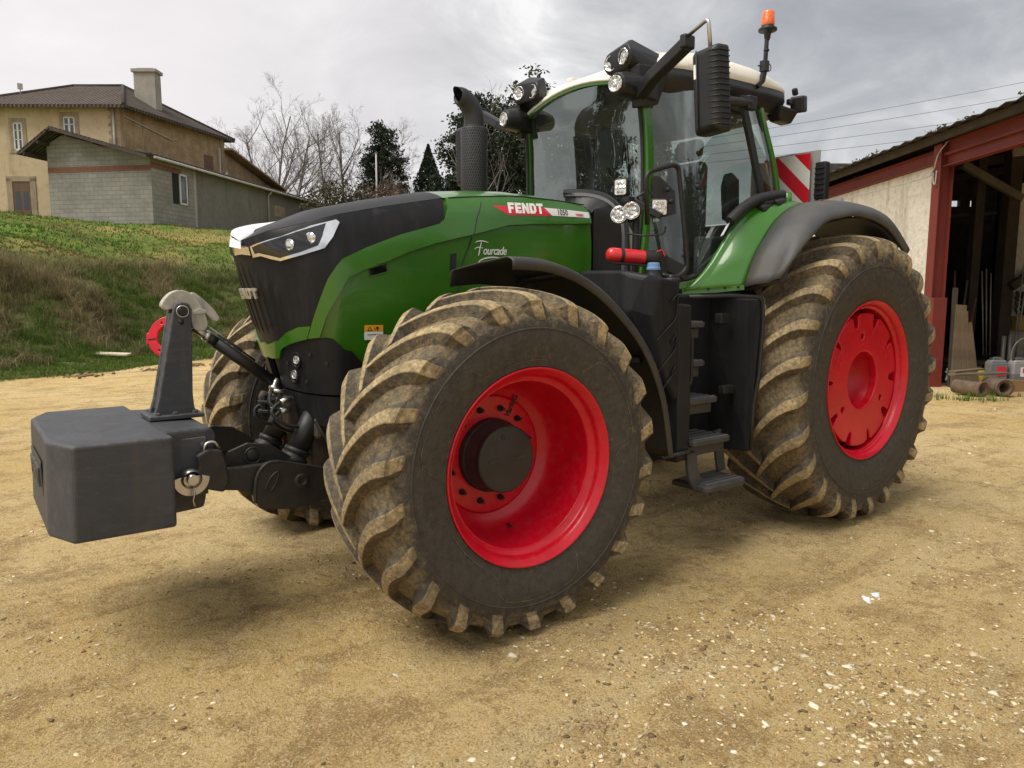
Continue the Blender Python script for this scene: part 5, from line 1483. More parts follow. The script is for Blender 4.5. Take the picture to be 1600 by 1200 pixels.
# cross tube, coupler block and hoses at the middle
md_ = MB()
md_.cyl((.60, -.55, .72), (.60, .55, .72), .055, 18); md_.box((.72, 0, 1.06), (.16, .30, .22)); md_.cyl((.86, -.16, 1.155), (.80, -.16, 1.135), .030, 12); md_.build('linkage_cross_tube', M_CAST, T, bevel=.012)
fk = MB()
for z in (1.13, 1.075): 
    vs, fs = plate([[(-.10, -.045), (.02, -.045), (.05, -.02), (.055, 0), (.05, .02), (.02, .045), (-.10, .045)]], .022, .005); fk.add(vs, fs, False, 0, Matrix.Translation((.855, -.03, z)))
fk.box((.765, -.02, 1.10), (.08, .14, .15)); fk.cyl((.88, -.03, 1.04), (.88, -.03, 1.17), .018, 12); fk.build('tow_clevis', M_BLACK, T, bevel=.006)
cp = MB(); cp.lathe([(0, .026), (.03, .027), (.034, .034), (.05, .034), (.054, .026), (.085, .024), (.088, .018), (.10, .016), (.10, .0005)], 18, 'z', M=frame((.845, .02, 1.175), (0, 1, 0), Vector((0, 1, 0)).cross(Vector((-.35, .1, .95))) * -1)); cp.build('hydraulic_coupling', M_STEEL, T)
cpl = MB(); cpl.cyl((.79, .17, 1.165), (.86, .19, 1.15), .016, 12); cpl.cyl((.80, .17, 1.10), (.86, .18, 1.095), .020, 12); cpl.cyl((.80, .12, 1.20), (.87, .12, 1.21), .012, 10); cpl.build('hydraulic_coupling', M_STEEL, T)
hz_ = MB()
for k, (a, b, c, d) in enumerate([((.86, .19, 1.15), (.92, .22, 1.10), (.84, .24, 1.02), (.70, .22, 1.0)), ((.86, .18, 1.095), (.90, .18, 1.04), (.82, .16, .98), (.70, .14, .95)), ((.84, .06, 1.19), (.88, .10, 1.20), (.90, .14, 1.14), (.85, .17, 1.10)), ((.80, -.1, 1.12), (.90, -.12, 1.08), (.88, -.10, 1.0), (.72, -.08, .96)), ((.70, .30, 1.05), (.66, .34, .95), (.60, .33, .86), (.50, .30, .84)), ((.60, .42, 1.10), (.58, .44, .95), (.50, .43, .88), (.40, .40, .90))]):
    h1 = MB(); h1.tube(catmull([a, b, c, d], 6), .011, 8); h1.build('hydraulic_hose', M_RUBBER, T)
chn = MB(); chn.tube(catmull([(.86, .05, 1.16), (.875, .07, 1.12), (.87, .09, 1.10), (.86, .11, 1.13), (.855, .13, 1.17)], 5), .004, 5); chn.build('retaining_wire', M_STEEL, T)
tl = MB(); a, b = Vector((.80, 0, 1.225)), Vector((1.225, 0, 1.555)); dd = (b - a).normalized()
tl.cyl(a - dd * .06, a + dd * .06, .026, 14); tl.cyl(a + dd * .05, a + dd * .44, .034, 18); tl.cyl(a + dd * .44, b - dd * .04, .030, 18); tl.tube([a + dd * .20 + Vector((-.02, .02, .034)), a + dd * .46 + Vector((-.02, .02, .034))], .006, 8)
tlo = tl.build('top_link', M_BLACK, T)
ts = MB(); ts.cyl(b - dd * .06, b + dd * .05, .024, 14); ts.cyl(b - dd * .055, b - dd * .025, .031, 14); ts.tube([b + Vector((-.03, 0, .04)), a + dd * .30 + Vector((-.03, 0, .04))], .0035, 6); ts.build('link_neck', M_STEEL, tlo)
hk = MB()
hk.prism(catmull([(1.425, 1.700), (1.412, 1.735), (1.37, 1.775), (1.32, 1.785), (1.27, 1.765), (1.235, 1.72), (1.205, 1.655), (1.195, 1.59), (1.225, 1.560), (1.268, 1.575), (1.280, 1.62), (1.30, 1.665), (1.345, 1.683), (1.385, 1.683), (1.40, 1.678)], 3, True), -.034, .034)
hk.prism(catmull([(1.275, 1.755), (1.25, 1.772), (1.17, 1.70), (1.125, 1.635), (1.145, 1.612), (1.18, 1.64), (1.225, 1.70)], 3, True), -.012, .012)
hk.prism([(1.27, 1.67), (1.24, 1.69), (1.20, 1.675), (1.20, 1.66), (1.27, 1.65)], .034, .042)
hk.build('link_hook', mk_mat('cast_hook_white', (.46, .44, .38), .55, .2, dust=.5, dust_scale=16, bump=.3, bscale=50, dustcol=(.12, .10, .08)), tlo, bevel=.010)

# ------------------------------------------------------------------ tank, steps, grab rails on the left
tk = MB()
hull([(-1.05, .60, 1.93), (-1.08, 1.02, 1.925), (-1.13, 1.15, 1.90), (-1.20, 1.20, 1.87), (-1.40, 1.20, 1.85), (-1.40, .60, 1.93), (-1.12, .60, 1.30), (-1.20, 1.12, 1.40), (-1.30, 1.20, 1.20), (-1.42, 1.20, 1.05), (-1.42, .60, 1.05), (-1.03, .60, 1.62), (-1.06, 1.05, 1.66), (-1.16, 1.19, 1.64)], tk)
tko = tk.build('fuel_tank', M_DKPL, T, bevel=.035, bseg=4, angle=18)
lw = MB(); hull([(-1.36, .75, 1.72), (-1.38, 1.20, 1.715), (-1.52, 1.205, 1.705), (-1.52, .75, 1.71), (-1.38, .75, .66), (-1.42, 1.20, .665), (-1.54, 1.205, .675), (-1.54, .75, .66)], lw); lw.build('tank_guard', M_DKPL, T, bevel=.018, bseg=3)
for k, (z0, z1) in enumerate(((1.50, 1.72), (1.30, 1.46), (1.16, 1.26))):
    r_ = MB(); pts = [(-1.175 - .02 * k, 1.206, z0 - .02), (-1.36, 1.208, z0 + .12), (-1.365, 1.208, z1 + .06), (-1.30 - .01 * k, 1.207, z1 - .0)]
    r_.tube(fillet(pts, .03, 4), .005, 6); r_.build('pressed_rib', M_DKPL, tko)
cpz = MB(); cpz.lathe([(0, .055), (.02, .052), (.03, .045), (.06, .044)], 24, 'z', (-1.25, 1.10, 1.865)); cpz.build('filler_neck', M_BLACK, T)
cpb = MB(); cpb.lathe([(0, .040), (.005, .044), (.018, .044), (.022, .040), (.045, .038), (.05, .032), (.05, .0005)], 14, 'z', (-1.25, 1.10, 1.922), smooth=False); cpb.build('filler_cap', mk_mat('blue_cap', (.10, .22, .45), .5, dust=.25, dust_scale=20, dustcol=(.35, .36, .38)), T)
fc = MB(); fc.lathe([(0, .055), (.05, .055), (.055, .062), (.075, .060), (.08, .05), (.08, .0005)], 20, 'z', (-1.42, 1.10, 1.80)); fc.lathe([(0, .020), (.02, .018), (.02, .0005)], 12, 'z', (-1.42, 1.10, 1.88)); fc.build('fuel_filler', M_BLACK, T)
sl_ = MB(); sl_.tube(fillet([(-1.545, 1.17, 1.50), (-1.565, 1.17, 1.48), (-1.57, 1.17, 1.20), (-1.55, 1.17, 1.17)], .02, 4), .012, 8); sl_.build('grab_handle', M_BLACK, T)
ss = MB(); hull([(-2.12, .82, 1.75), (-2.17, 1.28, 1.745), (-2.16, .82, 1.75), (-2.20, 1.28, 1.745), (-2.16, .82, .62), (-2.13, 1.245, .66), (-2.19, .82, .62), (-2.16, 1.245, .66)], ss); ss.box((-1.82, .86, 1.18), (.72, .03, 1.16)); sso = ss.build('step_housing', M_DKPL, T, bevel=.008)
gr = MB(); gr.tube(fillet([(-1.60, 1.10, 1.755), (-1.90, 1.20, 1.765), (-2.165, 1.285, 1.755), (-2.175, 1.295, 1.60), (-2.165, 1.285, 1.20), (-2.15, 1.262, 1.0), (-2.145, 1.255, .68)], .06, 6), .0135, 10); gr.build('step_rail', M_BLACK, T)
M_STEP = mk_mat('step_grey_plastic', (.026, .026, .028), .5, dust=.35, dust_scale=8, dustcol=(.10, .088, .07), low_dust=.2)
M_TREAD = mk_mat('step_tread_metal', (.15, .15, .15), .5, .5, dust=.35, dust_scale=14, bump=.6, bscale=130, dustcol=(.22, .20, .17))
for (x0, x1, y0, y1, z) in ((-1.54, -1.80, .88, 1.12, 1.585), (-1.53, -1.76, .90, 1.16, 1.325), (-1.53, -1.86, .92, 1.20, 1.075), (-1.53, -1.95, .93, 1.25, .80)):
    st = MB(); lp = [(x0, y0), (x0, y1 - .015), (x0 - .02, y1), (x1 + .06, y1), (x1 + .015, y1 - .02), (x1, y1 - .08), (x1, y0)]
    st.prism(lp, z - .035, z, 'xy'); st.prism([(x0, y0), (x0, y1 - .05), (x1 + .04, y1 - .05), (x1 + .04, y0)], z - .11, z - .04, 'xy'); so = st.build('step', M_STEP, T, bevel=.006)
    tr_ = MB()
    n_ = 5
    for k in range(n_):
        yy = lerp(y0 + .03, y1 - .03, k / (n_ - 1)); tr_.bar([(x0 - .02, yy, z + .004), (x1 + .04, yy, z + .004)], .022, .008)
    tr_.build('step_tread', M_TREAD, so)
bx_ = MB(); bx_.box((-2.03, 1.06, 1.605), (.10, .06, .07)); bx_.build('step_bracket', M_BLACK, sso, bevel=.006); bx_ = MB(); bx_.box((-2.05, 1.10, 1.10), (.12, .05, .06)); bx_.build('step_bracket', M_BLACK, sso, bevel=.006)
bs = MB(); lp = [(-1.58, 1.02), (-1.58, 1.30), (-1.62, 1.325), (-1.98, 1.325), (-2.04, 1.29), (-2.05, 1.20), (-2.05, 1.02)]
bs.prism(lp, .455, .495, 'xy'); bs.bar(fillet([(-1.55, 1.20, .72), (-1.55, 1.22, .56), (-1.62, 1.22, .48)], .06, 5), .10, .03, up=(0, 1, 0)); bs.bar([(-2.02, 1.05, .80), (-2.05, 1.08, .50)], .09, .025, up=(0, 1, 0))
bso = bs.build('step', M_STEP, T, bevel=.008)
tr_ = MB()
for k in range(6): yy = lerp(1.06, 1.28, k / 5); tr_.bar([(-1.62, yy, .500), (-2.01, yy, .500)], .020, .010)
tr_.build('step_tread', M_TREAD, bso)
ub = MB(); ub.tube([(-1.26, 1.2, .72), (-1.50, 1.22, .735), (-1.56, 1.2, .72)], .014, 8); ub.build('guard_stay', M_BLACK, T)
# grab rail in front of the door
gr2 = MB(); gr2.tube(fillet([(-1.30, .99, 2.22), (-1.275, .995, 2.545), (-1.50, 1.03, 2.615), (-1.545, 1.03, 2.60), (-1.60, 1.05, 2.20), (-1.645, 1.05, 1.95), (-1.57, 1.03, 1.885), (-1.44, 1.0, 1.90)], .05, 6), .0155, 12); gr2.build('grab_rail', M_BLACK, T)
# bracket carrying four small working lamps beside the front post
bk = MB(); bk.tube([(-1.40, .80, 1.92), (-1.40, .80, 2.30), (-1.42, .78, 2.42)], .024, 10); bk.bar([(-1.42, .68, 2.38), (-1.36, .84, 2.38), (-1.42, 1.0, 2.28)], .03, .04); bk.tube(catmull([(-1.33, .78, 2.18), (-1.36, .90, 2.16), (-1.46, .98, 2.17), (-1.48, .99, 2.22)], 5), .007, 6); bk.tube(catmull([(-1.40, .80, 2.42), (-1.45, .86, 2.46), (-1.48, .88, 2.40), (-1.44, .84, 2.34)], 5), .008, 6); bk.box((-1.33, .79, 2.40), (.05, .06, .04)); bk.build('lamp_stalk', M_BLACK, T, bevel=.004)
def square_lamp(c, n, w_, h_):
    n = Vector(n).normalized(); Mx = frame(Vector(c), Vector((0, 0, 1)).cross(n), Vector((0, 0, 1)))
    b = MB(); vs, fs = plate([rrect(0, 0, w_, h_, .014)], .045, .006); b.add(vs, fs, True, 0, Mx @ Matrix.Translation((0, 0, -.022)))
    for k in range(4): b.box((-.5 * w_ + .015 + k * (w_ - .03) / 3, 0, -.052), (.006, h_ * .8, .022), M=Mx)
    o = b.build('square_lamp', M_BLACK, T)
    f = MB(); vs, fs = plate([rrect(0, 0, w_ * .88, h_ * .88, .010)], .006, .002); f.add(vs, fs, False, 0, Mx @ Matrix.Translation((0, 0, .001))); f.build('lamp_face', mk_mat('lamp_face_white', (.62, .62, .58), .35, dust=.1) if 'lamp_face_white' not in bpy.data.materials else bpy.data.materials['lamp_face_white'], o)
    for cx_, cy_ in [(0, 0)] + [(.30 * cos(a), .30 * sin(a)) for a in np.linspace(0, 2 * pi, 7)[:-1]]:
        g = MB(); g.lathe([(.0035, .013), (.006, .012), (.007, .006), (.0072, .0005)], 14, 'z', M=Mx @ Matrix.Translation((cx_ * w_, cy_ * h_, 0))); g.build('lamp_lens', M_LENS, o)
square_lamp((-1.30, .745, 2.485), (.95, .35, .05), .088, .108); square_lamp((-1.455, .955, 2.345), (.62, .78, .0), .102, .105)
for c in ((-1.30, .735, 2.305), (-1.325, .825, 2.325)):
    rb_ = MB(); n = Vector((.85, .50, .05)).normalized(); Mx = frame(Vector(c), n.cross(Vector((0, 0, 1))), Vector((0, 0, 1)))
    if (Mx.to_3x3() @ Vector((0, 0, 1))).dot(n) < 0: Mx = Mx @ Matrix.Rotation(pi, 4, 'Y')
    rb_.lathe([(-.09, .02), (-.085, .05), (-.03, .058), (-.012, .058)], 24, 'z', M=Mx); ro = rb_.build('round_lamp', M_BLACK, T)
    r2 = MB(); r2.lathe([(-.012, .0585), (.0, .060), (.006, .055), (.0, .050)], 24, 'z', M=Mx); r2.build('lamp_rim', M_CHROME, ro); lens_disc('lamp_lens', Vector(c) + n * -.004, n, .050, ro, deep=.010)
dd_ = MB()
for c in ((-1.90, .925, 2.52), ): dd_.lathe([(0, .020), (.02, .02), (.022, .010), (.022, .0005)], 12, 'y', (c[0], .905, c[2]))
for c in ((-1.72, .79, 2.50), (-1.745, .80, 2.42)): dd_.lathe([(0, .018), (.02, .018), (.022, .010), (.022, .0005)], 12, 'y', (c[0], c[1], c[2]))
hull([(-1.66, .70, 2.60), (-1.70, .735, 2.60), (-1.80, .79, 2.50), (-1.81, .80, 2.34), (-1.67, .71, 2.30), (-1.66, .66, 2.45)], dd_)
dd_.build('door_hinge', M_BLACK, T, bevel=.004)
dl = MB(); dl.bar([(-1.64, .74, 2.05), (-1.74, .80, 1.98), (-1.86, .86, 1.92)], .05, .10); dl.bar([(-1.66, .80, 2.06), (-1.66, .82, 1.90)], .06, .05); dl.build('door_latch', M_BLACK, T, bevel=.01)

# ------------------------------------------------------------------ fire extinguisher clipped beside the cab (a thing of its own)
fe = empty('fire_extinguisher', (-1.25, .90, 2.02))
tag(fe, 'small red fire extinguisher lying level on the ledge in front of the tractor cab door', 'fire extinguisher')
def fe_axis(): return Matrix.Translation((0, 0, 0)) @ Matrix.Rotation(-.36, 4, 'Z') @ Matrix.Rotation(-.06, 4, 'Y') @ Matrix.Rotation(pi, 4, 'Z')
E1 = MB(); E1.lathe([(-.17, .0005), (-.168, .028), (-.155, .042), (-.13, .047), (.10, .047), (.125, .042), (.145, .028), (.15, .018)], 28, 'x', M=fe_axis()); E1.build('cylinder_body', mk_mat('extinguisher_red', (.62, .012, .02), .28, coat=.4, dust=.12), fe)
E2 = MB(); E2.lathe([(-.085, .0485), (-.06, .0485)], 28, 'x', M=fe_axis()); E2.build('strap', M_RUBBER, fe)
E3 = MB(); E3.lathe([(.09, .05), (.15, .052), (.19, .045), (.205, .025), (.205, .0005)], 20, 'x', M=fe_axis()); E3.build('valve_cover', M_RUBBER, fe)
E4 = MB(); E4.bar([fe_axis() @ Vector(p) for p in ((.18, 0, .045), (.22, -.0, .060), (.245, 0, .02))], .02, .008); E4.build('lever', bpy.data.materials['extinguisher_red'], fe)
E5 = MB(); E5.box((0, 0, -.052), (.30, .06, .012), (0, 0, 0), M=fe_axis()); E5.build('cradle', M_BLACK, fe)
vs, fs = plate([rrect(0, 0, .12, .045, .003)], .0004)

# ------------------------------------------------------------------ front ballast weight (a thing of its own)
wt_ = empty('front_weight', (1.7, 0, 0)); wt_.location = (1.7, 0, .62)
tag(wt_, 'dark grey block weight carried on the front linkage of the tractor', 'ballast weight')
OX, OZ = 1.7, .62
def W(P): return [(x - OX, y, z - OZ) for x, y, z in P]
body = [(2.035, -.40), (2.035, .40), (1.955, .605), (1.525, .605), (1.525, -.605), (1.955, -.605)]
wb = MB(); n = len(body)
top = [(x - (.012 if x > 1.9 else 0), y, 1.095) for x, y in body]; bot = [(x + (.004 if x > 1.6 else 0), y * .985, .645) for x, y in body]
low2 = [(x - .05 if x > 1.9 else x, y * .985, .635) for x, y in body]
V = W(bot + top); F = [tuple(range(n))[::-1], tuple(range(n, 2 * n))] + [(i, (i + 1) % n, (i + 1) % n + n, i + n) for i in range(n)]
wb.add(V, F); wbo = wb.build('weight_block', M_WPAINT, wt_, bevel=.018, bseg=3, angle=20)
nk = MB(); hull(W([(1.56, .43, 1.093), (1.30, .395, 1.085), (1.30, -.395, 1.085), (1.56, -.43, 1.093), (1.56, .43, .66), (1.345, .385, .66), (1.345, -.385, .66), (1.56, -.43, .66), (1.27, .39, 1.04), (1.27, -.39, 1.04)]), nk); nk.build('weight_neck', M_WPAINT, wbo, bevel=.022, bseg=3, angle=20)
npl = MB(); npl.box((1.43 - OX, .405, .89 - OZ), (.20, .02, .30)); npl.build('side_plate', M_WPAINT, wbo, bevel=.004)
for z in (1.0, .93): b_ = MB(); b_.lathe([(0, .016), (.010, .016), (.012, .008), (.012, .0005)], 6, 'y', (1.345 - OX, .415, z - OZ), smooth=False); b_.build('bolt', M_WPAINT, wbo)
ms = MB(); prof = [(1.505, 1.115), (1.285, 1.115), (1.295, 1.15), (1.300, 1.22), (1.285, 1.66), (1.282, 1.685), (1.30, 1.715), (1.335, 1.722), (1.365, 1.71), (1.378, 1.685), (1.475, 1.20), (1.490, 1.15)]
for y0 in (.045, -.075): ms.prism([(x - OX, z - OZ) for x, z in prof], y0, y0 + .030)
ms.bar(W([(1.468, 0, 1.14), (1.370, 0, 1.66)]), .12, .014, up=(1, 0, .2)); mso = ms.build('link_mast', M_WPAINT, wt_, bevel=.007)
mb_ = MB(); mb_.box((1.395 - OX, 0, 1.108 - OZ), (.275, .24, .024)); mb_.build('mast_base', M_WPAINT, mso, bevel=.005)
for xx in (1.49, 1.40, 1.30):
    for yy in (.095, -.095): b_ = MB(); b_.lathe([(0, .015), (.012, .015), (.014, .010), (.014, .0005)], 6, 'z', (xx - OX, yy, 1.12 - OZ), smooth=False); b_.build('bolt', M_WPAINT, mso)
pn = MB(); pn.cyl(W([(1.335, -.10, 1.672)])[0], W([(1.335, .095, 1.672)])[0], .019, 16); pn.build('mast_pin', M_BLACK, mso)
pr_ = MB(); pr_.tube([(1.335 - OX + .030 * cos(a), .088, 1.672 - OZ + .030 * sin(a)) for a in np.linspace(0, 2 * pi, 21)[:-1]], .0035, 6, closed=True); pr_.build('pin_ring', M_STEEL, mso)
hl = MB(); hl.lathe([(0, .014), (.003, .014), (.003, .0005)], 14, 'y', (1.342 - OX, .075, 1.615 - OZ)); hl.build('pin_hole', M_RUBBER, mso)
for s in (1, -1):
    bp_ = MB(); bp_.cyl(W([(1.425, .36 * s, .845)])[0], W([(1.425, .52 * s, .845)])[0], .026, 16); bp_.lathe([(.44 * s, .045), (.455 * s, .05), (.49 * s, .05), (.50 * s, .042)], 22, 'y', (1.425 - OX, 0, .845 - OZ))
    bpo = bp_.build('linkage_ball', M_STEEL, wt_)
    dm = MB(); vs, fs = plate([[(.085 * cos(a), .085 * sin(a)) for a in np.linspace(pi, 2 * pi, 20)] + [(.05, .012), (-.05, .012)]], .012, .002); dm.add(vs, fs, False, 0, Matrix.Translation((1.425 - OX, .475 * s, .845 - OZ)) @ Matrix.Rotation(pi / 2, 4, 'X')); dm.build('guide_cone', M_STEEL, bpo)
    lc = MB(); lc.tube(W([(1.425, .50 * s, .82), (1.42, .51 * s, .78), (1.43, .51 * s, .74), (1.42, .51 * s, .71)]), .005, 6); lc.build('linch_pin', M_STEEL, bpo)
# recessed nameplate on the front face
M_NP = mk_mat('weight_recess', (.030, .031, .034), .55, dust=.2)
fp = MB(); vs, fs = plate([rrect(0, 0, .50, .17, .02)], .006, .002); MF = frame((2.0335 - OX, -.02, .885 - OZ), (0, 1, 0), (.02, 0, 1)); fp.add(vs, fs, False, 0, MF); fpo = fp.build('name_plate', M_NP, wbo)
vs, fs = stencil_word('FENDT', .42, .10, .012); ft = MB(); ft.add([(v[0], v[1], v[2] + .006) for v in vs], fs, False, 0, MF); ft.build('lettering', M_WPAINT, fpo)

# ------------------------------------------------------------------ surroundings: materials
def mat_plaster(name, col, col2, stain, scale=.6, bump=.5):
    m = bpy.data.materials.new(name); t = NT(m); co = t.coord('Object')
    a = t.noise(co, scale, 6, .65, .4); b = t.noise(co, scale * 6, 8, .7); st = t.noise(t.coord('Object', (1, 1, .16)), 2.2, 5, .65)
    c = t.mix(t.ramp(a, [(.35, 0), (.65, 1)]), col, col2)
    c = t.mix(t.math('MULTIPLY', t.ramp(b, [(.5, 0), (.75, 1)]), .5), c, stain)
    c = t.mix(t.math('MULTIPLY', t.ramp(st, [(.54, 0), (.72, 1)]), .55), c, stain)
    t.bsdf(c, .92, 0, t.bump(b, bump, .03), 0, .2); return m
def mat_blocks(name, col, mortar, bw, bh, dirt):
    m = bpy.data.materials.new(name); t = NT(m); co = t.coord('UV')
    br = t.n('ShaderNodeTexBrick', i_Vector=co, i_Color1=tuple(c * 1.06 for c in col), i_Color2=tuple(c * .90 for c in col), i_Mortar=mortar, i_Scale=1.0)
    br.inputs['Brick Width'].default_value = bw; br.inputs['Row Height'].default_value = bh; br.inputs['Mortar Size'].default_value = .014
    n = t.noise(t.coord('Object'), 1.1, 7, .7); n2 = t.noise(t.coord('Object'), 14, 5, .7)
    c = t.mix(t.math('MULTIPLY', t.ramp(n, [(.4, 0), (.7, 1)]), .6), br.outputs[0], dirt)
    c = t.mix(t.math('MULTIPLY', t.ramp(n2, [(.5, 0), (.75, 1)]), .3), c, tuple(k * .6 for k in col))
    h = t.math('ADD', t.math('MULTIPLY', br.outputs[1], -.6), t.math('MULTIPLY', n2, .4))
    t.bsdf(c, .93, 0, t.bump(h, .6, .02), 0, .2); return m
def mat_tiles():
    m = bpy.data.materials.new('canal_roof_tiles'); t = NT(m); co = t.coord('UV')
    w1 = t.n('ShaderNodeTexWave', i_Vector=co, i_Scale=1.45, i_Distortion=.6, bands_direction='X').outputs[0]
    w2 = t.n('ShaderNodeTexWave', i_Vector=co, i_Scale=.9, i_Distortion=1.0, bands_direction='Y', wave_profile='SAW').outputs[0]
    n = t.noise(t.coord('Object'), 1.6, 7, .75); n2 = t.noise(t.coord('Object'), 9, 4, .7)
    c = t.mix(t.ramp(n, [(.35, 0), (.65, 1)]), (.10, .080, .068), (.17, .135, .115)); c = t.mix(t.ramp(n2, [(.5, 0), (.7, .6)]), c, (.085, .08, .07))
    c = t.mix(t.math('MULTIPLY', t.math('SUBTRACT', 1.0, w1), .7), c, (.03, .024, .02))
    t.bsdf(c, .9, 0, t.bump(t.math('ADD', w1, t.math('MULTIPLY', w2, .4)), .9, .12), 0, .2); return m
M_OCHRE = mat_plaster('ochre_render', (.48, .375, .235), (.55, .45, .30), (.24, .17, .09), .5, .25)
M_STONE = mat_plaster('rough_brown_wall', (.24, .17, .095), (.37, .275, .165), (.10, .075, .05), 1.6, .9)
M_BLOCK = mat_blocks('concrete_blocks', (.30, .285, .25), (.20, .19, .17), .5, .21, (.14, .14, .115))
M_RENDER = mat_plaster('grey_render', (.165, .155, .135), (.21, .20, .175), (.09, .09, .08), .8, .3)
M_BRICK = mat_blocks('red_brick_band', (.21, .095, .065), (.20, .15, .12), .4, .22, (.16, .08, .06))
M_TILE = mat_tiles()
M_WOODD = mk_mat('dark_timber', (.055, .042, .032), .85, bump=.4, bscale=20, var=.3)
M_WOOD = mk_mat('weathered_plank', (.125, .088, .05), .9, bump=.5, bscale=16, var=.4, dust=.2, dustcol=(.2, .16, .1), streak=.25)
M_WFRAME = mk_mat('white_window_frame', (.62, .62, .58), .5, dust=.15)
M_WGLASS = mk_mat('window_glass', (.035, .04, .045), .08, spec=.8)
M_DOOR = mk_mat('brown_door', (.105, .055, .035), .7, dust=.2, bump=.2)
M_STONEF = mk_mat('stone_surround', (.30, .235, .15), .9, bump=.6, bscale=12, var=.25)
M_PVC = mk_mat('pale_gutter', (.42, .41, .38), .6, dust=.3)

def uvwall(mb_obj, scale=1.0):
    """box-style uv in metres for wall and roof patterns"""
    me = mb_obj.data
    uv = me.uv_layers.new(name='UVMap')
    for p in me.polygons:
        n = p.normal
        u = Vector((0, 0, 1)).cross(n)
        if u.length < .05: u = Vector((1, 0, 0))
        u.normalize(); v = n.cross(u)
        for li in p.loop_indices:
            q = me.vertices[me.loops[li].vertex_index].co; uv.data[li].uv = (q.dot(u) * scale, q.dot(v) * scale)
    return mb_obj
def wall_quad(mb, a, b, z0a, z0b, z1a, z1b, thick=.25, mi=0):
    """upright slab from a to b (r, d), outer face on the a-b line, thickness behind it"""
    A, B = Y(*a), Y(*b); n = Vector((0, 0, 1)).cross((B - A).normalized()) * thick
    V = []
    for off in (Vector((0, 0, 0)), n):
        for p, z in ((A, z0a), (B, z0b), (B, z1b), (A, z1a)): V.append(p + off + Vector((0, 0, z)))
    mb.add(V, [(0, 1, 2, 3), (7, 6, 5, 4), (0, 4, 5, 1), (1, 5, 6, 2), (2, 6, 7, 3), (3, 7, 4, 0)], False, mi)
def on_wall(a, b, s, z, out=0.0):
    A, B = Y(*a), Y(*b); t_ = (B - A).normalized(); n = Vector((0, 0, 1)).cross(t_)
    return A + t_ * s - n * out + Vector((0, 0, z))
def wall_box(mb, a, b, s0, s1, z0, z1, o0, o1, mi=0):
    P = [on_wall(a, b, s, z, o) for z in (z0, z1) for s, o in ((s0, o0), (s1, o0), (s1, o1), (s0, o1))]
    mb.hexa(P[:4], P[4:], mi)
def slab(mb, P, th, mi=0):
    n = len(P); P = [Vector(p) for p in P]
    mb.add(P + [p - Vector((0, 0, th)) for p in P], [tuple(range(n)), tuple(range(2 * n - 1, n - 1, -1))] + [(i, i + n, (i + 1) % n + n, (i + 1) % n) for i in range(n)], False, mi)

# ------------------------------------------------------------------ farmhouse
house = empty('farmhouse', Y(-24, 44, 5.6)); HB = house.location.copy()
tag(house, 'old two storey ochre farmhouse with hipped tile roof and chimney on the slope', 'house')
def part(mb, name, mat, root, base, **k):
    mb.v = [tuple(Vector(p) - base) for p in mb.v]; return mb.build(name, mat, root, **k)
fa, fb = (-28.8, 39.9), (-20.75, 39.9); sa, sb = (-20.75, 39.9), (-18.25, 47.6)
m = MB(); wall_quad(m, fa, fb, 4.8, 4.8, 11.62, 11.62, .4); o = part(m, 'front_wall', M_OCHRE, house, HB)
m = MB(); wall_quad(m, sa, sb, 4.8, 4.8, 11.62, 11.62, .4); wall_quad(m, (-28.8, 47.6), fa, 4.8, 4.8, 11.62, 11.62, .4); wall_quad(m, sb, (-28.8, 47.6), 4.8, 4.8, 11.62, 11.62, .4); part(m, 'side_wall', M_STONE, house, HB)
m = MB(); wall_quad(m, (-18.3, 47.7), (-18.0, 57), 4.8, 4.8, 10.75, 9.65, .4); slab(m, [Y(-17.7, 47.5, 11.0), Y(-17.3, 57.4, 9.8), Y(-22, 57.4, 9.85), Y(-22, 47.5, 11.05)], .12); rw = part(m, 'rear_wing', M_STONE, house, HB)
m = MB(); FL, FR, BR, BL = Y(-29.3, 39.3, 11.60), Y(-20.2, 39.3, 11.60), Y(-17.75, 48.1, 11.60), Y(-29.3, 48.1, 11.60); RL, RR = Y(-25.2, 43.6, 13.68), Y(-22.5, 43.8, 13.74)
for P in ((FL, FR, RR, RL), (FR, BR, RR), (BR, BL, RL, RR), (BL, FL, RL)):
    n = len(P); m.add([p for p in P] + [p - Vector((0, 0, .16)) for p in P], [tuple(range(n)), tuple(range(2 * n - 1, n - 1, -1))] + [(i, i + n, (i + 1) % n + n, (i + 1) % n) for i in range(n)])
ro = part(m, 'roof', M_TILE, house, HB); uvwall(ro)
m = MB()
for a, b in ((FR, RR), (BR, RR), (FL, RL), (RL, RR)): m.tube([a, b], .10, 8)
part(m, 'ridge_tile', M_TILE, ro, HB)
m = MB(); c = Y(-22.05, 43.2); 
def ybox(mb, r0, r1, d0, d1, z0, z1, mi=0):
    mb.hexa([Y(r0, d0, z0), Y(r1, d0, z0), Y(r1, d1, z0), Y(r0, d1, z0)], [Y(r0, d0, z1), Y(r1, d0, z1), Y(r1, d1, z1), Y(r0, d1, z1)], mi)
ybox(m, -21.40, -20.20, 42.9, 43.6, 12.0, 14.25); ybox(m, -21.50, -20.10, 42.8, 43.7, 14.25, 14.42); ybox(m, -21.25, -20.35, 43.0, 43.5, 14.42, 14.50); part(m, 'chimney', mat_plaster('chimney_render', (.27, .25, .22), (.34, .32, .28), (.16, .15, .13), 1, .4), ro, HB)
m = MB(); m.tube([Y(-27.0, 41.6, 12.5), Y(-27.0, 41.6, 13.2)], .03, 6); m.box(Y(-27.0, 41.6, 13.1), (.25, .12, .3)); part(m, 'roof_aerial', M_PVC, ro, HB)
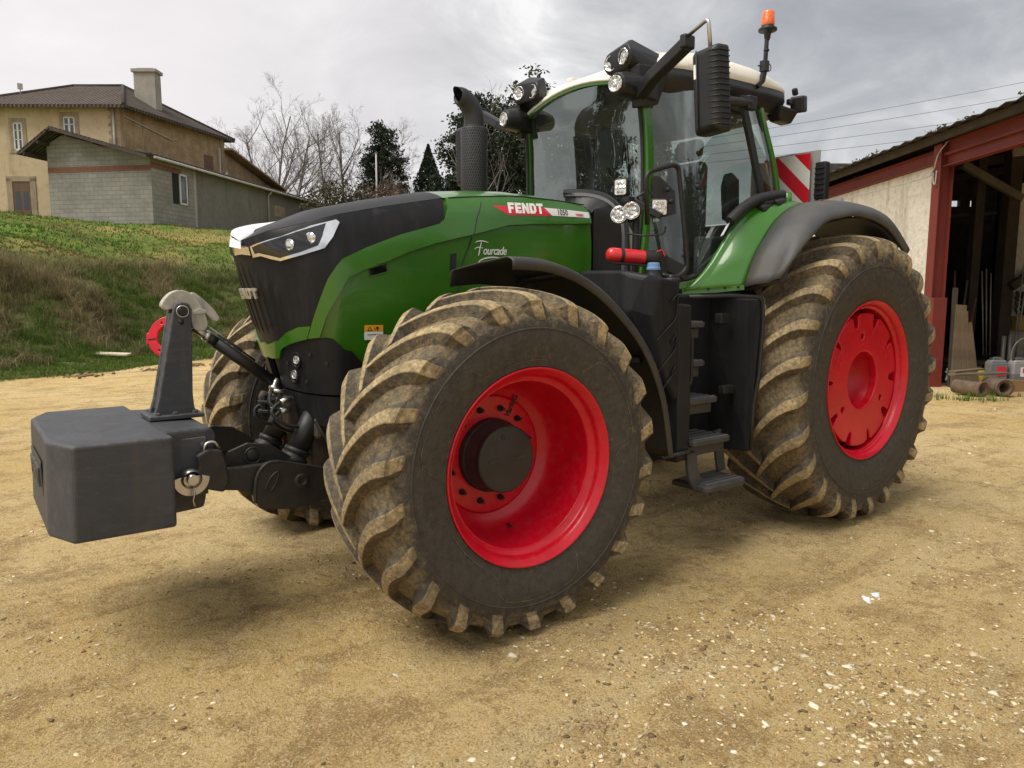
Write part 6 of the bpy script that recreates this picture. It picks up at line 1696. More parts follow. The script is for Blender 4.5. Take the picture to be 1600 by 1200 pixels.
def house_window(s0, s1, z0, z1, frame_w=.10, shutters=False):
    m = MB(); fw_ = .22
    for q in ((s0 - fw_, s0, z0 - .1, z1 + fw_), (s1, s1 + fw_, z0 - .1, z1 + fw_), (s0, s1, z1, z1 + fw_), (s0 - fw_ - .05, s1 + fw_ + .05, z0 - .25, z0 - .1)): wall_box(m, fa, fb, q[0], q[1], q[2], q[3], -.02, .035)
    so = part(m, 'window_surround', M_STONEF, house, HB, bevel=.02)
    m = MB(); wall_box(m, fa, fb, s0, s1, z0 - .1, z1, -.05, .006); part(m, 'window_pane', M_WGLASS, so, HB)
    m = MB()
    for q in ((s0, s0 + .07, z0 - .1, z1), (s1 - .07, s1, z0 - .1, z1), (s0, s1, z1 - .07, z1), (s0, s1, z0 - .1, z0), ((s0 + s1) / 2 - .05, (s0 + s1) / 2 + .05, z0, z1), (s0, s1, lerp(z0, z1, .35) - .02, lerp(z0, z1, .35) + .02), (s0, s1, lerp(z0, z1, .7) - .02, lerp(z0, z1, .7) + .02)): wall_box(m, fa, fb, q[0], q[1], q[2], q[3], .008, .028)
    part(m, 'window_frame', M_WFRAME, so, HB)
    if shutters:
        m = MB(); wall_box(m, fa, fb, s0 + .0, s0 + .07, z0 - .1, z1, .03, .3); part(m, 'shutter', M_DOOR, so, HB)
house_window(2.38, 2.86, 9.45, 10.80); house_window(5.06, 5.66, 9.8, 11.10)
m = MB()
for q in ((1.80, 2.12, 5.4, 7.95), (3.06, 3.38, 5.4, 7.95), (1.80, 3.38, 7.75, 8.05)): wall_box(m, fa, fb, *q, -.02, .04)
so = part(m, 'door_surround', M_STONEF, house, HB, bevel=.02)
m = MB(); wall_box(m, fa, fb, 2.12, 3.06, 5.4, 7.75, -.03, .01); wall_box(m, fa, fb, 2.17, 2.55, 5.5, 6.2, .01, .03); wall_box(m, fa, fb, 2.61, 3.01, 5.5, 6.2, .01, .03); dr = part(m, 'door', M_DOOR, house, HB)
m = MB(); wall_box(m, fa, fb, 2.22, 2.50, 6.3, 7.25, .01, .016); wall_box(m, fa, fb, 2.66, 2.94, 6.3, 7.25, .01, .016); part(m, 'door_pane', M_WGLASS, dr, HB)
m = MB()
for k in range(14): wall_box(m, fa, fb, 7.55 - .12 * (k % 2), 8.06, 8.8 + k * .2, 8.985 + k * .2, -.01, .018)
part(m, 'corner_quoin', M_STONEF, house, HB)
m = MB(); m.tube([on_wall(fa, fb, 7.75, 11.5, .10), on_wall(fa, fb, 7.75, 8.4, .10)], .055, 8); m.tube([on_wall(sa, sb, .2, 11.2, .06), on_wall(sa, sb, 3.6, 10.6, .06), on_wall(sa, sb, 4.0, 10.75, .06)], .03, 6); part(m, 'downpipe', M_PVC, house, HB)
m = MB(); wall_box(m, sa, sb, 6.2, 7.0, 9.2, 10.3, -.02, .012); part(m, 'side_opening', M_DOOR, house, HB)
m = MB(); wall_box(m, sa, sb, 7.5, 7.6, 8.7, 10.9, 0, .10); m.tube([on_wall(sa, sb, 7.7, 9.0, .2), on_wall(sa, sb, 8.0, 9.5, .2)], .09, 8); part(m, 'vent_pipe', M_PVC, house, HB)

# ------------------------------------------------------------------ concrete block annexe with long lean-to roof
ann = empty('block_annexe', Y(-19, 40, 5.2)); AB = ann.location.copy()
tag(ann, 'low grey concrete block annexe with tiled lean-to roof and brick band beside the farmhouse', 'outbuilding')
c0, c1, c2 = (-17.61, 36.5), (-14.0, 57.0), (-23.25, 37.5)
m = MB(); wall_quad(m, c2, c0, 4.2, 4.2, 7.80, 7.80, .2)
# gable triangle under the rake
A_, B_ = Y(*c2), Y(*c0); n_ = Vector((0, 0, 1)).cross((B_ - A_).normalized()) * .2
tri = [A_ + Vector((0, 0, 8.08)), B_ + Vector((0, 0, 8.08)), B_ + Vector((0, 0, 8.40)), A_.lerp(B_, .16) + Vector((0, 0, 9.62)), A_ + Vector((0, 0, 9.2))]
m.add(tri + [p + n_ for p in tri], [(0, 1, 2, 3, 4), (9, 8, 7, 6, 5)] + [(i, i + 5, (i + 1) % 5 + 5, (i + 1) % 5) for i in range(5)])
wall_quad(m, c0, (-17.0, 39.95), 4.2, 4.2, 8.42, 8.42, .2)
wo = part(m, 'block_wall', M_BLOCK, ann, AB); uvwall(wo)
m = MB(); wall_box(m, c2, c0, 0, 5.72, 7.80, 8.08, -.18, .012); wall_box(m, c0, c1, .0, 2.35, 7.95, 8.22, -.01, .014); bo = part(m, 'brick_band', M_BRICK, ann, AB); uvwall(bo)
m = MB(); wall_quad(m, (-16.99, 40.0), c1, 4.2, 4.8, 8.42, 8.42, .2); part(m, 'rendered_wall', M_RENDER, ann, AB)
m = MB(); wall_box(m, c0, c1, 3.40, 3.62, 4.8, 8.35, -.01, .03); part(m, 'mortar_strip', mk_mat('pale_mortar', (.33, .32, .28), .9, bump=.5, bscale=10), ann, AB)
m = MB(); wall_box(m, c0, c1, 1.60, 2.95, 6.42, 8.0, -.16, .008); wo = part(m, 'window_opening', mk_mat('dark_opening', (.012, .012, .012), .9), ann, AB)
m = MB()
for s0, s1, z0, z1 in ((2.15, 2.24, 6.45, 7.98), (2.72, 2.81, 6.45, 7.98), (2.15, 2.81, 7.90, 7.99), (2.15, 2.81, 6.43, 6.52)): wall_box(m, c0, c1, s0, s1, z0, z1, .01, .06)
part(m, 'window_frame', M_WFRAME, wo, AB)
m = MB(); wall_box(m, c0, c1, 2.24, 2.72, 6.5, 7.9, .01, .02); part(m, 'window_pane', M_WGLASS, wo, AB)
m = MB(); wall_box(m, c0, c1, 12.2, 13.6, 6.9, 7.6, -.01, .02); part(m, 'vent_opening', M_STONEF, ann, AB)
# roof: ridge parallel to the long wall
def AX(s, t, z):    # s along the long wall, t across towards the left
    A, B = Y(*c0), Y(*c1); u = (B - A).normalized(); w_ = (Y(*c2) - Y(*c0)).normalized(); return A + u * s + w_ * t + Vector((0, 0, z))
m = MB(); e0, e1, r0_, r1_ = AX(-.55, -.35, 8.42), AX(21.2, -.35, 8.42), AX(-.75, 4.85, 9.92), AX(21.2, 4.85, 9.92)
slab(m, [e0, e1, r1_, r0_], .11); slab(m, [r0_ + Vector((0, 0, -.01)), r1_ + Vector((0, 0, -.01)), AX(21.2, 6.75, 8.72), AX(-.75, 6.75, 8.72)], .11); ro = part(m, 'roof', M_TILE, ann, AB); uvwall(ro)
m = MB()
for k in range(60):
    s = -.5 + k * .36
    m.tube([AX(s, -.42, 8.43), AX(s, .3, 8.645)], .09, 7)
part(m, 'eave_tile', M_TILE, ro, AB)
m = MB()
for t0, z0, t1, z1 in ((5.05, 9.72, 6.6, 8.68),): 
    for s in (-.70, -.35): m.bar([AX(s, t0, z0), AX(s, t1, z1)], .10, .14)
for t_, z_ in ((4.85, 9.76), (5.6, 9.20), (6.4, 8.68), (4.0, 9.50), (2.6, 9.10)): m.bar([AX(-.72, t_, z_), AX(.3, t_, z_)], .12, .16)
m.bar([AX(-.70, -.3, 8.33), AX(-.72, 4.8, 9.78)], .06, .14); part(m, 'rafter', M_WOODD, ro, AB)
m = MB(); m.tube([AX(-.3, -.44, 8.36), AX(21.2, -.44, 8.36)], .065, 8); part(m, 'gutter', M_PVC, ro, AB)
m = MB(); m.tube([AX(11.2, -.40, 8.33), AX(11.2, -.12, 8.05), AX(11.2, -.12, 5.0)], .05, 8); part(m, 'downpipe', M_PVC, ann, AB)

# lamp post beyond the annexe
lp = empty('lamp_post', Y(-10.0, 55, 5.5)); tag(lp, 'slim grey lamp post standing in front of the bare trees', 'lamp post')
m = MB(); m.tube([(0, 0, 0), (0, 0, 6.6)], [.085, .055], 10); m.build('pole', M_PVC, lp); m = MB(); m.box((0, 0, 6.62), (.14, .14, .06)); m.build('cap', M_PVC, lp)

# ------------------------------------------------------------------ trees
M_BARK = mk_mat('grey_bark', (.17, .15, .132), .9, var=.3)
M_NEEDLE = mat_tint('tree_foliage', .8, .15)
def branches(seed, h, lean=(0, 0), levels=4, spread=.55, n0=9, r0=.16, upbias=.55, first=.25):
    """recursive skeleton -> list of polylines with radii"""
    R = random.Random(seed); out = []
    def grow(p, d, L, r, lev):
        n = 4 if lev < 3 else 3; pts = [p]; q = p; dd = d
        for i in range(n):
            dd = (dd + Vector((R.gauss(0, .11), R.gauss(0, .11), R.gauss(0, .07) + .06))).normalized()
            q = q + dd * (L / n); pts.append(q)
        out.append((pts, r, r * .35, lev))
        if lev >= levels: return
        k = n0 if lev == 0 else R.randint(4, 6)
        for i in range(k):
            f = R.uniform(first if lev == 0 else .25, 1.0); seg = min(n - 1, int(f * n)); base = pts[seg].lerp(pts[seg + 1], f * n - seg) if f < 1 else pts[-1]
            a = R.uniform(0, 2 * pi); t_ = (pts[seg + 1] - pts[seg]).normalized(); s_ = t_.cross(Vector((cos(a), sin(a), .3))).normalized()
            ang = R.uniform(.35, 1.0) * spread + .2
            nd = (t_ * cos(ang) + s_ * sin(ang) + Vector((0, 0, upbias * .35))).normalized()
            grow(base, nd, L * R.uniform(.38, .62) * (1.1 - .35 * f), max(.0065, r * lerp(.52, .30, f)), lev + 1)
    grow(Vector((0, 0, 0)), Vector((lean[0], lean[1], 1)).normalized(), h * .72, r0, 0)
    return out
def tube_np(out):
    V, F = [], []; off = 0
    for pts, ra, rb, lev in out:
        k = 6 if lev == 0 else (4 if lev == 1 else 3); m_ = len(pts)
        for i, p in enumerate(pts):
            t_ = (pts[min(i + 1, m_ - 1)] - pts[max(i - 1, 0)]).normalized(); n_ = t_.cross(Vector((.3, .2, 1)) if abs(t_.z) < .95 else Vector((1, 0, 0))).normalized(); b_ = t_.cross(n_); r = lerp(ra, rb, i / (m_ - 1))
            for q in range(k):
                a = 2 * pi * q / k; V.append(tuple(p + (n_ * cos(a) + b_ * sin(a)) * r))
        for i in range(m_ - 1):
            for q in range(k):
                l = (q + 1) % k; F.append((off + i * k + q, off + i * k + l, off + (i + 1) * k + l, off + (i + 1) * k + q))
        off += m_ * k
    return V, F
def bare_tree(name, seed, r, d, h, label, group=None, **kw):
    z = hill_z(r, d) - .1
    o = empty(name, Y(r, d, z)); tag(o, label, 'tree', group)
    out = branches(seed, h, **kw)
    V, F = tube_np([b for b in out if b[3] == 0]); npmesh('trunk', V, F, M_BARK, o, smooth=True)
    V, F = tube_np([b for b in out if b[3] > 0]); npmesh('crown', V, F, M_BARK, o, smooth=True)
    return o
BT = [(3, -20.9, 60, 11.5, (-.12, 0)), (11, -19.8, 61, 15.0, (-.02, 0)), (5, -17.6, 59, 12.8, (.03, .02)), (8, -15.5, 62, 12.6, (.05, 0)), (21, -13.5, 60, 12.2, (.06, 0)), (17, -11.4, 61, 11.0, (.03, 0)), (29, -20.3, 63, 12.0, (-.05, 0)), (31, -9.2, 60, 9.0, (.05, 0))]
BL_ = ['bare leafless tree nearest the farmhouse gable, leaning left', 'tallest bare leafless tree standing above the annexe roof', 'bare tree with forked stem right of the tallest one', 'bare leafless tree in the middle of the row', 'bare leafless tree just left of the lamp post row end', 'slender bare tree growing into the dark pine', 'thin bare tree standing behind between the two leftmost ones', 'small bare tree rising beside the lamp post']
for (sd, r, d, h, ln), lb in zip(BT, BL_): bare_tree('bare_tree', sd, r, d, h, lb, 'bare trees behind the annexe', lean=ln, levels=4, n0=13, spread=.88, r0=.13, first=.10, upbias=.30)
def leaf_quads(P, N, size, col):
    n = len(P); a = RNG.normal(0, 1, (n, 3)); a /= np.linalg.norm(a, axis=1)[:, None]; b = np.cross(a, RNG.normal(0, 1, (n, 3))); b /= np.linalg.norm(b, axis=1)[:, None]
    s = size[:, None]; V = np.stack([P - a * s, P + b * s * .45, P + a * s, P - b * s * .45], 1).reshape(-1, 3)
    F = (np.arange(n)[:, None] * 4 + np.arange(4)[None]); C = np.repeat(col, 4, 0); return V, F, C
def conifer(name, r, d, h, rad, label, seed, dens=9000, shape='cone', col=(.026, .037, .021), size=(.07, .17), z=None, group=None, bare_top=0.0):
    R = np.random.default_rng(seed); rr = random.Random(seed)
    z = hill_z(r, d) - .1 if z is None else z
    o = empty(name, Y(r, d, z)); tag(o, label, 'tree', group)
    tb = [([Vector((0, 0, 0)), Vector((.05, 0, h * .5)), Vector((0, .05, h * .97))], h * .018, .02, 0)]
    Ps, Cs = [], []
    nb = 26 if shape == 'column' else 34
    if shape == 'column':
        n = dens; t_ = R.random(n) ** .8; prof = np.sin(np.pi * np.clip(.08 + .92 * (1 - t_), 0, 1)) ** .6 * np.clip((1 - t_) * 2.6, 0, 1) ** .7
        a = R.uniform(0, 2 * pi, n); k = rad * prof * (.55 + .5 * R.random(n) ** .5) * (1 + .16 * np.sin(a * 5 + t_ * 17))
        Ps.append(np.stack([k * np.cos(a), k * np.sin(a), .3 + t_ * (h - .3)], 1))
    else:
        for i in range(nb):
            f = (i + rr.random() * .7) / nb; zb = h * lerp(.12, .96, f); L = rad * (1 - f) ** (.75 if shape == 'cone' else .45) * rr.uniform(.55, 1.15) + .25
            if shape == 'round': L = rad * sqrt(max(.05, 1 - (2 * f - .9) ** 2)) * rr.uniform(.6, 1.1)
            a = i * 2.4 + rr.uniform(-.5, .5); el = rr.uniform(-.12, .25) + (.35 * f if shape != 'round' else .3)
            p0 = Vector((0, 0, zb)); dr = Vector((cos(a) * cos(el), sin(a) * cos(el), sin(el))); p1 = p0 + dr * L * .6; p2 = p0 + dr * L + Vector((0, 0, .12 * L))
            tb.append(([p0, p1, p2], max(.02, L * .022), .008, 1))
            if f > 1 - bare_top: continue
            n = max(20, int(dens / nb * (L / rad) * 1.5)); u = R.random(n) ** .6; cen = np.array(p0)[None] + np.array(dr)[None] * (u * L)[:, None]
            cl = R.normal(0, 1, (n, 3)) * (np.array([.17, .17, .10]) * rad * (.35 + .5 * u[:, None]))
            # bunch into clumps
            nc = max(3, n // 60); cc = cen[R.integers(0, n, nc)] + R.normal(0, .14 * rad, (nc, 3)); pick = R.integers(0, nc, n)
            w_ = (R.random(n) < .84)[:, None]; Ps.append(np.where(w_, cc[pick] + R.normal(0, .085 * rad, (n, 3)) * [1, 1, .6], cen + cl))
    P = np.concatenate(Ps); P[:, 2] = np.maximum(P[:, 2], .05); n = len(P)
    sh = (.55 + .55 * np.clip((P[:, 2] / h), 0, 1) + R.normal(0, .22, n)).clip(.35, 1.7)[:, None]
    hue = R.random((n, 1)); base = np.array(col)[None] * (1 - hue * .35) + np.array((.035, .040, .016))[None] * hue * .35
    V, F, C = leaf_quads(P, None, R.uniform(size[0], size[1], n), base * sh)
    if shape != 'column' or True:
        TV, TF = tube_np([b for b in tb if b[3] == 0]); npmesh('trunk', TV, TF, M_BARK, o, smooth=True)
        if shape != 'column': TV, TF = tube_np([b for b in tb if b[3] > 0]); npmesh('limbs', TV, TF, M_BARK, o, smooth=True)
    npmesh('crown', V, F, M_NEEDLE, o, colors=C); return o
G2 = 'dark evergreens beyond the yard'
conifer('pine_tree', -10.3, 59, 9.6, 2.6, 'dark open pine with ragged crown standing right of the bare trees', 4, 15000, 'loose', group=G2)
conifer('cypress_tree', -6.85, 61, 8.3, 1.05, 'narrow dark pointed cypress standing alone left of the exhaust', 5, 12000, 'column', size=(.06, .15), group=G2)
conifer('pine_tree', -4.3, 60, 6.0, 1.6, 'low dark evergreen just right of the cypress', 6, 5000, 'loose', group=G2)
conifer('cedar_tree', -2.2, 50, 10.2, 3.4, 'big dark conifer directly behind the tractor exhaust', 9, 26000, 'loose', size=(.08, .19), group=G2)
conifer('cedar_tree', 1.3, 47, 10.8, 3.6, 'big dark conifer seen through the tractor windscreen', 12, 26000, 'loose', size=(.08, .19), group=G2)
conifer('cedar_tree', 5.2, 49, 10.4, 3.3, 'dark conifer hidden mostly behind the tractor cab door', 13, 20000, 'loose', size=(.08, .19), group=G2)
conifer('cedar_tree', 9.0, 47, 8.6, 2.7, 'dark conifer behind the rear of the cab', 15, 9000, 'loose', size=(.08, .19), group=G2)
bare_tree('bare_tree', 41, -1.2, 46, 9.8, 'bare branched tree poking above the cab roof lamps', None, lean=(.05, 0), levels=3, n0=12, spread=.8, r0=.15, first=.3)
bare_tree('bare_tree', 43, -7.9, 58, 7.0, 'thin bare sapling left of the cypress', None, lean=(.12, 0), levels=3, n0=8, spread=.6, r0=.07)
def shrub(name, r, d, w_, h, col, label, seed, n=3500, tw=True):
    R = np.random.default_rng(seed); z = hill_z(r, d) - .1; o = empty(name, Y(r, d, z)); tag(o, label, 'shrub', 'shrubs behind the tractor bonnet')
    a = R.normal(0, 1, (n, 3)); a /= np.linalg.norm(a, axis=1)[:, None]; k = R.random((n, 1)) ** .45
    lob = 1 + .3 * np.sin(a[:, :1] * 5 + seed) * np.cos(a[:, 1:2] * 4)
    P = a * k * lob * np.array([w_ / 2, w_ / 2, h / 2]) + [0, 0, h * .5]; P[:, 2] = np.abs(P[:, 2])
    V, F, C = leaf_quads(P, None, R.uniform(.06, .15, n), np.array(col)[None] * R.uniform(.5, 1.4, (n, 1))); npmesh('crown', V, F, M_NEEDLE, o, colors=C)
    out = branches(seed, h * 1.25, levels=2, n0=14, spread=.9, r0=.05, first=.0); V, F = tube_np(out); npmesh('stems', V, F, M_BARK, o)
shrub('shrub', -11.9, 50, 4.2, 4.2, (.07, .060, .030), 'olive brown shrub left of the lamp post foot', 2)
shrub('shrub', -8.8, 52, 5.0, 4.6, (.125, .085, .062), 'reddish brown bare-twigged shrub right of the lamp post', 3)
shrub('shrub', -5.6, 52, 3.6, 3.4, (.16, .125, .085), 'pale straw coloured shrub between shrub and cypress', 8)
# trees standing around the yard out of the frame, seen as reflections in the cab glass
conifer('pine_tree', -21.0, 6.2, 10.0, 2.6, 'dark pine left of the yard, seen reflected in the windscreen', 31, 30000, 'loose', size=(.05, .13))
conifer('broadleaf_tree', 27.0, 1.2, 9.5, 6.0, 'broad leafy tree right of the yard, seen reflected in the door glass', 33, 40000, 'round', size=(.07, .20), col=(.03, .045, .015), z=0)
conifer('broadleaf_tree', 24.0, -7.5, 9.0, 5.0, 'lower leafy tree right of the yard, reflected low in the door glass', 34, 30000, 'round', size=(.07, .20), col=(.03, .045, .015), z=0)
conifer('broadleaf_tree', 29.0, 9.0, 8.0, 5.0, 'rounded leafy tree beside the shed end, reflected in the rear glass', 35, 24000, 'round', size=(.07, .20), col=(.03, .045, .015), z=0)

# ------------------------------------------------------------------ power lines
M_WIRE = mk_mat('wire_grey', (.10, .10, .105), .6)
WL = ['uppermost of the four overhead wires crossing the sky above the shed', 'second overhead wire from the top above the shed', 'third overhead wire from the top above the shed', 'lowest of the four overhead wires, just above the shed roof']
for k, (ya, yb) in enumerate(((207.5, 137), (221, 158), (236, 182), (250, 203))):
    D = 92; P = []
    for i in range(13):
        u = lerp(1040, 1720, i / 12); yy = lerp(ya, yb, (u - 1208) / 392) + 5 * (4 * (i / 12) * (1 - i / 12) - .8)
        P.append((u - 800) / 1139 * D); 
        P[-1] = Y(P[-1], D, 1.758 + (463 - yy) / 1139 * D)
    m = MB(); m.tube(P, .026, 5); o = m.build('power_line', M_WIRE); tag(o, WL[k], 'overhead wire', 'overhead wires above the shed')

# ------------------------------------------------------------------ things on the grass edge
rg = empty('red_ring', Y(-9.33, 19.9, .62)); tag(rg, 'red cast iron wheel weight ring with gaps standing upright at the foot of the bank', 'wheel weight')
lp_ = []
def arcp(a0, a1, r, n=14): return [(r * cos(lerp(a0, a1, i / n)), r * sin(lerp(a0, a1, i / n))) for i in range(n + 1)]
def seg(a0, a1): return arcp(a0, a1, .57) + arcp(a1, a0, .36)
out_ = arcp(radians(100), radians(170), .57) + arcp(radians(172), radians(198), .61, 6) + arcp(radians(200), radians(262), .57) + [( .57 * cos(radians(262)), .57 * sin(radians(262)))] + arcp(radians(262), radians(100), .36, 24)
vs, fs = plate([out_] + [circle2(.45 * cos(a), .45 * sin(a), .045, 12) for a in (radians(122), radians(238))], .12, .02, 1)
FRG = frame((0, 0, 0), YR, (YF * .28 + Vector((0, 0, 1))))
m = MB(); m.add(vs, fs, False, 0, FRG); r1 = m.build('ring_half', M_RED, rg)
vs, fs = plate([arcp(radians(-52), radians(18), .57) + arcp(radians(18), radians(-52), .36)], .12, .02, 1); m = MB(); m.add(vs, fs, False, 0, FRG); m.build('ring_half', M_RED, rg)
m = MB(); m.bar([FRG @ Vector((.57 * cos(a) * k, .57 * sin(a) * k, .064)) for a, k in ((radians(188), 1.0), (radians(188), .62))], .03, .02); m.build('ring_joint', M_RUBBER, r1)
m = MB(); m.box((0, 0, 0), (1.65, .24, .045)); pk = m.build('plank', mk_mat('pale_plank', (.52, .44, .32), .85, bump=.4, bscale=16, dust=.15), bevel=.006)
pk.location = Y(-10.75, 18.9, hill_z(-10.75, 18.9) + .075); pk.rotation_euler = (.1, .03, YROT - .05); tag(pk, 'pale timber board lying on the grass at the foot of the bank', 'plank')

# ------------------------------------------------------------------ open shed on the right
M_RUST = mk_mat('red_oxide_steel', (.17, .022, .016), .55, dust=.30, dust_scale=4, bump=.15, bscale=30, dustcol=(.10, .045, .035), streak=.12)
M_LIME = mat_plaster('limewashed_wall', (.60, .56, .48), (.70, .67, .59), (.15, .115, .07), 1.3, .9)
M_SHEET = mk_mat('corrugated_sheet', (.028, .027, .026), .8, dust=.25, dustcol=(.05, .045, .035))
M_INNER = mk_mat('shed_inner_wall', (.07, .06, .048), .95, bump=.5, bscale=5, var=.4)
M_INLITE = mat_plaster('shed_pale_wall', (.55, .52, .45), (.66, .63, .56), (.20, .17, .13), 1.6, .6)
shed = empty('shed', Y(8.5, 15, 0)); SB = shed.location.copy(); tag(shed, 'open fronted farm shed with red steel frame and stained white wall', 'shed')
R0 = 8.42
m = MB(); m.hexa([Y(R0, 14.75, -.1), Y(R0 + .22, 14.75, -.1), Y(R0 + .22, 27, -.1), Y(R0, 27, -.1)], [Y(R0, 14.75, 4.36), Y(R0 + .22, 14.75, 4.36), Y(R0 + .22, 27, 4.36), Y(R0, 27, 4.36)]); 
ybox(m, R0 + .02, R0 + .2, 14.75, 16.6, 4.36, 4.62); part(m, 'side_wall', M_LIME, shed, SB)
def ibeam(mb, p, q, w_, h_, up, fl=.018):
    """rolled steel section between two points"""
    p, q = Vector(p), Vector(q); t_ = (q - p).normalized(); up = Vector(up); sd = t_.cross(up).normalized(); up = sd.cross(t_)
    for k in (-1, 1): mb.bar([p + up * (h_ / 2 - fl / 2) * k, q + up * (h_ / 2 - fl / 2) * k], w_, fl, up=up)
    mb.bar([p, q], fl, h_ - 2 * fl, up=up)
m = MB(); ibeam(m, Y(R0 - .02, 14.62, -.1), Y(R0 - .02, 14.62, 4.70), .26, .27, YR); 
po = part(m, 'post', M_RUST, shed, SB)
m = MB(); ybox(m, R0 - .16, R0 + .12, 14.40, 14.60, -.05, 1.75); part(m, 'post_guard', M_RUST, shed, SB, bevel=.01)
for k in range(6):
    m = MB(); m.cyl(Y(R0 - .165, 14.55, 3.9 + .12 * k), Y(R0 - .18, 14.55, 3.9 + .12 * k), .016, 6); part(m, 'post_bolt', M_RUST, po, SB)
m = MB(); ibeam(m, Y(R0, 14.75, 4.50), Y(R0, 27, 4.50), .16, .26, (0, 0, 1)); part(m, 'wall_beam', M_RUST, shed, SB)
m = MB(); ibeam(m, Y(R0 - .02, 14.48, 4.61), Y(R0 - .02, 3, 4.61), .18, .235, (0, 0, 1)); part(m, 'lintel_beam', M_RUST, shed, SB)
m = MB(); ibeam(m, Y(R0 - .02, 14.48, 4.375), Y(R0 - .02, 3, 4.375), .18, .225, (0, 0, 1)); part(m, 'lintel_beam', M_RUST, shed, SB)
m = MB(); rows = []
nn = 230
for i in range(nn + 1):
    d = lerp(2.5, 27.5, i / nn); w_ = .022 * sin(i * pi * .5 * 1.0)
    rows.append([Y(7.92, d, 4.86 + w_), Y(9.5, d, 5.13 + w_), Y(18.5, d, 6.5 + w_)])
m.grid(rows, False); ro = part(m, 'roof', M_SHEET, shed, SB, solid=.012)
m = MB()
for r_ in (8.15, 9.6, 11.2, 12.8, 14.4, 16.0): m.bar([Y(r_, 3, 4.75 + (r_ - 7.92) * .155), Y(r_, 27.3, 4.75 + (r_ - 7.92) * .155)], .09, .14)
part(m, 'purlin', M_WOODD, ro, SB)
m = MB()
for d in (6.5, 10.6, 14.6, 18.6, 22.6): m.bar([Y(8.5, d, 4.62), Y(17.5, d, 5.95)], .14, .22)
part(m, 'rafter', M_WOODD, ro, SB)
m = MB()
for d in (13.2, 17.0): m.bar([Y(10.2, d, 4.75), Y(11.6, d, 4.0)], .12, .16)
m.bar([Y(9.2, 13.8, 4.4), Y(10.6, 13.4, 4.55), Y(11.8, 13.9, 4.25)], .12, .14); part(m, 'brace', mk_mat('grey_timber', (.16, .14, .11), .85, bump=.4, bscale=14), shed, SB)
m = MB(); m.hexa([Y(8.6, 26.8, -.1), Y(17.6, 26.8, -.1), Y(17.6, 27, -.1), Y(8.6, 27, -.1)], [Y(8.6, 26.8, 5.0), Y(17.6, 26.8, 5.0), Y(17.6, 27, 5.0), Y(8.6, 27, 5.0)])
# far end: sheet closing the gable, with two slits open to the sky
for a, b in ((8.6, 15.75), (16.1, 16.45), (16.95, 17.6)): ybox(m, a, b, 26.8, 27, 5.003, 5.22)
ybox(m, 8.6, 17.6, 26.8, 27, 5.223, 6.5); ybox(m, 17.4, 17.6, 3, 26.8, -.1, 6.35); part(m, 'back_wall', M_INNER, shed, SB)
m = MB(); m.bar([Y(8.7, 26.6, 4.2), Y(17.3, 26.6, 4.75)], .10, .12); part(m, 'tie_beam', bpy.data.materials['grey_timber'], shed, SB)
m = MB(); ybox(m, 11.75, 12.5, 17.4, 17.6, -.1, 4.4); ybox(m, 12.5, 17.4, 17.4, 17.6, 2.1, 3.2); ybox(m, 13.5, 17.4, 17.4, 17.6, -.1, 2.1); part(m, 'partition_wall', M_INLITE, shed, SB)
m = MB(); ybox(m, 11.45, 11.72, 17.2, 17.5, -.1, 5.2); ybox(m, 10.95, 11.15, 17.6, 17.8, -.1, 5.1); m.bar([Y(11.6, 17.1, 2.0), Y(12.9, 17.1, 3.0)], .12, .18); part(m, 'inner_post', M_WOODD, shed, SB)
m = MB(); m.tube(catmull([Y(R0 - .3, 19, 4.15), Y(R0 - .2, 15.2, 4.12), Y(R0 - .19, 14.7, 4.2), Y(R0 - .18, 14.55, 4.5), Y(R0 - .1, 14.4, 4.72)], 6), .012, 6); m.tube(catmull([Y(R0 - .19, 14.66, 4.18), Y(R0 - .2, 14.62, 4.0), Y(R0 - .2, 14.55, 3.95), Y(R0 - .19, 14.55, 4.2)], 5), .012, 6); part(m, 'cable', M_PVC, shed, SB)
# moss along the eave
Pm = []; 
for _ in range(900):
    d = random.uniform(5, 27); 
    if fbm(d * 1.3, 0, 4.0, 3) < .05: continue
    Pm.append(tuple(Y(7.93 + abs(random.gauss(0, .06)), d, 4.88 + abs(random.gauss(0, .035)))))
Pm = np.array(Pm); V, F, C = leaf_quads(Pm, None, RNG.uniform(.01, .045, len(Pm)), np.array([[.09, .085, .045]]) * RNG.uniform(.5, 1.4, (len(Pm), 1))); o = npmesh('moss', V - np.array(SB), F, M_NEEDLE, ro, colors=C); o['kind'] = 'stuff'

# things lying about in the mouth of the shed
def thing(name, label, cat, p, group=None):
    o = empty(name, p, YROT); tag(o, label, cat, group); return o
BG = 'boards leaning by the shed post'
for k, (r, d, w_, h_, tilt, roll, lb) in enumerate(((8.80, 14.35, .22, 1.62, -.10, .05, 'broad weathered board leaning against the red post, nearest the post'), (8.98, 14.30, .13, 1.50, -.12, -.03, 'narrow pale board leaning in the middle of the stack by the post'), (9.12, 14.28, .18, 1.28, -.14, -.10, 'short board leaning at the right of the stack by the post'), (8.72, 14.42, .10, 1.95, -.06, .02, 'tall dark thin stake standing behind the boards by the post'))):
    m = MB(); m.box((0, 0, h_ / 2), (w_, .035, h_)); o = m.build('board', M_WOOD if k < 3 else M_WOODD, bevel=.004); o.location = Y(r, d, 0); o.rotation_euler = (tilt, roll, YROT); tag(o, lb, 'board', BG)
m = MB(); m.box((0, 0, 0), (1.05, .20, .04)); o = m.build('plank', M_WOOD, bevel=.004); o.location = Y(8.72, 13.55, .34); o.rotation_euler = (0, -.03, YROT + .05); tag(o, 'flat plank laid across the two clay pipes by the shed', 'plank')
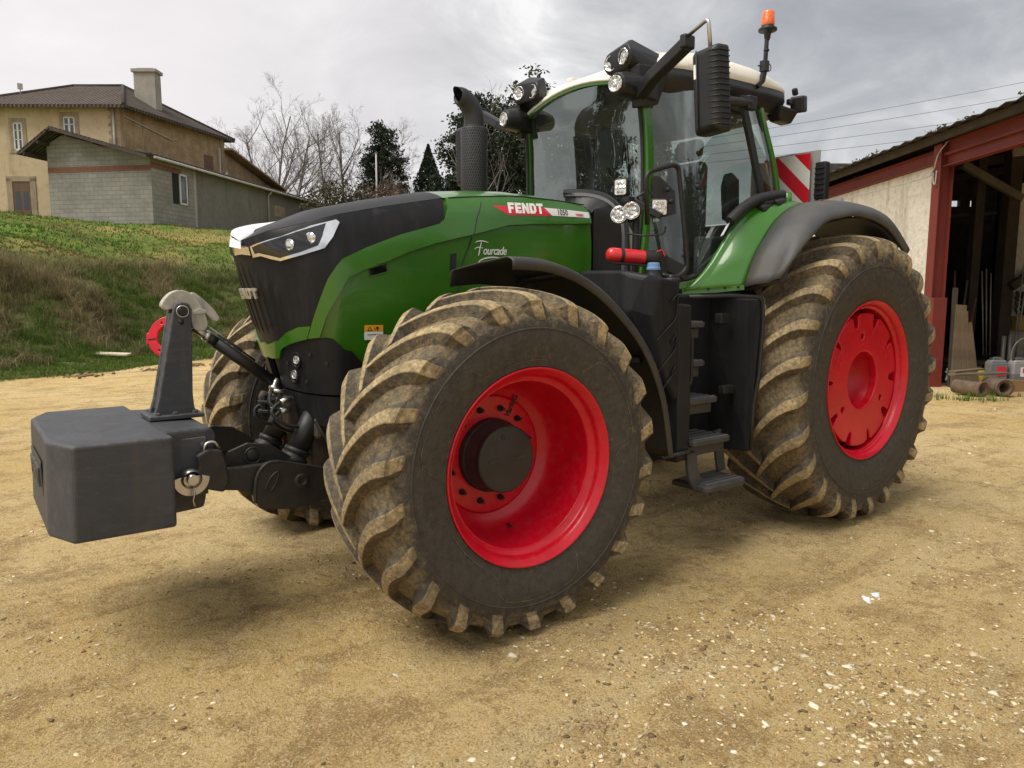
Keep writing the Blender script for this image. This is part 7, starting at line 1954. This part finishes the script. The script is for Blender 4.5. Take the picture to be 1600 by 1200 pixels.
m = MB(); m.box((0, 0, 0), (.75, .15, .035)); o = m.build('plank', M_WOOD, bevel=.004); o.location = Y(8.62, 13.75, .385); o.rotation_euler = (0, -.05, YROT + .35); tag(o, 'short plank lying askew on top of another plank by the shed', 'plank')
M_CLAY = mk_mat('old_clay_pipe', (.10, .065, .048), .9, bump=.4, bscale=12, dust=.5, var=.25)
for (r, d, rad, yw, lb) in ((8.28, 13.15, .125, .35, 'short rusty clay pipe half hidden behind the rear tyre'), (8.86, 13.25, .14, -.1, 'short grey clay pipe lying under the planks by the shed')):
    m = MB(); m.lathe([(-.3, rad), (.25, rad), (.25, rad * .72), (-.3, rad * .72)], 20, 'y', close=True); m.lathe([(-.31, rad * 1.1), (-.22, rad * 1.1), (-.22, rad), (-.31, rad)], 20, 'y', close=True); o = m.build('clay_pipe', M_CLAY); o.location = Y(r, d, rad * 1.05); o.rotation_euler = (0, 0, YROT + yw); tag(o, lb, 'pipe', 'clay pipes by the shed')
m = MB(); m.box((0, 0, 0), (1.15, .22, .22)); o = m.build('timber_beam', mk_mat('orange_timber', (.23, .135, .06), .85, bump=.4, bscale=12, dust=.25), bevel=.012); o.location = Y(9.62, 13.75, .10); o.rotation_euler = (0, .02, YROT - .22); tag(o, 'squared brown timber beam lying on the ground before the jerrycans', 'timber')
m = MB(); m.box((0, 0, 0), (1.6, .2, .1)); o = m.build('timber_beam', M_WOODD, bevel=.01); o.location = Y(10.6, 16.4, .30); o.rotation_euler = (0, .05, YROT - .25); tag(o, 'long dark beam lying further inside the shed behind the white bag', 'timber')
M_CAN = mk_mat('grey_can_plastic', (.15, .16, .165), .5, dust=.25); M_CANW = mk_mat('can_white_top', (.30, .30, .30), .5, dust=.2)
for k, (r, d, lb) in enumerate(((9.30, 13.95, 'dark grey plastic jerrycan with red patch, left of the pair on the beam'), (9.66, 13.85, 'grey plastic jerrycan with white label and pink square, right of the pair'))):
    o = thing('jerrycan', lb, 'jerrycan', Y(r, d, .20), 'jerrycans in the shed mouth'); o.rotation_euler.z = YROT - .15 + .1 * k
    m = MB(); m.box((0, 0, .16), (.31, .24, .33)); hull([(-.15, -.11, .325), (.15, -.11, .325), (.15, .11, .325), (-.15, .11, .325), (-.11, -.08, .375), (.13, -.08, .375), (.13, .08, .375), (-.11, .08, .375)], m); m.build('can_body', M_CAN if k == 0 else M_CANW, o, bevel=.02, bseg=3)
    if k == 1:
        m = MB(); m.box((0, 0, .06), (.325, .25, .13)); m.build('can_foot', M_CAN, o, bevel=.015)
    m = MB(); m.bar(fillet([(-.08, 0, .36), (-.06, 0, .41), (.06, 0, .41), (.09, 0, .36)], .02, 3), .03, .025, up=(0, 1, 0)); m.build('handle', M_CAN, o); m = MB(); m.cyl((-.10, 0, .36), (-.10, 0, .41), .025, 12); m.build('cap', M_RUBBER, o)
    m = MB(); vs, fs = plate([rrect(0, 0, .15, .18, .01)], .002); m.add(vs, fs, False, 0, frame((.04, -.127, .16), (1, 0, 0), (0, 0, 1))); lb_ = m.build('can_label', M_WHITETXT if k else M_REDDECAL, o)
    if k: m = MB(); vs, fs = plate([rrect(0, 0, .09, .09, .006)], .002); m.add(vs, fs, False, 0, frame((.05, -.1285, .185), (1, 0, 0), (0, 0, 1))); m.build('label_square', mk_mat('pink_print', (.55, .04, .13), .5), o)
o = thing('plastic_bag', 'crumpled white plastic bag stuffed with rubbish beside the boards', 'bag', Y(9.05, 14.55, .0)); bm = bmesh.new(); bmesh.ops.create_icosphere(bm, subdivisions=4, radius=1)
for v in bm.verts:
    n = mnoise.fractal(v.co * 2.2 + Vector((3, 1, 2)), 1.0, 2.0, 4); v.co *= 1 + .35 * n; v.co = Vector((v.co.x * .30, v.co.y * .2, max(0, v.co.z * .27 + .22)))
me = bpy.data.meshes.new('bag'); bm.to_mesh(me); bm.free(); link('bag_film', me, mk_mat('white_bag_film', (.62, .62, .62), .35, dust=.3, dust_scale=9, dustcol=(.2, .19, .17)), o)
m = MB(); m.tube(catmull([(-.1, -.18, .30), (-.05, -.22, .34), (.02, -.20, .28), (.05, -.22, .22)], 4), .02, 6); m.build('bag_print', M_RUBBER, o)
o = thing('yellow_drum', 'small yellow plastic container between the white bag and jerrycans', 'container', Y(9.30, 14.45, .0)); m = MB(); m.lathe([(0, .13), (.02, .14), (.30, .14), (.34, .10), (.36, .06), (.36, .0005)], 20, 'z'); m.build('drum_body', mk_mat('yellow_plastic', (.42, .31, .02), .5, dust=.3), o); m = MB(); m.cyl((0, 0, .36), (0, 0, .40), .045, 12); m.build('drum_cap', M_RUBBER, o)
M_ROD = mk_mat('pale_metal_rod', (.34, .33, .31), .5, .4)
RL_ = ['thin pale rod leaning left in the inner bundle', 'second thin pale rod of the inner bundle', 'third thin pale rod of the inner bundle', 'thin rod leaning right against the pale wall', 'second thin rod leaning right against the pale wall']
for k, (r, d, z0, lr, L, c) in enumerate(((10.75, 16.6, .35, -.22, 1.9, 0), (10.82, 16.6, .35, -.18, 1.95, 0), (10.90, 16.6, .35, -.14, 1.85, 0), (11.35, 16.5, .3, .17, 2.2, 0), (11.42, 16.5, .3, .21, 2.3, 0))):
    m = MB(); m.tube([(0, 0, 0), (lr * L * .35, .05, L)], .014, 6); o = m.build('metal_rod', M_ROD); o.location = Y(r, d, z0 + .1); o.rotation_euler.z = YROT; tag(o, RL_[k], 'rod', 'rods leaning inside the shed')
M_POLEW = mk_mat('brown_pole_wood', (.17, .11, .065), .85, var=.3)
for k, (r, d, lr, L) in enumerate(((9.95, 16.4, -.02, 2.3), (10.05, 16.5, .10, 2.1), (10.18, 16.45, .16, 1.7))):
    m = MB(); m.tube([(0, 0, 0), (lr * L, .1, L)], .022, 6); o = m.build('wooden_pole', M_POLEW); o.location = Y(r, d, .05); o.rotation_euler.z = YROT; tag(o, ['upright brown pole leaning in the dark, leftmost of three', 'brown pole slanting right in the dark, middle of three', 'shortest brown pole slanting right in the dark'][k], 'pole', 'poles leaning inside the shed')
o = thing('fence_post', 'yellowish squared post standing inside the dark shed', 'post', Y(10.12, 16.2, .0)); m = MB(); m.box((0, 0, .42), (.14, .14, .84), (0, .04, 0)); m.build('post_body', mk_mat('yellow_wood', (.36, .24, .07), .8), o)
o = thing('pipe_stand', 'grey steel stand with two upright pipes on crossed feet', 'stand', Y(10.85, 16.0, .0)); m = MB(); m.tube([(-.06, 0, 0), (-.06, 0, .92)], .045, 10); m.tube([(.08, 0, 0), (.08, 0, .95)], .04, 10); m.build('upright', M_ROD, o); m = MB(); m.bar([(-.45, -.1, .03), (.55, .1, .03)], .06, .05); m.bar([(-.2, .3, .035), (.3, -.4, .035)], .06, .05); m.build('foot', M_ROD, o)
o = thing('hung_machine', 'yellow motor casing with dark pipework hanging on the pale wall', 'machine', Y(12.0, 17.2, 1.15)); m = MB(); m.box((0, 0, 0), (.36, .26, .34)); m.build('casing', mk_mat('ochre_paint', (.42, .29, .07), .6, dust=.4), o, bevel=.03); m = MB()
for k in range(7): m.tube(catmull([(random.uniform(-.2, .2), -.05, .2), (random.uniform(-.3, .3), -.12, .4), (random.uniform(-.3, .4), -.05, .6), (random.uniform(-.2, .3), 0, .75)], 4), .025, 6)
m.box((.05, -.05, .62), (.35, .15, .14), (.2, .3, .1)); m.build('pipework', M_CAST, o)
o = thing('wire_coil', 'coil of pale cable hanging at the right edge of the shed mouth', 'cable coil', Y(10.55, 15.0, .55)); m = MB()
for k in range(5): m.tube([(.26 * cos(a) + .02 * k, .02 * k, .38 * sin(a)) for a in np.linspace(0, 2 * pi, 25)[:-1]], .012, 6, closed=True)
m.build('cable_loops', M_PVC, o)
m = MB(); 
for k in range(9): m.box((random.uniform(-.5, .5), random.uniform(-.3, .3), random.uniform(.1, .9)), (random.uniform(.1, .4), random.uniform(.1, .3), random.uniform(.06, .3)), (random.random(), random.random(), random.random()))
o = m.build('scrap_heap', M_CAST, bevel=.01); o.location = Y(12.0, 16.2, 0); o.rotation_euler.z = YROT; tag(o, 'dark jumble of scrap metal piled against the pale inner wall', 'scrap heap', kind='stuff')
m = MB(); m.hexa([(-.35, -.2, 0), (.4, -.25, 0), (.35, .2, 0), (-.3, .25, 0)], [(-.3, -.15, .35), (.35, -.2, .42), (.3, .15, .4), (-.25, .2, .36)]); o = m.build('black_crate', M_RUBBER, bevel=.03); o.location = Y(9.0, 15.3, 0); o.rotation_euler.z = YROT; tag(o, 'black lumpy sack lying behind the white bag', 'sack')
o.name = 'black_sack'
